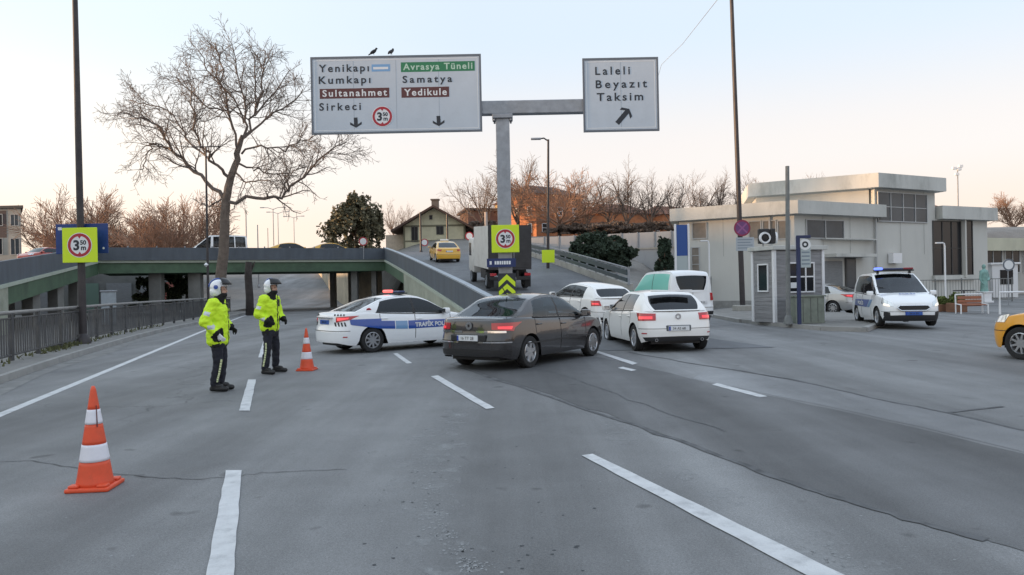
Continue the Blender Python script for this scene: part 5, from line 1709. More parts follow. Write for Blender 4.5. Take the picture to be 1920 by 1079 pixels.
mb = MB(); ff.box(mb, 0, 0, 13, .45, .004, .03); fl.box(mb, 0, 0, 6.9, .45, .004, .03); mb.build('plinth', mat('plinth_grey', (.27, .27, .26), .9, var=.2), hq)
r_ = fr.rect(1747, 517, 1826, 524); mb = MB(); fr.box(mb, *r_, .002, .2); mb.build('sill', m_slab, hq)
# low building at the right edge
A, B = (33.2, 62.0), (49.0, 69.0)
bo_ = (A[0], A[1], 0)
lowb = empty('low_building', bo_, 0, 'long low flat roofed pavilion with dark windows at the right edge', 'building')
mb = MB(); mb.prism([A, B, (46, 78), (30, 72)], -.1, 3.9); local(mb, bo_).build('wall', mat('stone_wall', (.38, .37, .34), .85, var=.2, vscale=.7), lowb)
mb = MB(); mb.prism(outset([A, B, (46, 78), (30, 72)], .5), 3.88, 5.0); local(mb, bo_).build('roof_slab', mat('yellowed_slab', (.52, .51, .40), .85, var=.12, vscale=.6), lowb)
f2 = LFace(A, B)
for (u0, u1) in ((1843, 1879), (1883, 1912), (1916, 1950)):
    window(f2, lowb, f2.rect(u0, 456, u1, 512), 2, 1, m_wind, m_frame, .07)
# second house far right, sunlit, behind
A, B = (54, 112), (66, 112)
bo_ = (A[0], A[1], 0)
hs = empty('far_house', bo_, 0, 'pale far house with a red brown roof beyond the low pavilion', 'house')
mb = MB(); mb.prism([A, B, (B[0], 122), (A[0], 122)], 0, 11.5); local(mb, bo_).build('wall', mat('far_plaster', (.55, .45, .33), .9, var=.1), hs)
mb = MB(); z = 11.52
mb.add([(A[0] - .6, 111.4, z), (B[0] + .6, 111.4, z), (B[0] + .6, 122.6, z), (A[0] - .6, 122.6, z), (A[0] + 4, 117, z + 2.6), (B[0] - 4, 117, z + 2.6)], [(0, 1, 5, 4), (1, 2, 5), (2, 3, 4, 5), (3, 0, 4), (0, 3, 2, 1)])
m_tile = mat('roof_tile', (.20, .085, .05), .85, var=.25, vscale=2)
local(mb, bo_).build('roof', m_tile, hs)
f3 = LFace(A, B)
for t in (1.2, 4.2, 7.2, 10): window(f3, hs, (t, 7.5, t + 1.2, 9.4), 1, 1, m_wind, m_white_trim, .08)

# gabled house past the top of the ramp
hy = 94.0
a, b, apex = P(757, 468, hy), P(873, 468, hy), P(822, 386, hy)
z0 = 5.9; ze = P(757, 425, hy).z; za = apex.z
bo_ = (a.x, hy, z0)
gh = empty('gabled_house', bo_, 0, 'old gabled house with a dark tiled roof and pale green walls', 'house')
m_gw = mat('pale_green_plaster', (.52, .49, .35), .9, var=.18, vscale=.5, dirt=(.25, .24, .17), dirt_amt=.5, dscale=.6)
xm = (a.x + b.x) / 2
mb = MB()
gable = [(a.x, ze), (xm, za - .3), (b.x, ze)]
front = [(a.x, hy, z0 - 1), (b.x, hy, z0 - 1), (b.x, hy, ze), (xm, hy, za - .3), (a.x, hy, ze)]
backp = [(x, hy + 9, z) for x, y, z in front]
mb.add(front + backp, [(0, 1, 2, 3, 4), (9, 8, 7, 6, 5), (0, 5, 6, 1), (1, 6, 7, 2), (4, 9, 5, 0)])
local(mb, bo_).build('wall', m_gw, gh)
mb = MB(); th = .28; ov = 1.1
for sx_, xe in ((-1, a.x), (1, b.x)):
    sl = (za - ze) / (xm - a.x)
    xo = xe + sx_ * 1.4; zo = ze - 1.4 * sl * .55
    p0 = [(xm, hy - ov, za), (xm, hy + 9.5, za), (xo, hy + 9.5, zo), (xo, hy - ov, zo)]
    mb.add(p0 + [(x, y, z - th) for x, y, z in p0], [(0, 1, 2, 3), (7, 6, 5, 4), (0, 3, 7, 4), (3, 2, 6, 7), (2, 1, 5, 6), (0, 4, 5, 1)])
m_roofd = mat('dark_roof', (.075, .045, .035), .8, var=.3, vscale=1.5)
rf = local(mb, bo_).build('roof', m_roofd, gh)
mb = MB(); mb.box(xm - .5, hy + 2, za - .5, xm + .4, hy + 2.8, za + .95); mb.box(xm - .62, hy + 1.9, za + .95, xm + .52, hy + 2.9, za + 1.1); local(mb, bo_).build('chimney', mat('chimney', (.16, .13, .11), .9), rf)
fg = LFace((a.x, hy), (b.x, hy))
mb = MB(); fg.box(mb, 0, P(800, 452, hy).z - .08, b.x - a.x, P(800, 452, hy).z + .08, .003, .06); fg.box(mb, 0, ze - .1, b.x - a.x, ze + .12, .003, .06); fg.box(mb, .0, z0 - .9, .2, ze - .1, .003, .055); fg.box(mb, b.x - a.x - .2, z0 - .9, b.x - a.x, ze - .1, .003, .055)
for t in (2.6, 5.2): fg.box(mb, t - .08, z0 - .9, t + .08, P(800, 452, hy).z - .08, .003, .055)
mb.build('timber_band', mat('timber', (.16, .15, .10), .8), gh)
window(fg, gh, fg.rect(771, 424, 784, 454), 2, 1, m_wind, m_dkframe, .08)
window(fg, gh, fg.rect(818, 424, 832, 440), 2, 1, m_wind, m_dkframe, .08)
window(fg, gh, fg.rect(805, 404, 811, 412), 1, 1, m_wind, m_dkframe, .06)
mb = MB(); mb.prism([(a.x - 2.4, hy + 1), (a.x - .01, hy + 1), (a.x - .01, hy + 6), (a.x - 2.4, hy + 6)], z0 - 1, z0 + 2.5); local(mb, bo_).build('lean_to', mat('lean_to_plaster', (.50, .42, .33), .9, var=.15), gh)

# sunlit brick houses on the bank
def brick_house(A, dpt, wid, z0, z1, rot, label, roofm, wallm, wins, flat=False):
    global bo_
    h = Vector((math.cos(rot), math.sin(rot))); n = Vector((-h.y, h.x))
    p = [Vector(A), Vector(A) + h * wid, Vector(A) + h * wid + n * dpt, Vector(A) + n * dpt]
    bo_ = (A[0], A[1], z0)
    o = empty('brick_house', bo_, 0, label, 'house', 'brick houses on the bank')
    mb = MB(); mb.prism([tuple(q) for q in p], z0 - 2, z1); local(mb, bo_).build('wall', wallm, o)
    mb = MB(); q = outset([tuple(x) for x in p], .5)
    if flat: mb.prism(q, z1 + .005, z1 + .35)
    else:
        c0 = (p[0] + p[3]) / 2 + h * 2; c1 = (p[1] + p[2]) / 2 - h * 2
        mb.add([(*x, z1 + .01) for x in q] + [(*c0, z1 + 1.9), (*c1, z1 + 1.9)], [(0, 1, 5, 4), (1, 2, 5), (2, 3, 4, 5), (3, 0, 4), (0, 3, 2, 1)])
    local(mb, bo_).build('roof', roofm, o)
    fA, fB = LFace(tuple(p[3]), tuple(p[0])), LFace(tuple(p[0]), tuple(p[1]))
    for fc, ww in ((fA, dpt), (fB, wid)):
        nn = max(2, int(ww / 2.6))
        for k in range(nn):
            for zz in wins:
                t = (k + .5) * ww / nn; window(fc, o, (t - .5, zz, t + .5, zz + 1.4), 1, 2, m_wind, m_white_trim, .09)
    return o
m_brick = mat('orange_brick', (.42, .165, .075), .9, var=.2, vscale=1.2)
m_brick2 = mat('brown_brick', (.21, .125, .095), .9, var=.2, vscale=1.0)
m_yel = mat('yellow_plaster', (.55, .42, .22), .9, var=.1)
x = XU(1008, 112); brick_house((x, 112), 9, 9.5, 8.0, P(1000, 363, 112).z, R(38), 'orange brick house lit by the low sun, right of the gantry post', m_roofd, m_brick, (9.6, 12.2))
x = XU(965, 118); brick_house((x, 118), 6, 5, 8.0, P(965, 378, 118).z, R(30), 'small yellow house partly hidden by the gantry post', m_tile, m_yel, (9.6,))
x = XU(880, 120); brick_house((x, 120), 9, 13, 7.5, P(880, 395, 120).z, R(12), 'long brown brick house behind the gabled house and the truck', m_roofd, m_brick2, (8.6,), True)
x = XU(1140, 125); brick_house((x, 125), 8, 10, 8.5, P(1140, 398, 125).z, R(32), 'low orange house glowing between the bare trees above the bush', m_tile, m_brick, (10.2,))
x = XU(1245, 128); brick_house((x, 128), 8, 9, 8.5, P(1245, 402, 128).z, R(30), 'low orange house glowing between the bare trees left of the roof slab', m_tile, m_brick, (10.0,))
# house at the left edge
A = (XU(-30, 88), 88.0); B = (XU(42, 88), 88.0); zt = P(20, 391, 88).z
bo_ = (A[0], 88.0, 4.0)
eb = empty('apartment_house', bo_, 0, 'grey flat roofed house cut by the left edge above the ramp wall', 'house')
mb = MB(); mb.prism([A, B, (B[0] - 6.2, 97), (A[0] - 6, 97)], 3.0, zt); local(mb, bo_).build('wall', mat('grey_plaster', (.33, .32, .29), .9, var=.15, vscale=.6), eb)
mb = MB(); mb.prism(outset([A, B, (B[0] - 6.2, 97), (A[0] - 6, 97)], .25), zt + .003, zt + .3); local(mb, bo_).build('roof', m_dkframe, eb)
fe = LFace(A, B)
window(fe, eb, fe.rect(20, 402, 36, 424), 2, 1, m_wing); window(fe, eb, fe.rect(20, 447, 38, 478), 2, 1, m_wing); window(fe, eb, fe.rect(-12, 447, 6, 478), 2, 1, m_wind); window(fe, eb, fe.rect(-12, 402, 6, 424), 2, 1, m_wind)
mb = MB(); r_ = fe.rect(-20, 396, 13, 446); fe.box(mb, *r_, .004, .02); mb.build('brick_panel', mat('dark_brick', (.10, .075, .07), .9), eb)

# pale panelled wall behind the bush
A, B = (XU(966, 66), 66.0), (XU(1292, 60), 60.0)
bo_ = (A[0], 66.0, 2.0)
pw = empty('boundary_wall', bo_, 0, 'long pale grey panelled wall behind the dark bush', 'wall')
ztop = P(1130, 440, 63).z
fw_ = LFace(A, B); Lw = math.hypot(B[0] - A[0], B[1] - A[1])
m_pan = mat('pale_grey_panel', (.36, .37, .39), .85, var=.18, vscale=.6, dirt=(.20, .21, .22), dirt_amt=.5, dscale=.6, stretch=(1, 1, .5))
mb = MB(); fw_.box(mb, 0, .5, Lw, ztop - 1.3, -.3, 0); mb.build('lower_wall', m_pan, pw)
mb = MB(); fw_.box(mb, 0, ztop - 1.298, Lw, ztop, -.32, -.08); mb.build('upper_panel', m_pan, pw)
mb = MB(); fw_.box(mb, 0, ztop - 1.40, Lw, ztop - 1.27, .002, .06); mb.build('ledge', m_concrete, pw)
for k in range(12):
    mb = MB(); t = k * Lw / 11; fw_.box(mb, t - .05, ztop - 1.26, t + .05, ztop + .05, -.078, -.0); mb.build('post', m_galv, pw)
# =================================================================== signs, poles, street furniture
m_signface = mat('sign_face_pale', (.50, .56, .63), .35, var=.05, vscale=.8, dirt=(.40, .45, .51), dirt_amt=.35, dscale=1.2)
m_signedge = mat('sign_border', (.13, .15, .18), .5)
m_ink = mat('sign_ink', (.02, .025, .035), .5)
m_signwhite = mat('sign_white', (.72, .74, .76), .45)
m_brown = mat('sign_brown', (.10, .030, .030), .5)
m_sgreen = mat('sign_green', (.025, .19, .085), .5)
m_sblue = mat('sign_blue', (.02, .075, .28), .45)
m_lime = mat('sign_lime', (.62, .80, .02), .5, emit=None)
m_redring = mat('sign_red', (.40, .02, .035), .45)
def disc(mb, M, r, z, h=.003, n=40):
    mb.lathe([(r, 0), (r, h), (0, h)], n, M=M @ Matrix.Translation((0, 0, z)))
def ringp(mb, M, r0, r1, z, h=.003, n=48):
    mb.lathe([(r0, 0), (r1, 0), (r1, h), (r0, h), (r0, 0)], n, M=M @ Matrix.Translation((0, 0, z)))
def height_sign(parent, M, r, name='height_limit_disc'):
    mb = MB(); disc(mb, M, r * 1.06, 0); o = mb.build(name, m_signwhite, parent, fixn=True)
    mb = MB(); ringp(mb, M, r * .77, r, .0035); mb.build('red_ring', m_redring, o, fixn=True)
    lettering('3', r * 1.15, m_ink, o, M @ Matrix.Translation((-r * .56, -r * .40, .005)), .001, bold=r * .045)
    lettering('50', r * .52, m_ink, o, M @ Matrix.Translation((r * .04, r * .04, .005)), .001, bold=r * .02)
    lettering('m', r * .60, m_ink, o, M @ Matrix.Translation((r * .10, -r * .42, .005)), .001, bold=r * .02)
    mb = MB()
    for s_ in (1, -1):
        vs = [M @ Vector((x * r, s_ * y * r, .0055)) for x, y in ((-.2, .84), (.2, .84), (0, .55))]
        mb.add(vs, [(0, 1, 2)])
    mb.build('arrow', m_redring, o)
    return o
def board(mb, M, w_, h, z0, z1, bev=.0):
    mb.box(-w_ / 2, -h / 2, z0, w_ / 2, h / 2, z1, M=M); return mb

# ---- gantry with the two big direction boards
GY = 22.0
base = Vector((XU(949, GY, 560), GY, 0))
gan = empty('sign_gantry', base, 0, 'grey T shaped gantry post that carries the two big direction boards', 'gantry')
ztop = P(938, 190, GY).z
mb = MB(); mb.bbox(-.2, -.2, 0, .2, .2, ztop - .42, .02); mb.bbox(-.35, -.35, -.02, .35, .35, .05, .01); mb.build('post', m_galv, gan)
xl_, xr_ = P(600, 195, GY).x - base.x, P(1225, 200, GY).x - base.x
mb = MB(); mb.bbox(xl_, -.15, ztop - .41, xr_, .15, ztop - .02, .02); mb.build('crossbeam', m_galv, gan)
mb = MB(); mb.bbox(-.3, -.28, ztop - .56, .3, .28, ztop - .43, .02)
for x in (-.24, .24):
    for y in (-.22, .22): mb.lathe([(.03, 0), (.03, .05), (0, .05)], 6, M=Matrix.Translation((x, y, ztop - .62)))
mb.build('flange', m_galv, gan)
def corner_board(px, name, label):
    c = [P(u, v, GY - .22) for u, v in px]     # TL TR BR BL
    ctr = sum(c, Vector()) / 4
    w_ = ((c[1] - c[0]).length + (c[2] - c[3]).length) / 2; h = ((c[3] - c[0]).length + (c[2] - c[1]).length) / 2
    o = empty(name, ctr, 0, label, 'road sign', 'direction boards on the gantry')
    M = Matrix.Rotation(R(90), 4, 'X')
    mb = MB(); board(mb, M, w_ - .08, h - .08, -.03, 0); o2 = mb.build('panel', m_signface, o)
    mb = MB()
    f = .055
    for (x0, y0, x1, y1) in ((-w_ / 2, -h / 2, w_ / 2, -h / 2 + f), (-w_ / 2, h / 2 - f, w_ / 2, h / 2), (-w_ / 2, -h / 2 + f, -w_ / 2 + f, h / 2 - f), (w_ / 2 - f, -h / 2 + f, w_ / 2, h / 2 - f)):
        mb.box(x0, y0, -.05, x1, y1, .015, M=M)
    mb.build('frame', m_signedge, o)
    mb = MB(); f2 = .02; a, b = w_ / 2 - .10, h / 2 - .10
    for (x0, y0, x1, y1) in ((-a, -b, a, -b + f2), (-a, b - f2, a, b), (-a, -b + f2, -a + f2, b - f2), (a - f2, -b + f2, a, b - f2)):
        mb.box(x0, y0, .001, x1, y1, .003, M=M)
    mb.build('border_line', m_signwhite, o2)
    for k in range(1, max(2, int(w_ / 1.2))):
        t = -w_ / 2 + w_ * k / max(2, int(w_ / 1.2)); mb = MB(); mb.box(t - .006, -b + .03, .0005, t + .006, b - .03, .0016, M=M); mb.build('panel_joint', mat('panel_joint', (.33, .37, .42), .5), o2)
    mb = MB()
    for t in (-.3, .3): mb.box(w_ * t - .04, -h / 2 + .1, -.16, w_ * t + .04, h / 2 - .1, -.031, M=M)
    for t in (-.25, .25): mb.box(-w_ / 2 + .1, h * t - .04, -.10, w_ / 2 - .1, h * t + .04, -.032, M=M)
    mb.build('bracket', m_galv, o)
    tl = c[0] - ctr
    sx_ = w_ / (px[1][0] - px[0][0])
    def at(u, v):         # photo pixel -> local on the board
        q = P(u, v, GY - .22) - ctr
        return q.x, q.z
    return o, o2, M, at
b1, p1, M1, at1 = corner_board([(581, 105), (902, 105), (904, 248), (586, 252)], 'direction_sign', 'wide pale board with two columns of place names and two down arrows')
def word(txt, u0, v1, u1, cap, m, at, par, M, z=.004, name='lettering', bold=.006):
    """text whose baseline starts at (u0, v1), spread to u1, capital height cap px"""
    x0, y0 = at(u0, v1); x1, y1 = at(u1, v1)
    size = cap / F * GY / .72
    o = lettering(txt, size, m, par, Matrix.Identity(4), .001, bold=bold, name=name)
    xs = [v.co.x for v in o.data.vertices]
    sc = (x1 - x0) / (max(xs) - min(xs))
    rot = math.atan2(y1 - y0, x1 - x0)
    # widen by letter spacing first, then stretch what is left
    bpy.data.objects.remove(o)
    n = max(1, len(txt) - 1)
    sp = 1.0 + max(0, (sc - 1)) * 0.75
    o = lettering(txt, size, m, par, Matrix.Identity(4), .001, bold=bold, spacing=sp, name=name)
    xs = [v.co.x for v in o.data.vertices]; mn = min(xs)
    sc = (x1 - x0) / (max(xs) - mn)
    o.data.transform(M @ Matrix.Translation((x0, y0, z)) @ Matrix.Diagonal((sc, 1, 1, 1)) @ Matrix.Translation((-mn, 0, 0)))
    return o
def strip(u0, v0, u1, v1, m, at, par, M, name='strip', z0=.001, z1=.003):
    x0, y0 = at(u0, v1); x1, y1 = at(u1, v0)
    mb = MB(); mb.box(x0, y0, z0, x1, y1, z1, M=M); return mb.build(name, m, par)
word('Yenikapı', 598, 136, 692, 14, m_ink, at1, p1, M1)
word('Kumkapı', 598, 158, 695, 14, m_ink, at1, p1, M1)
word('Sirkeci', 599, 208, 677, 14, m_ink, at1, p1, M1)
word('Samatya', 755, 156, 848, 13, m_ink, at1, p1, M1)
s = strip(600, 165, 730, 186, m_brown, at1, p1, M1, 'brown_strip'); word('Sultanahmet', 605, 182, 726, 12.5, m_signwhite, at1, s, M1, .0042)
s = strip(753, 163, 842, 184, m_brown, at1, p1, M1, 'brown_strip'); word('Yedikule', 758, 180, 838, 12.5, m_signwhite, at1, s, M1, .0042)
s = strip(752, 115, 890, 136, m_sgreen, at1, p1, M1, 'green_strip'); word('Avrasya Tüneli', 756, 132, 886, 12, mat('sign_pale_green', (.45, .62, .52), .5), at1, s, M1, .0042)
s = strip(697, 121, 731, 135, mat('sign_light_blue', (.18, .36, .62), .5), at1, p1, M1, 'blue_strip'); strip(700, 126, 728, 131, m_signwhite, at1, s, M1, 'white_bar', .0035, .005)
x, y = at1(717, 219); height_sign(p1, M1 @ Matrix.Translation((x, y, .003)), .285)
def arrow(u0, v0, u1, v1, at, par, M, wd=.055, head=.17, z=.004):
    a, b = Vector(at(u0, v0)), Vector(at(u1, v1)); d = (b - a).normalized(); n = Vector((-d.y, d.x))
    sh_ = b - d * head * .55
    pts = [a + n * wd, sh_ + n * wd, b - d * head * 1.0 + n * head, b - d * (head * .55) + n * head * 1.0, b, b - d * (head * .55) - n * head, b - d * head - n * head, sh_ - n * wd, a - n * wd]
    mb = MB(); mb.add([M @ Vector((p.x, p.y, z)) for p in pts], [(0, 1, 7, 8), (1, 2, 3, 4), (1, 4, 7), (7, 4, 5, 6)])
    return mb.build('arrow', m_ink, par)
arrow(667, 221, 668, 240, at1, p1, M1); arrow(822, 218, 823, 237, at1, p1, M1)
b2, p2, M2, at2 = corner_board([(1090, 108), (1232, 110), (1238, 247), (1096, 247)], 'direction_sign', 'square pale board naming three districts with one slanted up arrow')
word('Laleli', 1116, 141, 1181, 15, m_ink, at2, p2, M2); word('Beyazıt', 1117, 166, 1213, 15, m_ink, at2, p2, M2); word('Taksim', 1119, 190, 1206, 15, m_ink, at2, p2, M2)
arrow(1157, 232, 1180, 205, at2, p2, M2, .07, .2)
# two crows on the wide board
m_crow = mat('crow_feather', (.012, .012, .014), .6)
def bird(u, v, face, label):
    p = P(u, v, GY - .2)
    o = empty('bird', p, face, label, 'bird', 'crows on the direction board'); o.scale = (.6, .6, .6)
    b = fuse('body', [('e', (0, 0, .17), (.16, .075, .085), (0, R(-38), 0)), ('c', (.09, 0, .24), (.12, 0, .31), .055, .045), ('e', (.13, 0, .32), (.055, .045, .045)),
                      ('c', (.16, 0, .32), (.225, 0, .305), .018, .006), ('c', (-.08, 0, .11), (-.24, 0, .00), .05, .028), ('c', (.0, .03, .10), (.01, .03, .0), .012, .01), ('c', (.0, -.03, .10), (.01, -.03, .0), .012, .01)], [m_crow], o, .012, 1)
    w_ = MB()
    for s_ in (1, -1):
        vs, fs = ell_verts((-.03, s_ * .07, .16), (.17, .018, .06), (0, R(-34), 0)); w_.add(vs, fs)
    w_.build('wing', m_crow, o, smooth='all')
    return o
bird(701, 104, R(10), 'black crow leaning forward on the top edge of the wide board')
bird(734, 104, R(60), 'black crow standing upright right of the other crow')
# yellow height board, name plate, chevrons on the gantry post
def lime_board(ctr, yaw, sz, label, cat='road sign', group='yellow height limit signs', legend=True):
    o = empty('height_limit_sign', ctr, yaw, label, cat, group)
    M = Matrix.Rotation(R(90), 4, 'X')
    mb = MB(); mb.bbox(-sz / 2, -sz / 2, -.03, sz / 2, sz / 2, 0, .012, M=M); p_ = mb.build('panel', m_lime, o)
    if legend: height_sign(p_, M @ Matrix.Translation((0, 0, .002)), sz * .335)
    mb = MB()
    for y in (-.25, .25): mb.box(-.2, sz * y - .03, -.12, .2, sz * y + .03, -.031, M=M)
    mb.build('bracket', m_galv, o)
    return o
c = P(947.5, 448, GY - .36); lime_board(c, 0, .80, 'yellow square height limit sign on the gantry post')
c = P(940, 493, GY - .34)
o = empty('name_plate', c, 0, 'narrow blue name plate below the yellow sign on the gantry post', 'sign')
M = Matrix.Rotation(R(90), 4, 'X')
mb = MB(); mb.box(-.42, -.125, -.03, .42, .125, 0, M=M); p_ = mb.build('panel', mat('plate_navy', (.015, .03, .12), .5), o)
lettering('K. KENNEDY', .13, m_signwhite, p_, M @ Matrix.Translation((-.36, -.045, .002)), .001, sx=.82, bold=.004) if False else None
mb = MB(); rr = random.Random(2); x = -.34
for wd_ in (.06, None, .05, .06, .05, .04, .06, .05, .06):
    if wd_ is None: x += .07; continue
    mb.box(x, -.05, .001, x + wd_, .05, .003, M=M); x += wd_ + .016
mb.build('worn_lettering', m_signwhite, p_)
mb = MB(); mb.box(-.1, -.03, -.16, .1, .03, -.031, M=M); mb.build('bracket', m_galv, o)
c = P(951, 553, GY - .42)
o = empty('chevron_board', c, 0, 'black board with yellow chevrons pointing up at the foot of the gantry post', 'sign')
mb = MB(); mb.box(-.26, -.62, -.04, .26, .62, 0, M=M); p_ = mb.build('panel', m_ink, o)
mb = MB()
for k in range(5):
    y0 = .42 - .27 * k
    mb.add([M @ Vector(v) for v in ((-.24, y0 - .20, .003), (-.24, y0 - .05, .003), (0, y0 + .17, .003), (.24, y0 - .05, .003), (.24, y0 - .20, .003), (0, y0 + .02, .003)) if True], [(0, 5, 2, 1), (5, 4, 3, 2)])
mb.v = [v for v in mb.v]
mb.build('chevron', m_lime, p_)
mb = MB(); mb.box(-.06, -c.z, -.11, .06, .5, -.041, M=M); mb.build('stand', m_dkpole, o)

# ---- lamp posts
def post(name, base, top, r0, r1, m, label, cat='lamp post', n=10, arms=(), head=None, group=None):
    o = empty(name, base, 0, label, cat, group)
    t = Vector(top) - Vector(base)
    mb = MB(); mb.tube([(0, 0, -.05), t * .5, t], [r0, lerp(r0, r1, .5), r1], n); mb.lathe([(r0 * 1.9, 0), (r0 * 1.9, .05), (r0 * 1.3, .25), (r0 * 1.0, .3)], 12); mb.build('pole', m, o, smooth=True)
    for dx, dy, dz in arms:
        a = MB(); e = t + Vector((dx, dy, dz)); a.tube([t + Vector((0, 0, -.1)), t.lerp(e, .5) + Vector((0, 0, .06)), e], r1 * .7, 6)
        a_ = a.build('arm', m, o, smooth=True)
        l = MB(); d = Vector((dx, dy, 0)).normalized(); ang = math.atan2(d.y, d.x)
        l.bbox(0, -.11, -.06, .62, .11, .06, .03, M=Matrix.Translation(e - d * .1) @ Matrix.Rotation(ang, 4, 'Z')); l.build('lamp_head', m_galv, o, smooth=True)
    return o
bl_ = P(156, 642, 22.6); bl_.z = .155
post('lamp_post', bl_, P(140, -60, 22.6), .115, .075, m_dkpole, 'tall dark lamp post rising out of the left railing', arms=((1.6, .2, .25),), group='tall dark lamp posts')
c = P(149.5, 460, 22.42); lime_board(c, 0, 1.05, 'yellow square height limit sign on the dark lamp post by the railing')
ca, cb = P(104, 421, 22.75), P(203, 475, 22.75); c = (ca + cb) / 2
o = empty('direction_board', c, 0, 'dark blue board fixed behind the yellow sign on the left lamp post', 'sign')
mb = MB(); mb.bbox(-abs(cb.x - ca.x) / 2, -abs(cb.z - ca.z) / 2, -.03, abs(cb.x - ca.x) / 2, abs(cb.z - ca.z) / 2, 0, .01, M=M); p_ = mb.build('panel', mat('board_blue', (.012, .045, .20), .5, var=.2), o)
mb = MB(); disc(mb, M @ Matrix.Translation((.66, -.30, 0)), .035, .001); mb.box(-.72, .27, .001, -.60, .36, .003, M=M); mb.build('white_mark', m_signwhite, p_, fixn=True)
bR = G(1393, 588); bR.z = .14
post('lamp_post', bR, P(1369, -60, bR.y), .14, .09, m_dkpole, 'tall dark lamp post with a round sign near the kiosk', arms=((-1.6, .2, .25),), group='tall dark lamp posts')
o = empty('concrete_block', (bR.x, bR.y, .12), 0, 'square concrete block at the foot of the lamp post by the kiosk', 'concrete block')
mb = MB(); mb.bbox(-.42, -.42, 0, .42, .42, .30, .04); mb.build('block', m_concrete, o)
RY_ = bR.y - .2
c = P(1391.5, 428, RY_); o = empty('no_stopping_sign', c, 0, 'round faded no stopping sign on the tall lamp post', 'road sign')
mb = MB(); disc(mb, M, .42, -.02, .02); p_ = mb.build('disc', mat('faded_violet', (.15, .05, .17), .5, var=.2), o, fixn=True)
mb = MB(); ringp(mb, M, .33, .42, .001); mb.build('ring', mat('faded_red', (.25, .025, .07), .5), p_, fixn=True)
mb = MB()
for k, a in enumerate((45, -45)): mb.box(-.35, -.04, .001 + .002 * k, .35, .04, .003 + .002 * k, M=M @ Matrix.Rotation(R(a), 4, 'Z'))
mb.build('cross', mat('faded_pink', (.28, .09, .24), .5), p_)
c = P(1397, 458, RY_); o = empty('info_plate', c, 0, 'pale rectangular plate below the round no stopping sign', 'sign')
mb = MB(); mb.box(-.46, -.34, -.02, .46, .34, 0, M=M); p_ = mb.build('panel', mat('plate_grey', (.38, .42, .46), .5), o)
mb = MB()
for k in range(4): mb.box(-.38, .20 - .14 * k, .001, .38 - .1 * (k % 2), .245 - .14 * k, .003, M=M)
mb.build('worn_lettering', mat('worn_ink', (.20, .24, .28), .6), p_)
# slim pole with a cross arm by the plane tree
b = P(390, 548, 42); b.z = 0
o = post('mast', b, P(386, 276, 42), .075, .05, m_dkpole, 'slim dark mast with a T arm just left of the plane tree', 'mast')
mb = MB(); t = P(386, 276, 42) - b; mb.tube([t + Vector((-.8, 0, .0)), t + Vector((.8, 0, .02))], .03, 6); mb.build('cross_arm', m_dkpole, o)
mb = MB(); t = P(388, 497, 42) - b; mb.lathe([(0, -.13), (.13, 0), (0, .13)], 10, M=Matrix.Translation(t + Vector((0, -.1, 0)))); mb.build('lamp', m_white_trim, o)
# lamp post with the single arm behind the truck
b = P(1027, 500, 46); b.z = ground_h(b.x, 46)
post('lamp_post', b, P(1028, 262, 46), .10, .065, m_dkpole, 'slim street lamp with one short arm right of the gantry post', arms=((-.55, 0, .05),))
c = P(1028, 481, 45.8); lime_board(c, 0, .78, 'blank yellow square board at the foot of the slim street lamp', group=None, legend=False)
# far light poles over the bridge
gp = 'far light poles beyond the bridge'
for i, (u, v, Yd, arm, lab) in enumerate([(461, 395, 75, 0, 'thin pole right of the white minibus'), (483, 422, 92, 0, 'short thin pole left of the first yellow taxi'), (512, 392, 110, 1, 'far light mast above the left yellow taxi, taller of the pair'),
                                          (521, 400, 125, 1, 'far light mast close to the taller one above the left taxi'), (551, 408, 135, 1, 'far light mast over the gap between the two taxis'), (502, 428, 118, 0, 'small thin post beside the left yellow taxi')]):
    t = P(u, v, Yd); b = Vector((t.x, Yd, ground_h(t.x, Yd)))
    post('light_pole', b, t, .09, .06, m_galv, lab, 'light pole', 6, arms=((1.4, 0, .2), (-1.4, 0, .2)) if arm else (), group=gp)
def round_sign(u, v, Yd, r, zb, label, m=None):
    c = P(u, v, Yd); o = empty('round_sign', (c.x, Yd, zb), 0, label, 'road sign')
    mb = MB(); mb.tube([(0, .06, 0), (0, .06, c.z - zb + r)], .03, 6); mb.build('pole', m_galv, o)
    mb = MB(); MM = Matrix.Translation((0, 0, c.z - zb)) @ M; disc(mb, MM, r, 0, .02); p_ = mb.build('disc', m_signwhite, o, fixn=True)
    mb = MB(); ringp(mb, MM, r * .75, r, .021); mb.build('ring', m or m_redring, p_, fixn=True)
    return o
round_sign(681, 453, 58.2, .34, ZD, 'small round sign on the bridge parapet below the evergreen tree')
round_sign(696, 502, 57.4, .30, ZD - 1.6, 'small round sign hung at the bridge girder over the police saloon') if False else None
round_sign(796, 455, 84, .42, zr(84), 'small round sign in front of the gabled house')
round_sign(880, 443, 80, .45, zr(80), 'small round sign beside the truck and the gabled house')
gp = 'dark poles in front of the gabled house'
for u, v, Yd, lab in ((788, 398, 80, 'dark pole before the left half of the gabled house'), (838, 402, 82, 'dark pole before the right half of the gabled house')):
    t = P(u, v, Yd); post('pole', (t.x, Yd, zr(Yd) - .1), t, .11, .09, m_dkpole, lab, 'pole', 7, group=gp)
t = P(911, 398, 90); post('chimney_stack', (t.x, 90, 5.5), t, .22, .18, mat('pale_pole', (.42, .36, .33), .8), 'pale thick pole behind the truck left of the gantry post', 'pole', 8)

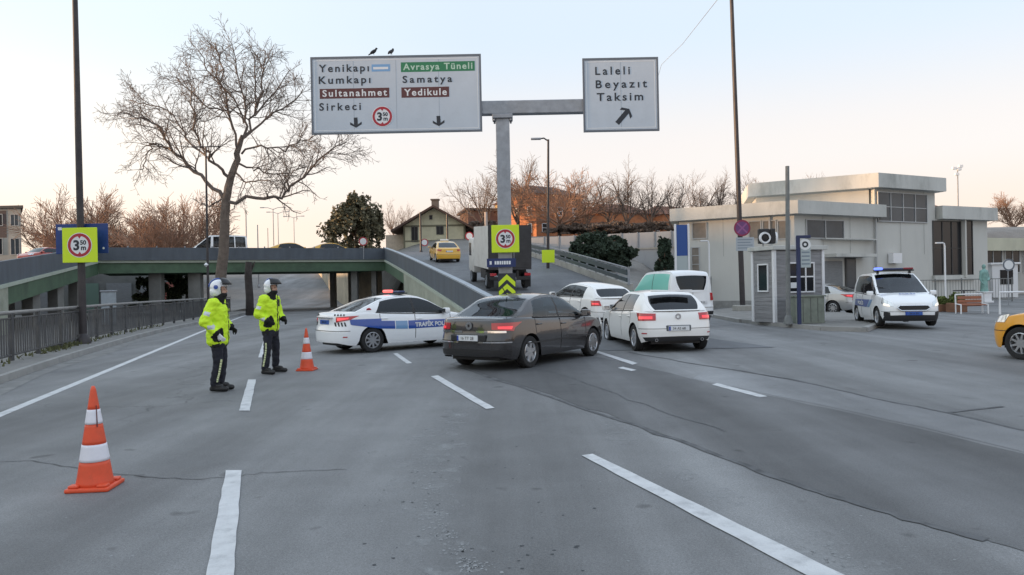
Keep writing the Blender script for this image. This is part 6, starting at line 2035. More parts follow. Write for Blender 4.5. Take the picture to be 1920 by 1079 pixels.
# ---- kiosk island
isl = [(1322, 588), (1345, 597), (1392, 606), (1455, 613), (1540, 621), (1625, 624), (1650, 612), (1612, 596), (1540, 585), (1400, 579)]
pts = [G(u, v) for u, v in isl]
mb = MB(); mb.prism([(p.x, p.y) for p in pts], -.02, .14); tag(mb.build('traffic_island', m_pave), 'paved island with kerb under the kiosk', kind='structure')
mb = MB(); q = [G(u, v) for u, v in isl[:7]]
for a, b in zip(q, q[1:]):
    d = (b - a).normalized(); n = Vector((d.y, -d.x, 0))
    if n.y > 0: n = -n
    mb.prism([tuple((a + n * .04).xy), tuple((b + n * .04).xy), tuple((b - n * .14).xy), tuple((a - n * .14).xy)], .0, .152)
tag(mb.build('island_kerb', m_kerb), 'stone kerb of the kiosk island', kind='structure')
K0 = P(1453, 600, 26.6); K0.z = .14
ko = empty('guard_kiosk', K0, R(20), 'grey plank clad guard kiosk with white corner posts and dark windows', 'kiosk')
kw, kd, kh = 2.25, 1.25, P(1453, 470, 26.6).z - .14
m_plank = mat('grey_planks', (.27, .27, .28), .8, var=.25, vscale=2, stretch=(.4, .4, 5), dirt=(.09, .09, .09), dirt_amt=.4)
mb = MB(); np_ = 17
for k in range(np_):
    z0, z1 = kh * k / np_, kh * (k + 1) / np_ - .012
    mb.box(.03, .03, z0, kw - .03, kd - .03, z1)
mb.box(.045, .045, 0, kw - .045, kd - .045, kh); mb.build('wall', m_plank, ko)
mb = MB()
for x in (0, kw - .09):
    for y in (0, kd - .09):
        mb = MB(); mb.box(x - .01, y - .01, 0, x + .10, y + .10, kh + .02); mb.build('corner_post', m_white_trim, ko)
mb = MB(); mb.bbox(-.1, -.1, kh + .021, kw + .1, kd + .1, kh + .17, .02); mb.build('roof', m_slab, ko)
def kwin(x0, z0, x1, z1, nx, nz, left=False):
    mb = MB(); f = .05
    def bx(a, b, c, d, o0, o1, tgt):
        if left: tgt.box(-o1 + .03, a, b, -o0 + .03, c, d)
        else: tgt.box(a, .03 - o1, b, c, .03 - o0, d)
    bx(x0, z0, x1, z0 + f, 0, .05, mb); bx(x0, z1 - f, x1, z1, 0, .05, mb)
    for k in range(nx + 1): 
        x = lerp(x0, x1 - f, k / nx); bx(x, z0 + f, x + f, z1 - f, 0, .045, mb)
    for k in range(1, nz):
        z = lerp(z0, z1, k / nz); bx(x0 + f, z, x1 - f, z + f, 0, .04, mb)
    o = mb.build('window', m_white_trim, ko); g = MB(); bx(x0 + .02, z0 + .02, x1 - .02, z1 - .02, .002, .02, g); g.build('pane', m_wind, o)
kwin(.62, 1.05, 1.80, 2.15, 3, 2); kwin(.32, 1.10, .90, 2.12, 1, 1, True)
mb = MB(); mb.box(.70, -.03, 1.22, 1.0, -.025, 1.42); mb.build('notice', m_signwhite, ko)
# loudspeaker-like warning lamps on the kiosk roof
wo = empty('warning_lamp', K0 + Vector((-.12, .35, kh + .17)), R(20), 'twin round lamp with a white rim and dark face on the kiosk roof', 'lamp')
mb = MB(); mb.tube([(0, .2, 0), (0, .2, .55)], .03, 6); mb.build('stand', m_galv, wo)
for x, nm, yaw in ((.0, 'lamp_head', -18), (.42, 'lamp_head', 62)):
    MM = Matrix.Translation((x, .12, .34)) @ Matrix.Rotation(R(yaw), 4, 'Z')
    mb = MB(); mb.bbox(-.2, -.02, -.24, .2, .16, .30, .03, M=MM); o = mb.build(nm, m_black, wo)
    mb = MB(); mb.lathe([(.145, -.10), (.20, -.10), (.215, -.03), (.15, -.03), (.145, -.10)], 24, M=MM @ Matrix.Translation((0, 0, -.03)), axis='y'); mb.build('rim', m_white_trim, o, smooth=True, fixn=True)
    mb = MB(); mb.lathe([(0, -.045), (.14, -.04), (.14, -.025), (0, -.025)], 20, M=MM @ Matrix.Translation((0, 0, -.03)), axis='y'); mb.build('lens', m_wind, o, fixn=True)
# pole, parking sign and cabinet before the kiosk
b = P(1478, 600, 25.6); b.z = .14; t = P(1476, 312, 25.6)
o = post('concrete_mast', b, t, .085, .07, mat('mast_grey', (.19, .20, .20), .8, var=.2), 'grey mast standing right in front of the kiosk', 'mast', 8)
b = P(1499, 604, 25.2); b.z = .14; t = P(1499, 444, 25.2)
o = empty('parking_sign', b, 0, 'blue post with a hanging parking sign before the kiosk', 'sign')
mb = MB(); hh = t.z - b.z; mb.bbox(-.055, -.055, 0, .055, .055, hh, .01); mb.bbox(-.05, -.05, hh - .06, .42, .05, hh + .04, .01); mb.build('post', mat('post_navy', (.02, .03, .09), .5), o)
mb = MB(); mb.bbox(.075, -.02, hh - 1.05, .42, .02, hh - .30, .01); p_ = mb.build('panel', mat('panel_pale', (.40, .46, .47), .5), o)
mb = MB(); MM = Matrix.Translation((.23, -.022, hh - .27)) @ M; disc(mb, MM, .19, 0, .01); q_ = mb.build('disc', m_signwhite, o, fixn=True)
mb = MB(); ringp(mb, MM, .05, .105, .011); mb.build('ring', m_ink, q_, fixn=True)
mb = MB()
for k in range(4): mb.box(.11, -.024, hh - .56 - .13 * k, .38, -.0215, hh - .51 - .13 * k)
mb.build('worn_lettering', mat('worn_ink', (.2, .24, .28)), p_)
cbn = P(1516, 606, 25.9); cbn.z = .14
o = empty('utility_cabinet', cbn, R(8), 'grey green utility cabinet before the kiosk window', 'cabinet')
mb = MB(); mb.bbox(-.58, -.2, 0, .50, .2, .92, .02); mb.box(-.62, -.24, .921, .54, .24, .97); mb.build('body', mat('cabinet_green', (.20, .225, .19), .7, var=.2, dirt=(.1, .1, .09), dirt_amt=.5), o)
mb = MB()
for x in (-.3, -.02, .24): mb.box(x - .006, -.206, .06, x + .006, -.201, .88)
mb.build('door_gap', m_black, o)
# blue board left of the cream building
c = (P(1268, 422, 41) + P(1289, 480, 41)) / 2
o = empty('blue_board', (c.x, 41, 0), 0, 'tall blue board on a white post beside the small conifer', 'sign')
mb = MB(); mb.box(-.30, -.03, c.z - .85, .30, .03, c.z + .85); mb.build('panel', m_sblue, o)
mb = MB(); mb.box(-.30, -.02, c.z - 1.85, .30, .02, c.z - .86); mb.build('lower_panel', mat('panel_pale', (.4, .46, .47)), o)
mb = MB()
for x in (-.36, .36): mb.box(x - .05, -.05, 0, x + .05, .05, c.z + .9)
mb.build('post', m_white_trim, o)
# slender white street lamps near the building
for (u, v, vb, Yd, lab) in ((1329, 453, 560, 43, 'slim white street lamp before the cream wall left of the kiosk'), (1771, 457, 550, 40, 'slim white street lamp before the tall dark window')):
    t = P(u, v, Yd); b = Vector((t.x, Yd, 0)); o = empty('street_lamp', b, 0, lab, 'street lamp', 'slim white street lamps')
    mb = MB(); mb.tube([(0, 0, 0), (0, 0, t.z - .15), (-.03, 0, t.z), (-.12, 0, t.z + .04)], [.05, .045, .04, .04], 8); mb.build('pole', m_white_trim, o, smooth=True)
    mb = MB(); mb.bbox(-.48, -.09, t.z, -.1, .09, t.z + .07, .02); mb.build('lamp_head', m_white_trim, o)
t = P(1795, 318, 75); o = post('floodlight_mast', (t.x, 75, 0), t, .09, .06, m_galv, 'thin mast with floodlights above the right roof slab', 'mast', 6)
mb = MB()
for dx, dz in ((-.35, .1), (.3, .3), (-.1, -.5), (.15, .0)): mb.bbox(t.x - t.x + dx - .2, -.15, t.z + dz - .12, dx + .2, .1, t.z + dz + .14, .03, M=Matrix.Rotation(0, 4, 'Z'))
mb.build('floodlight', m_white_trim, o)
# fences by the building
def fence(A, B, h, m, label, n=2.0, bars=9, cat='fence', name='metal_fence'):
    A, B = Vector(A), Vector(B); d = B - A; L = d.length; ang = math.atan2(d.y, d.x)
    o = empty(name, (A.x, A.y, 0), ang, label, cat)
    k = max(1, int(L / n)); 
    for i in range(k + 1):
        x = L * i / k; mb = MB(); mb.box(x - .03, -.03, 0, x + .03, .03, h + .06); mb.build('post', m, o)
    mb = MB(); mb.box(0, -.015, h - .05, L, .015, h); mb.box(0, -.015, .12, L, .015, .17)
    for i in range(k * bars):
        if i % bars: x = L * i / (k * bars); mb.box(x - .008, -.008, .17, x + .008, .008, h - .05)
    mb.build('bars', m, o)
    return o
m_fence = mat('fence_grey', (.20, .21, .21), .6, .3)
fence(G(1322, 566).xy, (11.9, 44.6), 1.9, m_fence, 'thin grey metal fence before the cream wall left of the kiosk')
fence((23.6, 44.5), (31.8, 47.5), 1.5, m_fence, 'thin grey metal fence before the tall dark windows')
mb = MB(); rr = random.Random(6); gA = G(1330, 566); gB = G(1408, 570)
for i in range(1600):
    f = rr.random(); p = gA.lerp(gB, f); y = p.y + rr.uniform(-2.0, .3); a = rr.random() * 6.3; hh = rr.uniform(.06, .2)
    mb.add([(p.x - .04 * math.cos(a), y - .04 * math.sin(a), .0), (p.x + .04 * math.cos(a), y + .04 * math.sin(a), .0), (p.x + rr.gauss(0, .05), y + rr.gauss(0, .05), hh)], [(0, 1, 2)])
tag(mb.build('grass', mat('grass_green', (.10, .14, .035), .9, var=.3)), 'strip of grass at the foot of the cream wall', kind='stuff')
# seat, planters, parasol, statue, booth
sb_ = G(1822, 589); 
o = empty('park_bench', sb_, R(-6), 'orange wooden bench with a white metal frame', 'bench')
m_wood = mat('bench_wood', (.32, .13, .075), .7, var=.2, stretch=(.6, 4, 4))
for k, z in enumerate((.40, .56, .72)):
    mb = MB(); mb.bbox(-.50, .16, z - .065, .50, .20, z + .065, .01); mb.build('backrest_board', m_wood, o)
for k in range(3):
    mb = MB(); mb.bbox(-.50, -.26 + .14 * k, .385, .50, -.15 + .14 * k, .42, .008); mb.build('seat_board', m_wood, o)
for x in (-.56, .56):
    mb = MB(); mb.tube([(x, -.26, 0), (x, -.26, .42), (x, .22, .44), (x, .24, .86)], .032, 8); mb.tube([(x, .22, 0), (x, .22, .44)], .032, 8); mb.build('leg', m_white_trim, o)
mb = MB(); mb.tube([(-.56, .24, .86), (.56, .24, .86)], .032, 8); mb.build('top_rail', m_white_trim, o)
def planter(u, v, wd, h, label, top=True):
    b = G(u, v); o = empty('planter', b, R(10), label, 'planter')
    mb = MB(); mb.bbox(-wd / 2, -wd / 2, 0, wd / 2, wd / 2, h * .45, .03); mb.build('box', mat('planter_brown', (.20, .10, .06), .8, var=.2), o)
    r = random.Random(u); lm = MB()
    leafmass(lm, [(Vector((r.uniform(-.25, .25) * wd, r.uniform(-.25, .25) * wd, h * .62)), Vector((wd * .35, wd * .35, h * .3))) for k in range(8)], 90, .06, r)
    lm.build('foliage', mat('planter_leaf', (.10, .13, .03), .8, var=.5, vscale=5), o)
planter(1794, 586, .62, .98, 'square planter of yellow green shrub left of the wooden bench')
planter(1764, 585, .60, .8, 'brown planter between the police van and the yellow green shrub')
b = G(1808, 566); o = empty('cafe_table', b, 0, 'small dark round table behind the planters', 'table')
mb = MB(); mb.lathe([(.0, .70), (.62, .70), (.65, .73), (.62, .76), (0, .76)], 24); mb.build('tabletop', m_black, o, fixn=True)
mb = MB(); mb.tube([(0, 0, 0), (0, 0, .7)], .05, 8); mb.lathe([(.26, 0), (.26, .03), (.04, .06)], 16); mb.build('pedestal', m_black, o)
b = G(1846, 568); o = empty('statue', b, R(15), 'pale teal figure standing on a white plinth', 'statue')
mb = MB(); mb.bbox(-.36, -.36, 0, .36, .36, .12, .02); mb.bbox(-.28, -.28, .12, .28, .28, .62, .02); mb.bbox(-.33, -.33, .62, .33, .33, .70, .02); mb.build('plinth', m_white_trim, o)
fuse('figure', [('c', (0, 0, .74), (0, 0, 1.35), .25, .19), ('c', (0, 0, 1.35), (0, 0, 1.85), .19, .24), ('c', (0, 0, 1.9), (0, 0, 2.1), .16, .08), ('e', (0, 0, 2.25), (.12, .11, .15)), ('c', (.24, 0, 1.95), (.30, -.05, 1.55), .08, .07), ('c', (.30, -.05, 1.55), (.12, -.22, 1.4), .07, .05), ('c', (-.24, 0, 1.95), (-.31, .0, 1.5), .08, .06), ('c', (-.31, 0, 1.5), (-.26, -.1, 1.2), .06, .05)],
     [mat('verdigris', (.20, .36, .33), .6, var=.3, vscale=4)], o, .03, 2)
b = G(1874, 558); o = empty('sentry_booth', (b.x, b.y, 0), R(-8), 'small white sentry booth with a dark window before the low pavilion', 'booth')
mb = MB(); mb.bbox(-.9, -.9, 0, .9, .9, 2.5, .02); mb.build('wall', m_white_trim, o)
mb = MB(); mb.bbox(-1.05, -1.05, 2.501, 1.05, 1.05, 2.65, .03); mb.build('roof', m_white_trim, o)
mb = MB(); mb.box(-.35, -.93, 1.0, .55, -.902, 2.1); mb.build('window', m_wind, o)
round_sign(1891, 497, 41, .33, 0, 'small round sign beside the white sentry booth', m_signedge)
b = G(1905, 590); o = empty('barrier_gate', b, R(-4), 'white metal table-like frame behind the orange taxi', 'frame')
mb = MB(); mb.tube([(-.65, 0, 0), (-.65, 0, .95), (1.4, 0, .95)], .045, 8); mb.tube([(1.2, 0, 0), (1.2, 0, .95)], .045, 8); mb.build('tube_frame', m_white_trim, o)
# pale cabinet and things under the bridge
b = P(204, 575, 40); b = Vector((b.x, 40, 0)); o = empty('pale_cabinet', b, R(25), 'pale metal cabinet under the left ramp behind the railing', 'cabinet')
mb = MB(); mb.bbox(-.35, -.3, 0, .35, .3, 1.75, .03); mb.build('body', mat('cabinet_pale', (.33, .37, .40), .6, var=.15), o)
mb = MB(); mb.bbox(-.4, -.35, 1.751, .4, .35, 1.83, .02); mb.build('lid', m_galv, o)
b = P(290, 530, 58); o = empty('yellow_panel', (b.x, 58, 0), R(20), 'yellow panel on two posts seen under the bridge', 'sign')
mb = MB(); mb.box(-.4, -.03, 1.7, .4, .03, 2.7); mb.build('panel', mat('panel_yellow', (.45, .42, .03), .6), o)
mb = MB()
for x in (-.36, .36): mb.box(x - .03, .031, 0, x + .03, .09, 2.6)
mb.build('post', m_galv, o)
# overhead cable
A, B = P(1345, 0, 60), P(1240, 122, 100)
d = A - B
mb = MB(); mb.tube([B - d * .3 + Vector((0, 0, -3)), B, B.lerp(A, .5) + Vector((0, 0, -.4)), A, A + d * .7 + Vector((0, 0, 6))], .022, 5)
tag(mb.build('overhead_cable', mat('cable', (.25, .25, .27), .7)), 'thin overhead cable slanting across the sky right of the small board', 'cable')

# ---- traffic cones
def cone(loc, rz, label, tape=False):
    o = empty('traffic_cone', loc, rz, label, 'traffic cone', 'orange traffic cones')
    m_or = mat('cone_orange', (.72, .085, .03), .5, var=.10, vscale=5, dirt=(.42, .08, .04), dirt_amt=.5, dscale=6)
    m_wb = mat('cone_white', (.72, .72, .78), .45, var=.06, vscale=8)
    mb = MB()
    mb.bbox(-.175, -.175, 0, .175, .175, .035, .014)
    for a in range(4):
        mb.bbox(-.155, -.155, .034, -.07, -.07, .058, .012, M=Matrix.Rotation(a * math.pi / 2, 4, 'Z'))
    mb.build('base', m_or, o, smooth=True)
    H_ = .86
    def rad(z): return pl([(.03, .150), (.10, .134), (H_ - .03, .022), (H_, .012)], z)
    zs = [.034, .06, .10, .17, .23]
    for a, b, m, nm, ov in ((.03, .235, m_or, 'cone_body', 0), (.235, .375, m_wb, 'reflective_band', .003), (.375, .545, m_or, 'cone_body', 0), (.545, .665, m_wb, 'reflective_band', .003), (.665, H_, m_or, 'cone_body', 0)):
        prof = [(rad(lerp(a, b, k / 6)) + ov, lerp(a, b, k / 6)) for k in range(7)]
        if b == H_: prof.append((0, H_))
        mb = MB(); mb.lathe(prof, 32); mb.build(nm, m, o, smooth='all', fixn=True)
    if tape:
        mb = MB(); rows = []
        for k in range(9):
            z = lerp(.52, .70, k / 8); a0 = R(-52 + 6 * k / 8)
            rows.append([((rad(z) + .006) * math.cos(a), (rad(z) + .006) * math.sin(a), z) for a in (a0, a0 + .14)])
        mb.grid(rows); mb.build('torn_edge', mat('tape_dark', (.12, .03, .03), .6), o)
    return o
c1 = G(163, 925); cone((c1.x, c1.y + .12, .012), R(6), 'orange and white traffic cone alone on the left lane, largest in view', True)
c2 = G(573, 697); cone((c2.x, c2.y + .1, .012), R(-4), 'orange and white traffic cone behind the police saloon')
# a second, partly hidden cone tip left of it
m_sg = MB()

# ---- people
o1 = G(413, 737); make_officer('person', (o1.x - .05, o1.y + .1, .012), R(6), pose1, 'person in yellow jacket, white glove at the hip, nearer of the two officers')
o2 = G(510, 703); make_officer('person', (o2.x - .05, o2.y + .1, .012), R(-10), pose2, 'person in yellow jacket and white helmet, feet apart beside the traffic cone')
# =================================================================== vehicles in place
# ---- police saloon
c = make_car('police_car', dict(COROLLA, rim_mat=mat('wheel_trim', (.40, .41, .43), .35, .6)), p_white, g_dark, (-3.05, 20.55, .012), R(38), 'white police saloon with a blue stripe and red roof light behind the dark saloon', 'police car')
rt_, sh = c['root'], c['sh']
lamp(sh, rt_, [(-.60, .80), (-.02, .86), (.055, .955), (-.62, .935)], m_red_lens, inner=[(-.55, .84), (-.12, .88), (-.08, .92), (-.55, .905)], inner_m=m_red_lit)
mb = MB(); mb.bbox(sh.xr + .02, -.42, .90, sh.xr + .09, .42, .935, .01); mb.build('boot_trim', m_chrome, rt_)
plate(rt_, sh.xr + .055, .80, True, '34 A 41', m=mat('plate_police', (.03, .10, .38), .4)) 
for sd in (1, -1):
    mb = MB()
    patch(sh, [(-.04, .745), (.22, .60), (.22, .86), (-.06, .87)], .006, sd, 12, 4, mb)
    patch(sh, [(.22, .60), (.325, .58), (.325, .785), (.22, .80)], .006, sd, 12, 4, mb)
    patch(sh, [(.435, .56), (1.05, .575), (1.05, .76), (.435, .775)], .006, sd, 12, 4, mb)
    st = mb.build('blue_stripe', m_blue, rt_, smooth=True)
    patch(sh, [(.332, .575), (.428, .562), (.428, .772), (.332, .783)], .006, sd, 6, 4).build('pale_stripe', m_bluelite, rt_, smooth=True)
    # wording along the door stripe
    q = sh.pt(.86, .6)
    if sd < 0: MM = Matrix.Translation((-.10, -q.y - .012, .605)) @ Matrix.Rotation(R(90), 4, 'X')
    else: MM = Matrix.Translation((1.30, q.y + .012, .605)) @ Matrix.Rotation(R(180), 4, 'Z') @ Matrix.Rotation(R(90), 4, 'X')
    lettering('TRAFİK POLİSİ', .155, m_signwhite, st, MM, .002, sx=1.05, bold=.006)
    # check marks over the tail
    ck = MB()
    for k in range(4):
        p0 = -.70 + .13 * k
        patch(sh, [(p0, .96), (p0 + .05, .96), (p0 + .05, 1.005), (p0, 1.005)], .006, sd, 2, 2, ck)
        patch(sh, [(p0 + .06, .70), (p0 + .12, .70), (p0 + .08, .80), (p0 + .02, .80)], .006, sd, 2, 2, ck)
    ck.build('check_mark', m_black, rt_)
    mb = MB(); MM = Matrix.Translation((-1.36, sd * .80, 1.06)) @ Matrix.Rotation(R(90 * sd), 4, 'X') @ Matrix.Rotation(R(0), 4, 'Y')
    mb.lathe([(.075, -.012), (.075, .012), (0, .014)], 18, M=Matrix.Translation((-1.40, sd * .775, 1.07)) @ Matrix.Rotation(R(-90 * sd + 22 * -sd), 4, 'X')); mb.build('emblem', m_redring, rt_, fixn=True)
    mb = MB(); patch(sh, [(-.3, .42), (-.14, .42), (-.14, .445), (-.3, .445)], .005, sd, 3, 2, mb); mb.build('reflector', m_red_lens, rt_)
    patch(sh, [(1.05, .70), (1.55, .72), (1.5, .80), (1.02, .86)], .008, sd, 8, 4).build('headlamp', m_clear_lens, rt_, smooth=True)
mb = MB(); mb.bbox(-.38, -.55, 1.478, -.12, .55, 1.51, .01); lb = mb.build('light_bar', m_black, rt_)
mb = MB(); mb.bbox(-.35, .16, 1.511, -.15, .44, 1.59, .03); mb.build('lamp', mat('beacon_red', (.6, .03, .03), .2, emit=(1, .16, .14), estr=.8), lb)
mb = MB(); mb.bbox(-.34, -.50, 1.511, -.16, -.12, 1.56, .02); mb.build('lamp', mat('beacon_blue_off', (.03, .05, .14), .2), lb)
mb = MB(); mb.tube([(-.8, 0, 1.45), (-.92, 0, 1.60)], .012, 6); mb.build('aerial', m_black, rt_)

# ---- dark saloon
c = make_car('car', P301, p_dark, g_car, (.36, 16.35, .012), R(56), 'dark brown saloon turning across the lanes in the centre', 'car')
rt_, sh = c['root'], c['sh']
lamp(sh, rt_, [(-.66, .80), (-.05, .765), (.07, .93), (-.66, .925)], m_red_lens, inner=[(-.52, .815), (-.12, .80), (-.06, .86), (-.52, .86)], inner_m=m_red_lit)
mb = MB()
for sd in (1, -1):
    patch(sh, [(-.93, .735), (-.30, .735), (-.30, .775), (-.93, .775)], .012, sd, 10, 2, mb)
mb.build('chrome_strip', m_chrome, rt_)
mb = MB()
for sd in (1, -1): patch(sh, [(-.80, .545), (-.12, .545), (-.12, .568), (-.80, .568)], .012, sd, 10, 2, mb)
mb.build('chrome_strip', m_chrome, rt_)
mb = MB()
for sd in (1, -1): patch(sh, [(-1, .30), (-.15, .30), (-.1, .40), (-1, .42)], .008, sd, 10, 2, mb)
mb.build('lower_valance', m_black, rt_)
mb = MB(); mb.bbox(sh.xr - .004, -.42, .57, sh.xr + .08, .42, .70, .02); mb.build('plate_recess', m_black, rt_)
plate(rt_, sh.xr - .012, .635, True, '16 TT 28')
for sd in (1, -1):
    patch(sh, [(1.05, .70), (1.55, .72), (1.5, .80), (1.02, .87)], .008, sd, 8, 4).build('headlamp', m_clear_lens, rt_, smooth=True)
    mb = MB(); patch(sh, [(.10, .49), (.86, .49), (.86, .515), (.10, .515)], .008, sd, 10, 2, mb); mb.build('side_moulding', m_black, rt_)
mb = MB(); mb.lathe([(.03, 0), (.075, .0), (.075, .014), (.03, .014), (.03, 0)], 18, M=Matrix.Translation((sh.xr + .052, 0, .87)) @ Matrix.Rotation(R(-90), 4, 'Y')); mb.build('emblem', m_chrome, rt_, fixn=True)
mb = MB(); mb.tube([(-.85, 0, 1.45), (-1.0, 0, 1.60)], .010, 6); mb.build('aerial', m_black, rt_)

# ---- white hatchback, nearest of the white cars
c = make_car('car', GOLF, p_white2, g_dark, (3.62, 19.55, .012), R(97), 'white hatchback braking in front, lowest of the three white cars', 'car')
rt_, sh = c['root'], c['sh']
lamp(sh, rt_, [(-.66, .755), (-.02, .745), (.045, .93), (-.66, .915)], m_red_lens, inner=[(-.58, .79), (-.08, .785), (-.05, .85), (-.58, .85)], inner_m=m_red_lit)
mb = MB(); mb.bbox(sh.xr - .004, -.30, .50, sh.xr + .06, .30, .64, .02); mb.build('plate_recess', mat('recess_grey', (.10, .11, .12), .5), rt_)
plate(rt_, sh.xr - .012, .565, True, '34 AS 68')
mb = MB(); mb.lathe([(.035, 0), (.07, .0), (.07, .014), (.035, .014), (.035, 0)], 18, M=Matrix.Translation((sh.xr + .045, 0, .84)) @ Matrix.Rotation(R(-90), 4, 'Y')); mb.build('emblem', m_chrome, rt_, fixn=True)
mb = MB()
for sd in (1, -1): patch(sh, [(-1, .275), (-.35, .275), (-.25, .36), (-1, .38)], .008, sd, 10, 2, mb)
mb.build('lower_valance', m_black, rt_)
for y in (.55, -.55):
    mb = MB(); mb.lathe([(.028, 0), (.036, 0), (.036, .12), (.028, .12), (.028, 0)], 14, M=Matrix.Translation((sh.xr + .09, y, .30)) @ Matrix.Rotation(R(-90), 4, 'Y')); mb.build('exhaust_tip', m_chrome, rt_, fixn=True)
for sd in (1, -1):
    mb = MB(); patch(sh, [(-.42, .44), (-.22, .44), (-.22, .465), (-.42, .465)], .005, sd, 3, 2, mb); mb.build('reflector', m_red_lens, rt_)
    patch(sh, [(1.05, .68), (1.55, .70), (1.5, .78), (1.02, .84)], .008, sd, 8, 4).build('headlamp', m_clear_lens, rt_, smooth=True)
mb = MB(); mb.bbox(-1.72, -.50, 1.425, -1.55, .50, 1.455, .012); mb.build('roof_spoiler', p_white2, rt_)

# ---- white hatchback on the ramp foot
c = make_car('car', ACLASS, p_white2, g_tint, (2.62, 26.3, .30), R(113), 'white hatchback at the foot of the ramp, left of the van', 'car')
rt_, sh = c['root'], c['sh']; rt_.rotation_euler = (0, R(-3.5), R(113))
lamp(sh, rt_, [(-.58, .76), (-.06, .75), (.0, .92), (-.50, .93)], m_red_lens, inner=[(-.48, .80), (-.12, .80), (-.10, .85), (-.44, .85)], inner_m=m_red_lit)
mb = MB(); mb.bbox(sh.xr - .002, -.32, .66, sh.xr + .07, .32, .80, .02); mb.build('plate_recess', mat('recess_grey', (.10, .11, .12), .5), rt_)
plate(rt_, sh.xr - .008, .73, True, '34 HS 48')
mb = MB()
for sd in (1, -1): patch(sh, [(-1, .30), (-.3, .30), (-.2, .38), (-1, .40)], .008, sd, 10, 2, mb)
mb.build('lower_valance', m_black, rt_)
for sd in (1, -1): patch(sh, [(1.05, .68), (1.55, .70), (1.5, .78), (1.02, .84)], .008, sd, 8, 4).build('headlamp', m_clear_lens, rt_, smooth=True)

# ---- panel van with turquoise side windows
c = make_car('van', KANGOO, p_white, g_dark, (5.95, 28.9, .14), R(106), 'white van with turquoise side windows before the ramp barrier', 'van')
rt_, sh = c['root'], c['sh']; rt_.scale = (1, 1, 1.07)
for sd in (1, -1):
    mb = MB(); patch(sh, [(-.50, .78), (-.06, .78), (-.04, 1.04), (-.48, 1.04)], .012, sd, 6, 4, mb); mb.build('tail_lamp', m_red_lens, rt_, smooth=True)
    mb = MB(); patch(sh, [(.04, .50), (.80, .50), (.80, .56), (.04, .56)], .012, sd, 10, 2, mb); mb.build('side_moulding', m_black, rt_)
    patch(sh, [(1.05, .74), (1.55, .76), (1.5, .86), (1.02, .94)], .008, sd, 8, 4).build('headlamp', m_clear_lens, rt_, smooth=True)
mb = MB(); mb.box(sh.xr + .045, -.005, .62, sh.xr + .052, .005, 1.06); mb.build('door_gap', m_black, rt_)
mb = MB(); mb.bbox(sh.xr + .005, .08, .88, sh.xr + .06, .24, .96, .01); mb.build('handle', m_black, rt_)
plate(rt_, sh.xr + .045, .72, True, '34 VR 52', y=-.32)
mb = MB()
for sd in (1, -1): patch(sh, [(-1, .30), (-.05, .30), (-.05, .42), (-1, .42)], .008, sd, 10, 2, mb)
mb.build('lower_valance', m_black, rt_)

# ---- police van facing the camera
c = make_car('police_van', dict(COURIER, side_glass=g_tint), p_white, g_tint, (13.0, 25.5, .08), R(259), 'white police van facing the road with a blue light bar', 'police van')
rt_, sh = c['root'], c['sh']
xf = sh.xf
mb = MB()
hexa = [(-.40, .70), (-.48, .62), (-.36, .54), (.36, .54), (.48, .62), (.40, .70)]
mb.add([(xf + .03, y, z) for y, z in hexa] + [(xf - .15, y, z) for y, z in hexa], [(0, 1, 2, 3, 4, 5)] + [(k, 6 + k, 6 + (k + 1) % 6, (k + 1) % 6) for k in range(6)])
g_ = mb.build('grille', m_black, rt_, fixn=True)
mb = MB()
for k in range(4): mb.box(xf + .031, -.38, .565 + .033 * k, xf + .037, .38, .572 + .033 * k)
mb.build('slat', mat('slat_grey', (.06, .06, .065), .4), g_)
mb = MB()
for i in range(6):
    a, b = hexa[i], hexa[(i + 1) % 6]; mb.tube([(xf + .032, *a), (xf + .032, *b)], .014, 6)
mb.build('grille_surround', m_chrome, g_)
plate(rt_, xf + .03, .445, False, '34 A 85', w_=.5, m=mat('plate_police', (.03, .10, .38), .4))
for sd in (1, -1):
    patch(sh, [(1.06, .76), (1.62, .66), (1.56, .80), (1.10, .95)], .012, sd, 10, 5).build('headlamp', m_clear_lens, rt_, smooth=True)
    patch(sh, [(1.2, .70), (1.5, .66), (1.47, .73), (1.22, .77)], .016, sd, 6, 3).build('lit_lamp', mat('headlamp_lit', (.9, .85, .75), .2, emit=(1, .9, .75), estr=.3), rt_, smooth=True)
    mb = MB(); patch(sh, [(1.05, .21), (2, .21), (2, .40), (1.25, .37)], .010, sd, 12, 4, mb); patch(sh, [(1.2, .36), (1.5, .38), (1.5, .48), (1.24, .50)], .011, sd, 6, 3, mb); mb.build('lower_bumper', m_black, rt_)
    mb = MB(); patch(sh, [(.13, .62), (.58, .60), (.66, .86), (.13, .84)], .008, sd, 12, 4, mb); st = mb.build('blue_stripe', m_blue, rt_, smooth=True)
    mb = MB(); patch(sh, [(.60, .60), (.68, .60), (.76, .86), (.68, .86)], .008, sd, 4, 4, mb); mb.build('pale_stripe', m_bluelite, rt_, smooth=True)
    q = sh.pt(.4, .7)
    MM = Matrix.Translation((-.95 if sd < 0 else .30, sd * (q.y + .014), .67)) @ (Matrix.Rotation(R(180), 4, 'Z') if sd > 0 else Matrix.Identity(4)) @ Matrix.Rotation(R(90), 4, 'X')
    lettering('POLİS', .17, m_signwhite, st, MM, .002, sx=1.5, bold=.006)
    patch(sh, [(-.5, .78), (-.06, .78), (-.04, 1.02), (-.48, 1.02)], .012, sd, 6, 4).build('tail_lamp', m_red_lens, rt_, smooth=True)
mb = MB()
lettering('POLİS', .15, m_blue, c['bonnet'], Matrix.Translation((1.62, -.27, 1.045)) @ Matrix.Rotation(R(90), 4, 'Z') @ Matrix.Rotation(R(16), 4, 'X'), .001, sx=1.2, bold=.004)
mb = MB(); mb.bbox(.0, -.62, 1.80, .22, .62, 1.85, .02)
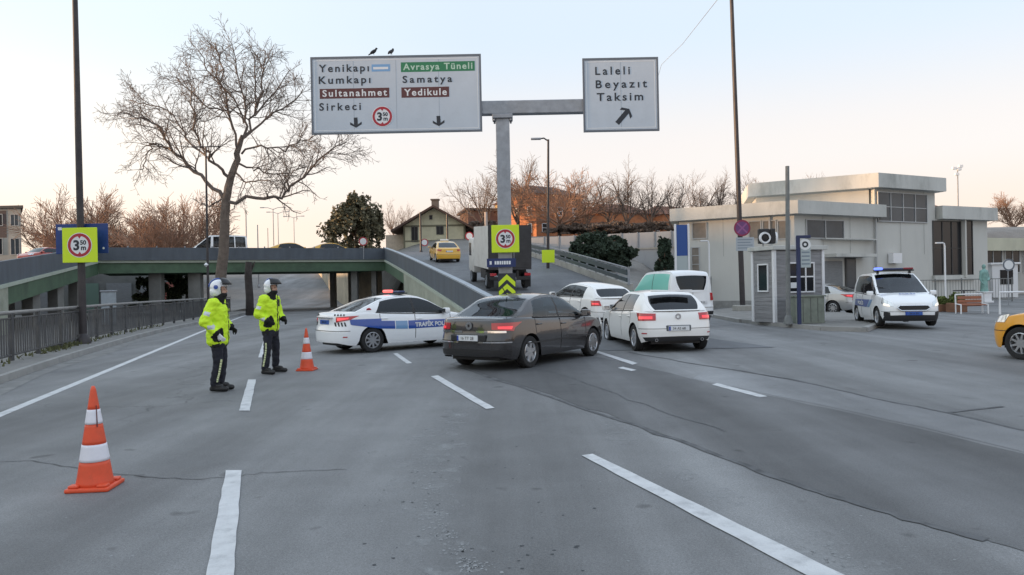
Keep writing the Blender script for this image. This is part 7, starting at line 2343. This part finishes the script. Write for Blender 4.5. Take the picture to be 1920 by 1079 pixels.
for y in (-.5, .5): mb.box(.06, y - .03, 1.72, .16, y + .03, 1.81)
lb = mb.build('light_bar', m_black, rt_)
mb = MB(); mb.bbox(.0, -.60, 1.851, .22, -.36, 1.93, .03); mb.build('lamp', mat('beacon_blue', (.05, .10, .8), .2, emit=(.12, .2, 1), estr=1.0), lb)
mb = MB(); mb.bbox(.0, -.35, 1.851, .22, .28, 1.91, .02); mb.build('lamp', mat('beacon_dark', (.04, .05, .12), .2), lb)
mb = MB(); mb.bbox(.0, .29, 1.851, .22, .60, 1.92, .03); mb.build('lamp', mat('beacon_red_off', (.25, .03, .04), .2), lb)
mb = MB()
for y in (.32, -.28): mb.tube([(1.10, y, 1.075), (.96, y - .1, 1.20), (.80, y - .45, 1.30)], .011, 5)
mb.build('wiper', m_black, rt_)

# ---- orange taxi at the right edge
c = make_car('taxi', dict(COROLLA, L=4.45, fo=.80, foff=FOFF, spokes=9, sp_w=.045, rf=.62), p_taxi, g_mid, (11.18, 13.5, .012), R(112), 'orange taxi cut by the right edge, its left front wheel in view', 'taxi')
rt_, sh = c['root'], c['sh']
for sd in (1, -1):
    patch(sh, [(1.08, .72), (1.58, .70), (1.5, .80), (1.02, .88)], .010, sd, 8, 4).build('headlamp', m_clear_lens, rt_, smooth=True)
    lamp(sh, rt_, [(-.60, .80), (-.02, .86), (.055, .955), (-.62, .935)], m_red_lens, sides=(sd,))

# ---- silver car behind the kiosk
c = make_car('car', COROLLA, p_silver, g_tint, (14.7, 36.2, .0), R(128), 'silver saloon partly hidden behind the kiosk', 'car')
rt_, sh = c['root'], c['sh']
lamp(sh, rt_, [(-.66, .78), (-.02, .84), (.055, .955), (-.66, .945)], m_red_lens, inner=[(-.5, .84), (-.12, .86), (-.10, .91), (-.5, .90)], inner_m=m_red_lit)
# bin beside it
b = G(1594, 573); o = empty('litter_bin', (b.x, b.y, 0), 0, 'dark grey wheeled bin between the silver saloon and the police van', 'bin')
mb = MB(); mb.bbox(-.36, -.3, .08, .36, .3, 1.05, .05); mb.build('bin_body', mat('bin_grey', (.16, .17, .19), .7), o)
mb = MB(); mb.bbox(-.40, -.34, 1.051, .40, .34, 1.12, .03); mb.build('lid', m_black, o)
for x in (-.26, .26):
    mb = MB(); mb.lathe([(0, -.04), (.09, -.04), (.09, .04), (0, .04)], 14, M=Matrix.Translation((x, -.1, .09)), axis='x'); mb.build('wheel', m_rubber, o, fixn=True)

# ---- yellow taxi on the ramp
yy = 55.5
c = make_car('taxi', COROLLA, p_taxi2, g_dark, (XU(834, yy), yy, zr(yy) + .03), R(104.7), 'yellow taxi climbing the ramp past the truck', 'taxi')
rt_, sh = c['root'], c['sh']; rt_.rotation_euler = (0, R(-5), R(104.7))
lamp(sh, rt_, [(-.60, .80), (-.02, .86), (.055, .955), (-.62, .935)], m_red_lens)
plate(rt_, sh.xr + .05, .80, True, '')
mb = MB(); mb.bbox(-.2, -.3, 1.48, .0, .3, 1.62, .03); mb.build('roof_sign', m_white_trim, rt_)
# ---- vehicles on the bridge (seen above the parapet)
def on_bridge(u, s_off):
    """a point on the bridge roadway under photo column u"""
    A2 = Vector(bp(0, s_off)); B2 = Vector(bp(20, s_off)); t, z = hit(u, 470, A2, B2); q = A2 + (B2 - A2).normalized() * t
    return Vector((q.x, q.y, ZD + .035))
ang = math.atan2(be.y, be.x)
q = on_bridge(405, 7.5)
c = make_car('minibus', dict(MINIBUS, rim_mat=m_galv), p_white, g_tint, q, ang + math.pi, 'white minibus crossing the bridge behind the plane tree', 'minibus', detail=1); c['root'].scale = (.84, .84, .90)
for sd in (1, -1):
    patch(c['sh'], [(.05, .60), (.95, .60), (.95, .70), (.05, .70)], .01, sd, 8, 2).build('side_moulding', m_black, c['root'])
    patch(c['sh'], [(1.05, .85), (1.5, .85), (1.45, 1.0), (1.02, 1.15)], .01, sd, 6, 3).build('headlamp', m_clear_lens, c['root'])
q = on_bridge(548, 3.2); c1_ = make_car('taxi', COROLLA, p_taxi2, g_dark, q, ang, 'yellow taxi on the bridge, the one further from the ramp', 'taxi', 'yellow taxis on the bridge', detail=1)
q = on_bridge(624, 3.2); c2_ = copy_tree(c1_['root']); c2_.location = q; c2_['label'] = 'yellow taxi on the bridge, the one next to the ramp corner'
q = on_bridge(80, 7.0); c = make_car('car', dict(GOLF), p_red, g_dark, q, ang + math.pi + R(48), 'red car up on the bridge road at the left', 'car', detail=1)
c['root'].scale = (.82, .82, .86)
lamp(c['sh'], c['root'], [(1.08, .72), (1.58, .70), (1.5, .80), (1.02, .88)], m_clear_lens, 'headlamp')

# ---- box truck on the ramp
ty = 35.5; tz = zr(ty)
tk = empty('box_truck', (XU(940, ty), ty, tz + .03), R(104.7), 'box truck with a white side and dark rear doors climbing the ramp', 'truck')
tk.rotation_euler = (0, R(-4), R(101.5))
m_tkw = mat('truck_white', (.62, .62, .60), .5, var=.08, dirt=(.35, .33, .30), dirt_amt=.5)
m_tkd = mat('truck_dark', (.045, .043, .045), .7, var=.3)
Lt, Wt, z0, z1 = 4.2, 1.95, .92, 2.85
mb = MB(); mb.box(-Lt / 2, Wt / 2 - .04, z0, Lt / 2, Wt / 2, z1); mb.box(-Lt / 2, -Wt / 2, z0, Lt / 2, -Wt / 2 + .04, z1); mb.box(-Lt / 2 + .02, -Wt / 2 + .041, z1 - .04, Lt / 2, Wt / 2 - .041, z1); mb.box(Lt / 2 - .04, -Wt / 2 + .041, z0 + .061, Lt / 2, Wt / 2 - .041, z1 - .041); mb.box(-Lt / 2 + .02, -Wt / 2 + .041, z0, Lt / 2, Wt / 2 - .041, z0 + .06); mb.build('cargo_box', m_tkw, tk)
for sd in (1, -1):
    mb = MB(); mb.bbox(-Lt / 2 - .03, min(sd * .01, sd * (Wt / 2 - .05)), z0 + .05, -Lt / 2 + .015, max(sd * .01, sd * (Wt / 2 - .05)), z1 - .05, .01); d_ = mb.build('door', m_tkd, tk)
    mb = MB(); mb.tube([(-Lt / 2 - .05, sd * .18, z0 + .1), (-Lt / 2 - .05, sd * .18, z1 - .1)], .018, 6); mb.build('handle', m_galv, d_)
mb = MB()
for x0, y0, x1, y1 in ((-Wt / 2 - .01, z0 - .03, -Wt / 2 + .06, z1 + .02), (Wt / 2 - .06, z0 - .03, Wt / 2 + .01, z1 + .02), (-Wt / 2 + .061, z1 - .05, Wt / 2 - .061, z1 + .02), (-Wt / 2 + .061, z0 - .03, Wt / 2 - .061, z0 + .05)):
    mb.box(-Lt / 2 - .02, x0, y0, -Lt / 2 + .0, x1, y1)
mb.build('rear_frame', m_tkd, tk)
mb = MB(); mb.box(-Lt / 2 - .02, -.4, .58, 4.0, -.3, .85); mb.box(-Lt / 2 - .02, .3, .58, 4.0, .4, .85); mb.bbox(-Lt / 2 - .12, -Wt / 2 + .05, .42, -Lt / 2 - .02, Wt / 2 - .05, .58, .02); mb.box(-1.2, -.95, .45, .2, -.55, .85); mb.box(-1.2, .55, .45, .2, .95, .85); mb.build('chassis', m_black, tk)
mb = MB(); mb.bbox(2.3, -.98, .55, 3.95, .98, 2.30, .12); cb_ = mb.build('cab', m_tkw, tk, smooth=True)
mb = MB(); mb.box(3.0, -.99, 1.4, 3.7, .99, 2.05); mb.build('window', m_wind, cb_)
for x in (-1.35, 3.1):
    for sd in (1, -1): make_wheel(tk, x, sd * .85, .38, 6, 0, m_galv, .24)
for sd in (1, -1):
    mb = MB(); mb.bbox(-Lt / 2 - .15, sd * .78 - .14, .62, -Lt / 2 - .07, sd * .78 + .14, .74, .01); mb.build('tail_lamp', m_red_lens, tk)
    mb = MB(); mb.box(-1.95, sd * .85 - .14, .1, -1.93, sd * .85 + .14, .6); mb.build('mud_flap', m_rubber, tk)
plate(tk, -Lt / 2 - .13, .5, True, '')
for o in list(bpy.data.objects):
    if o.type == 'MESH': o.visible_shadow = True
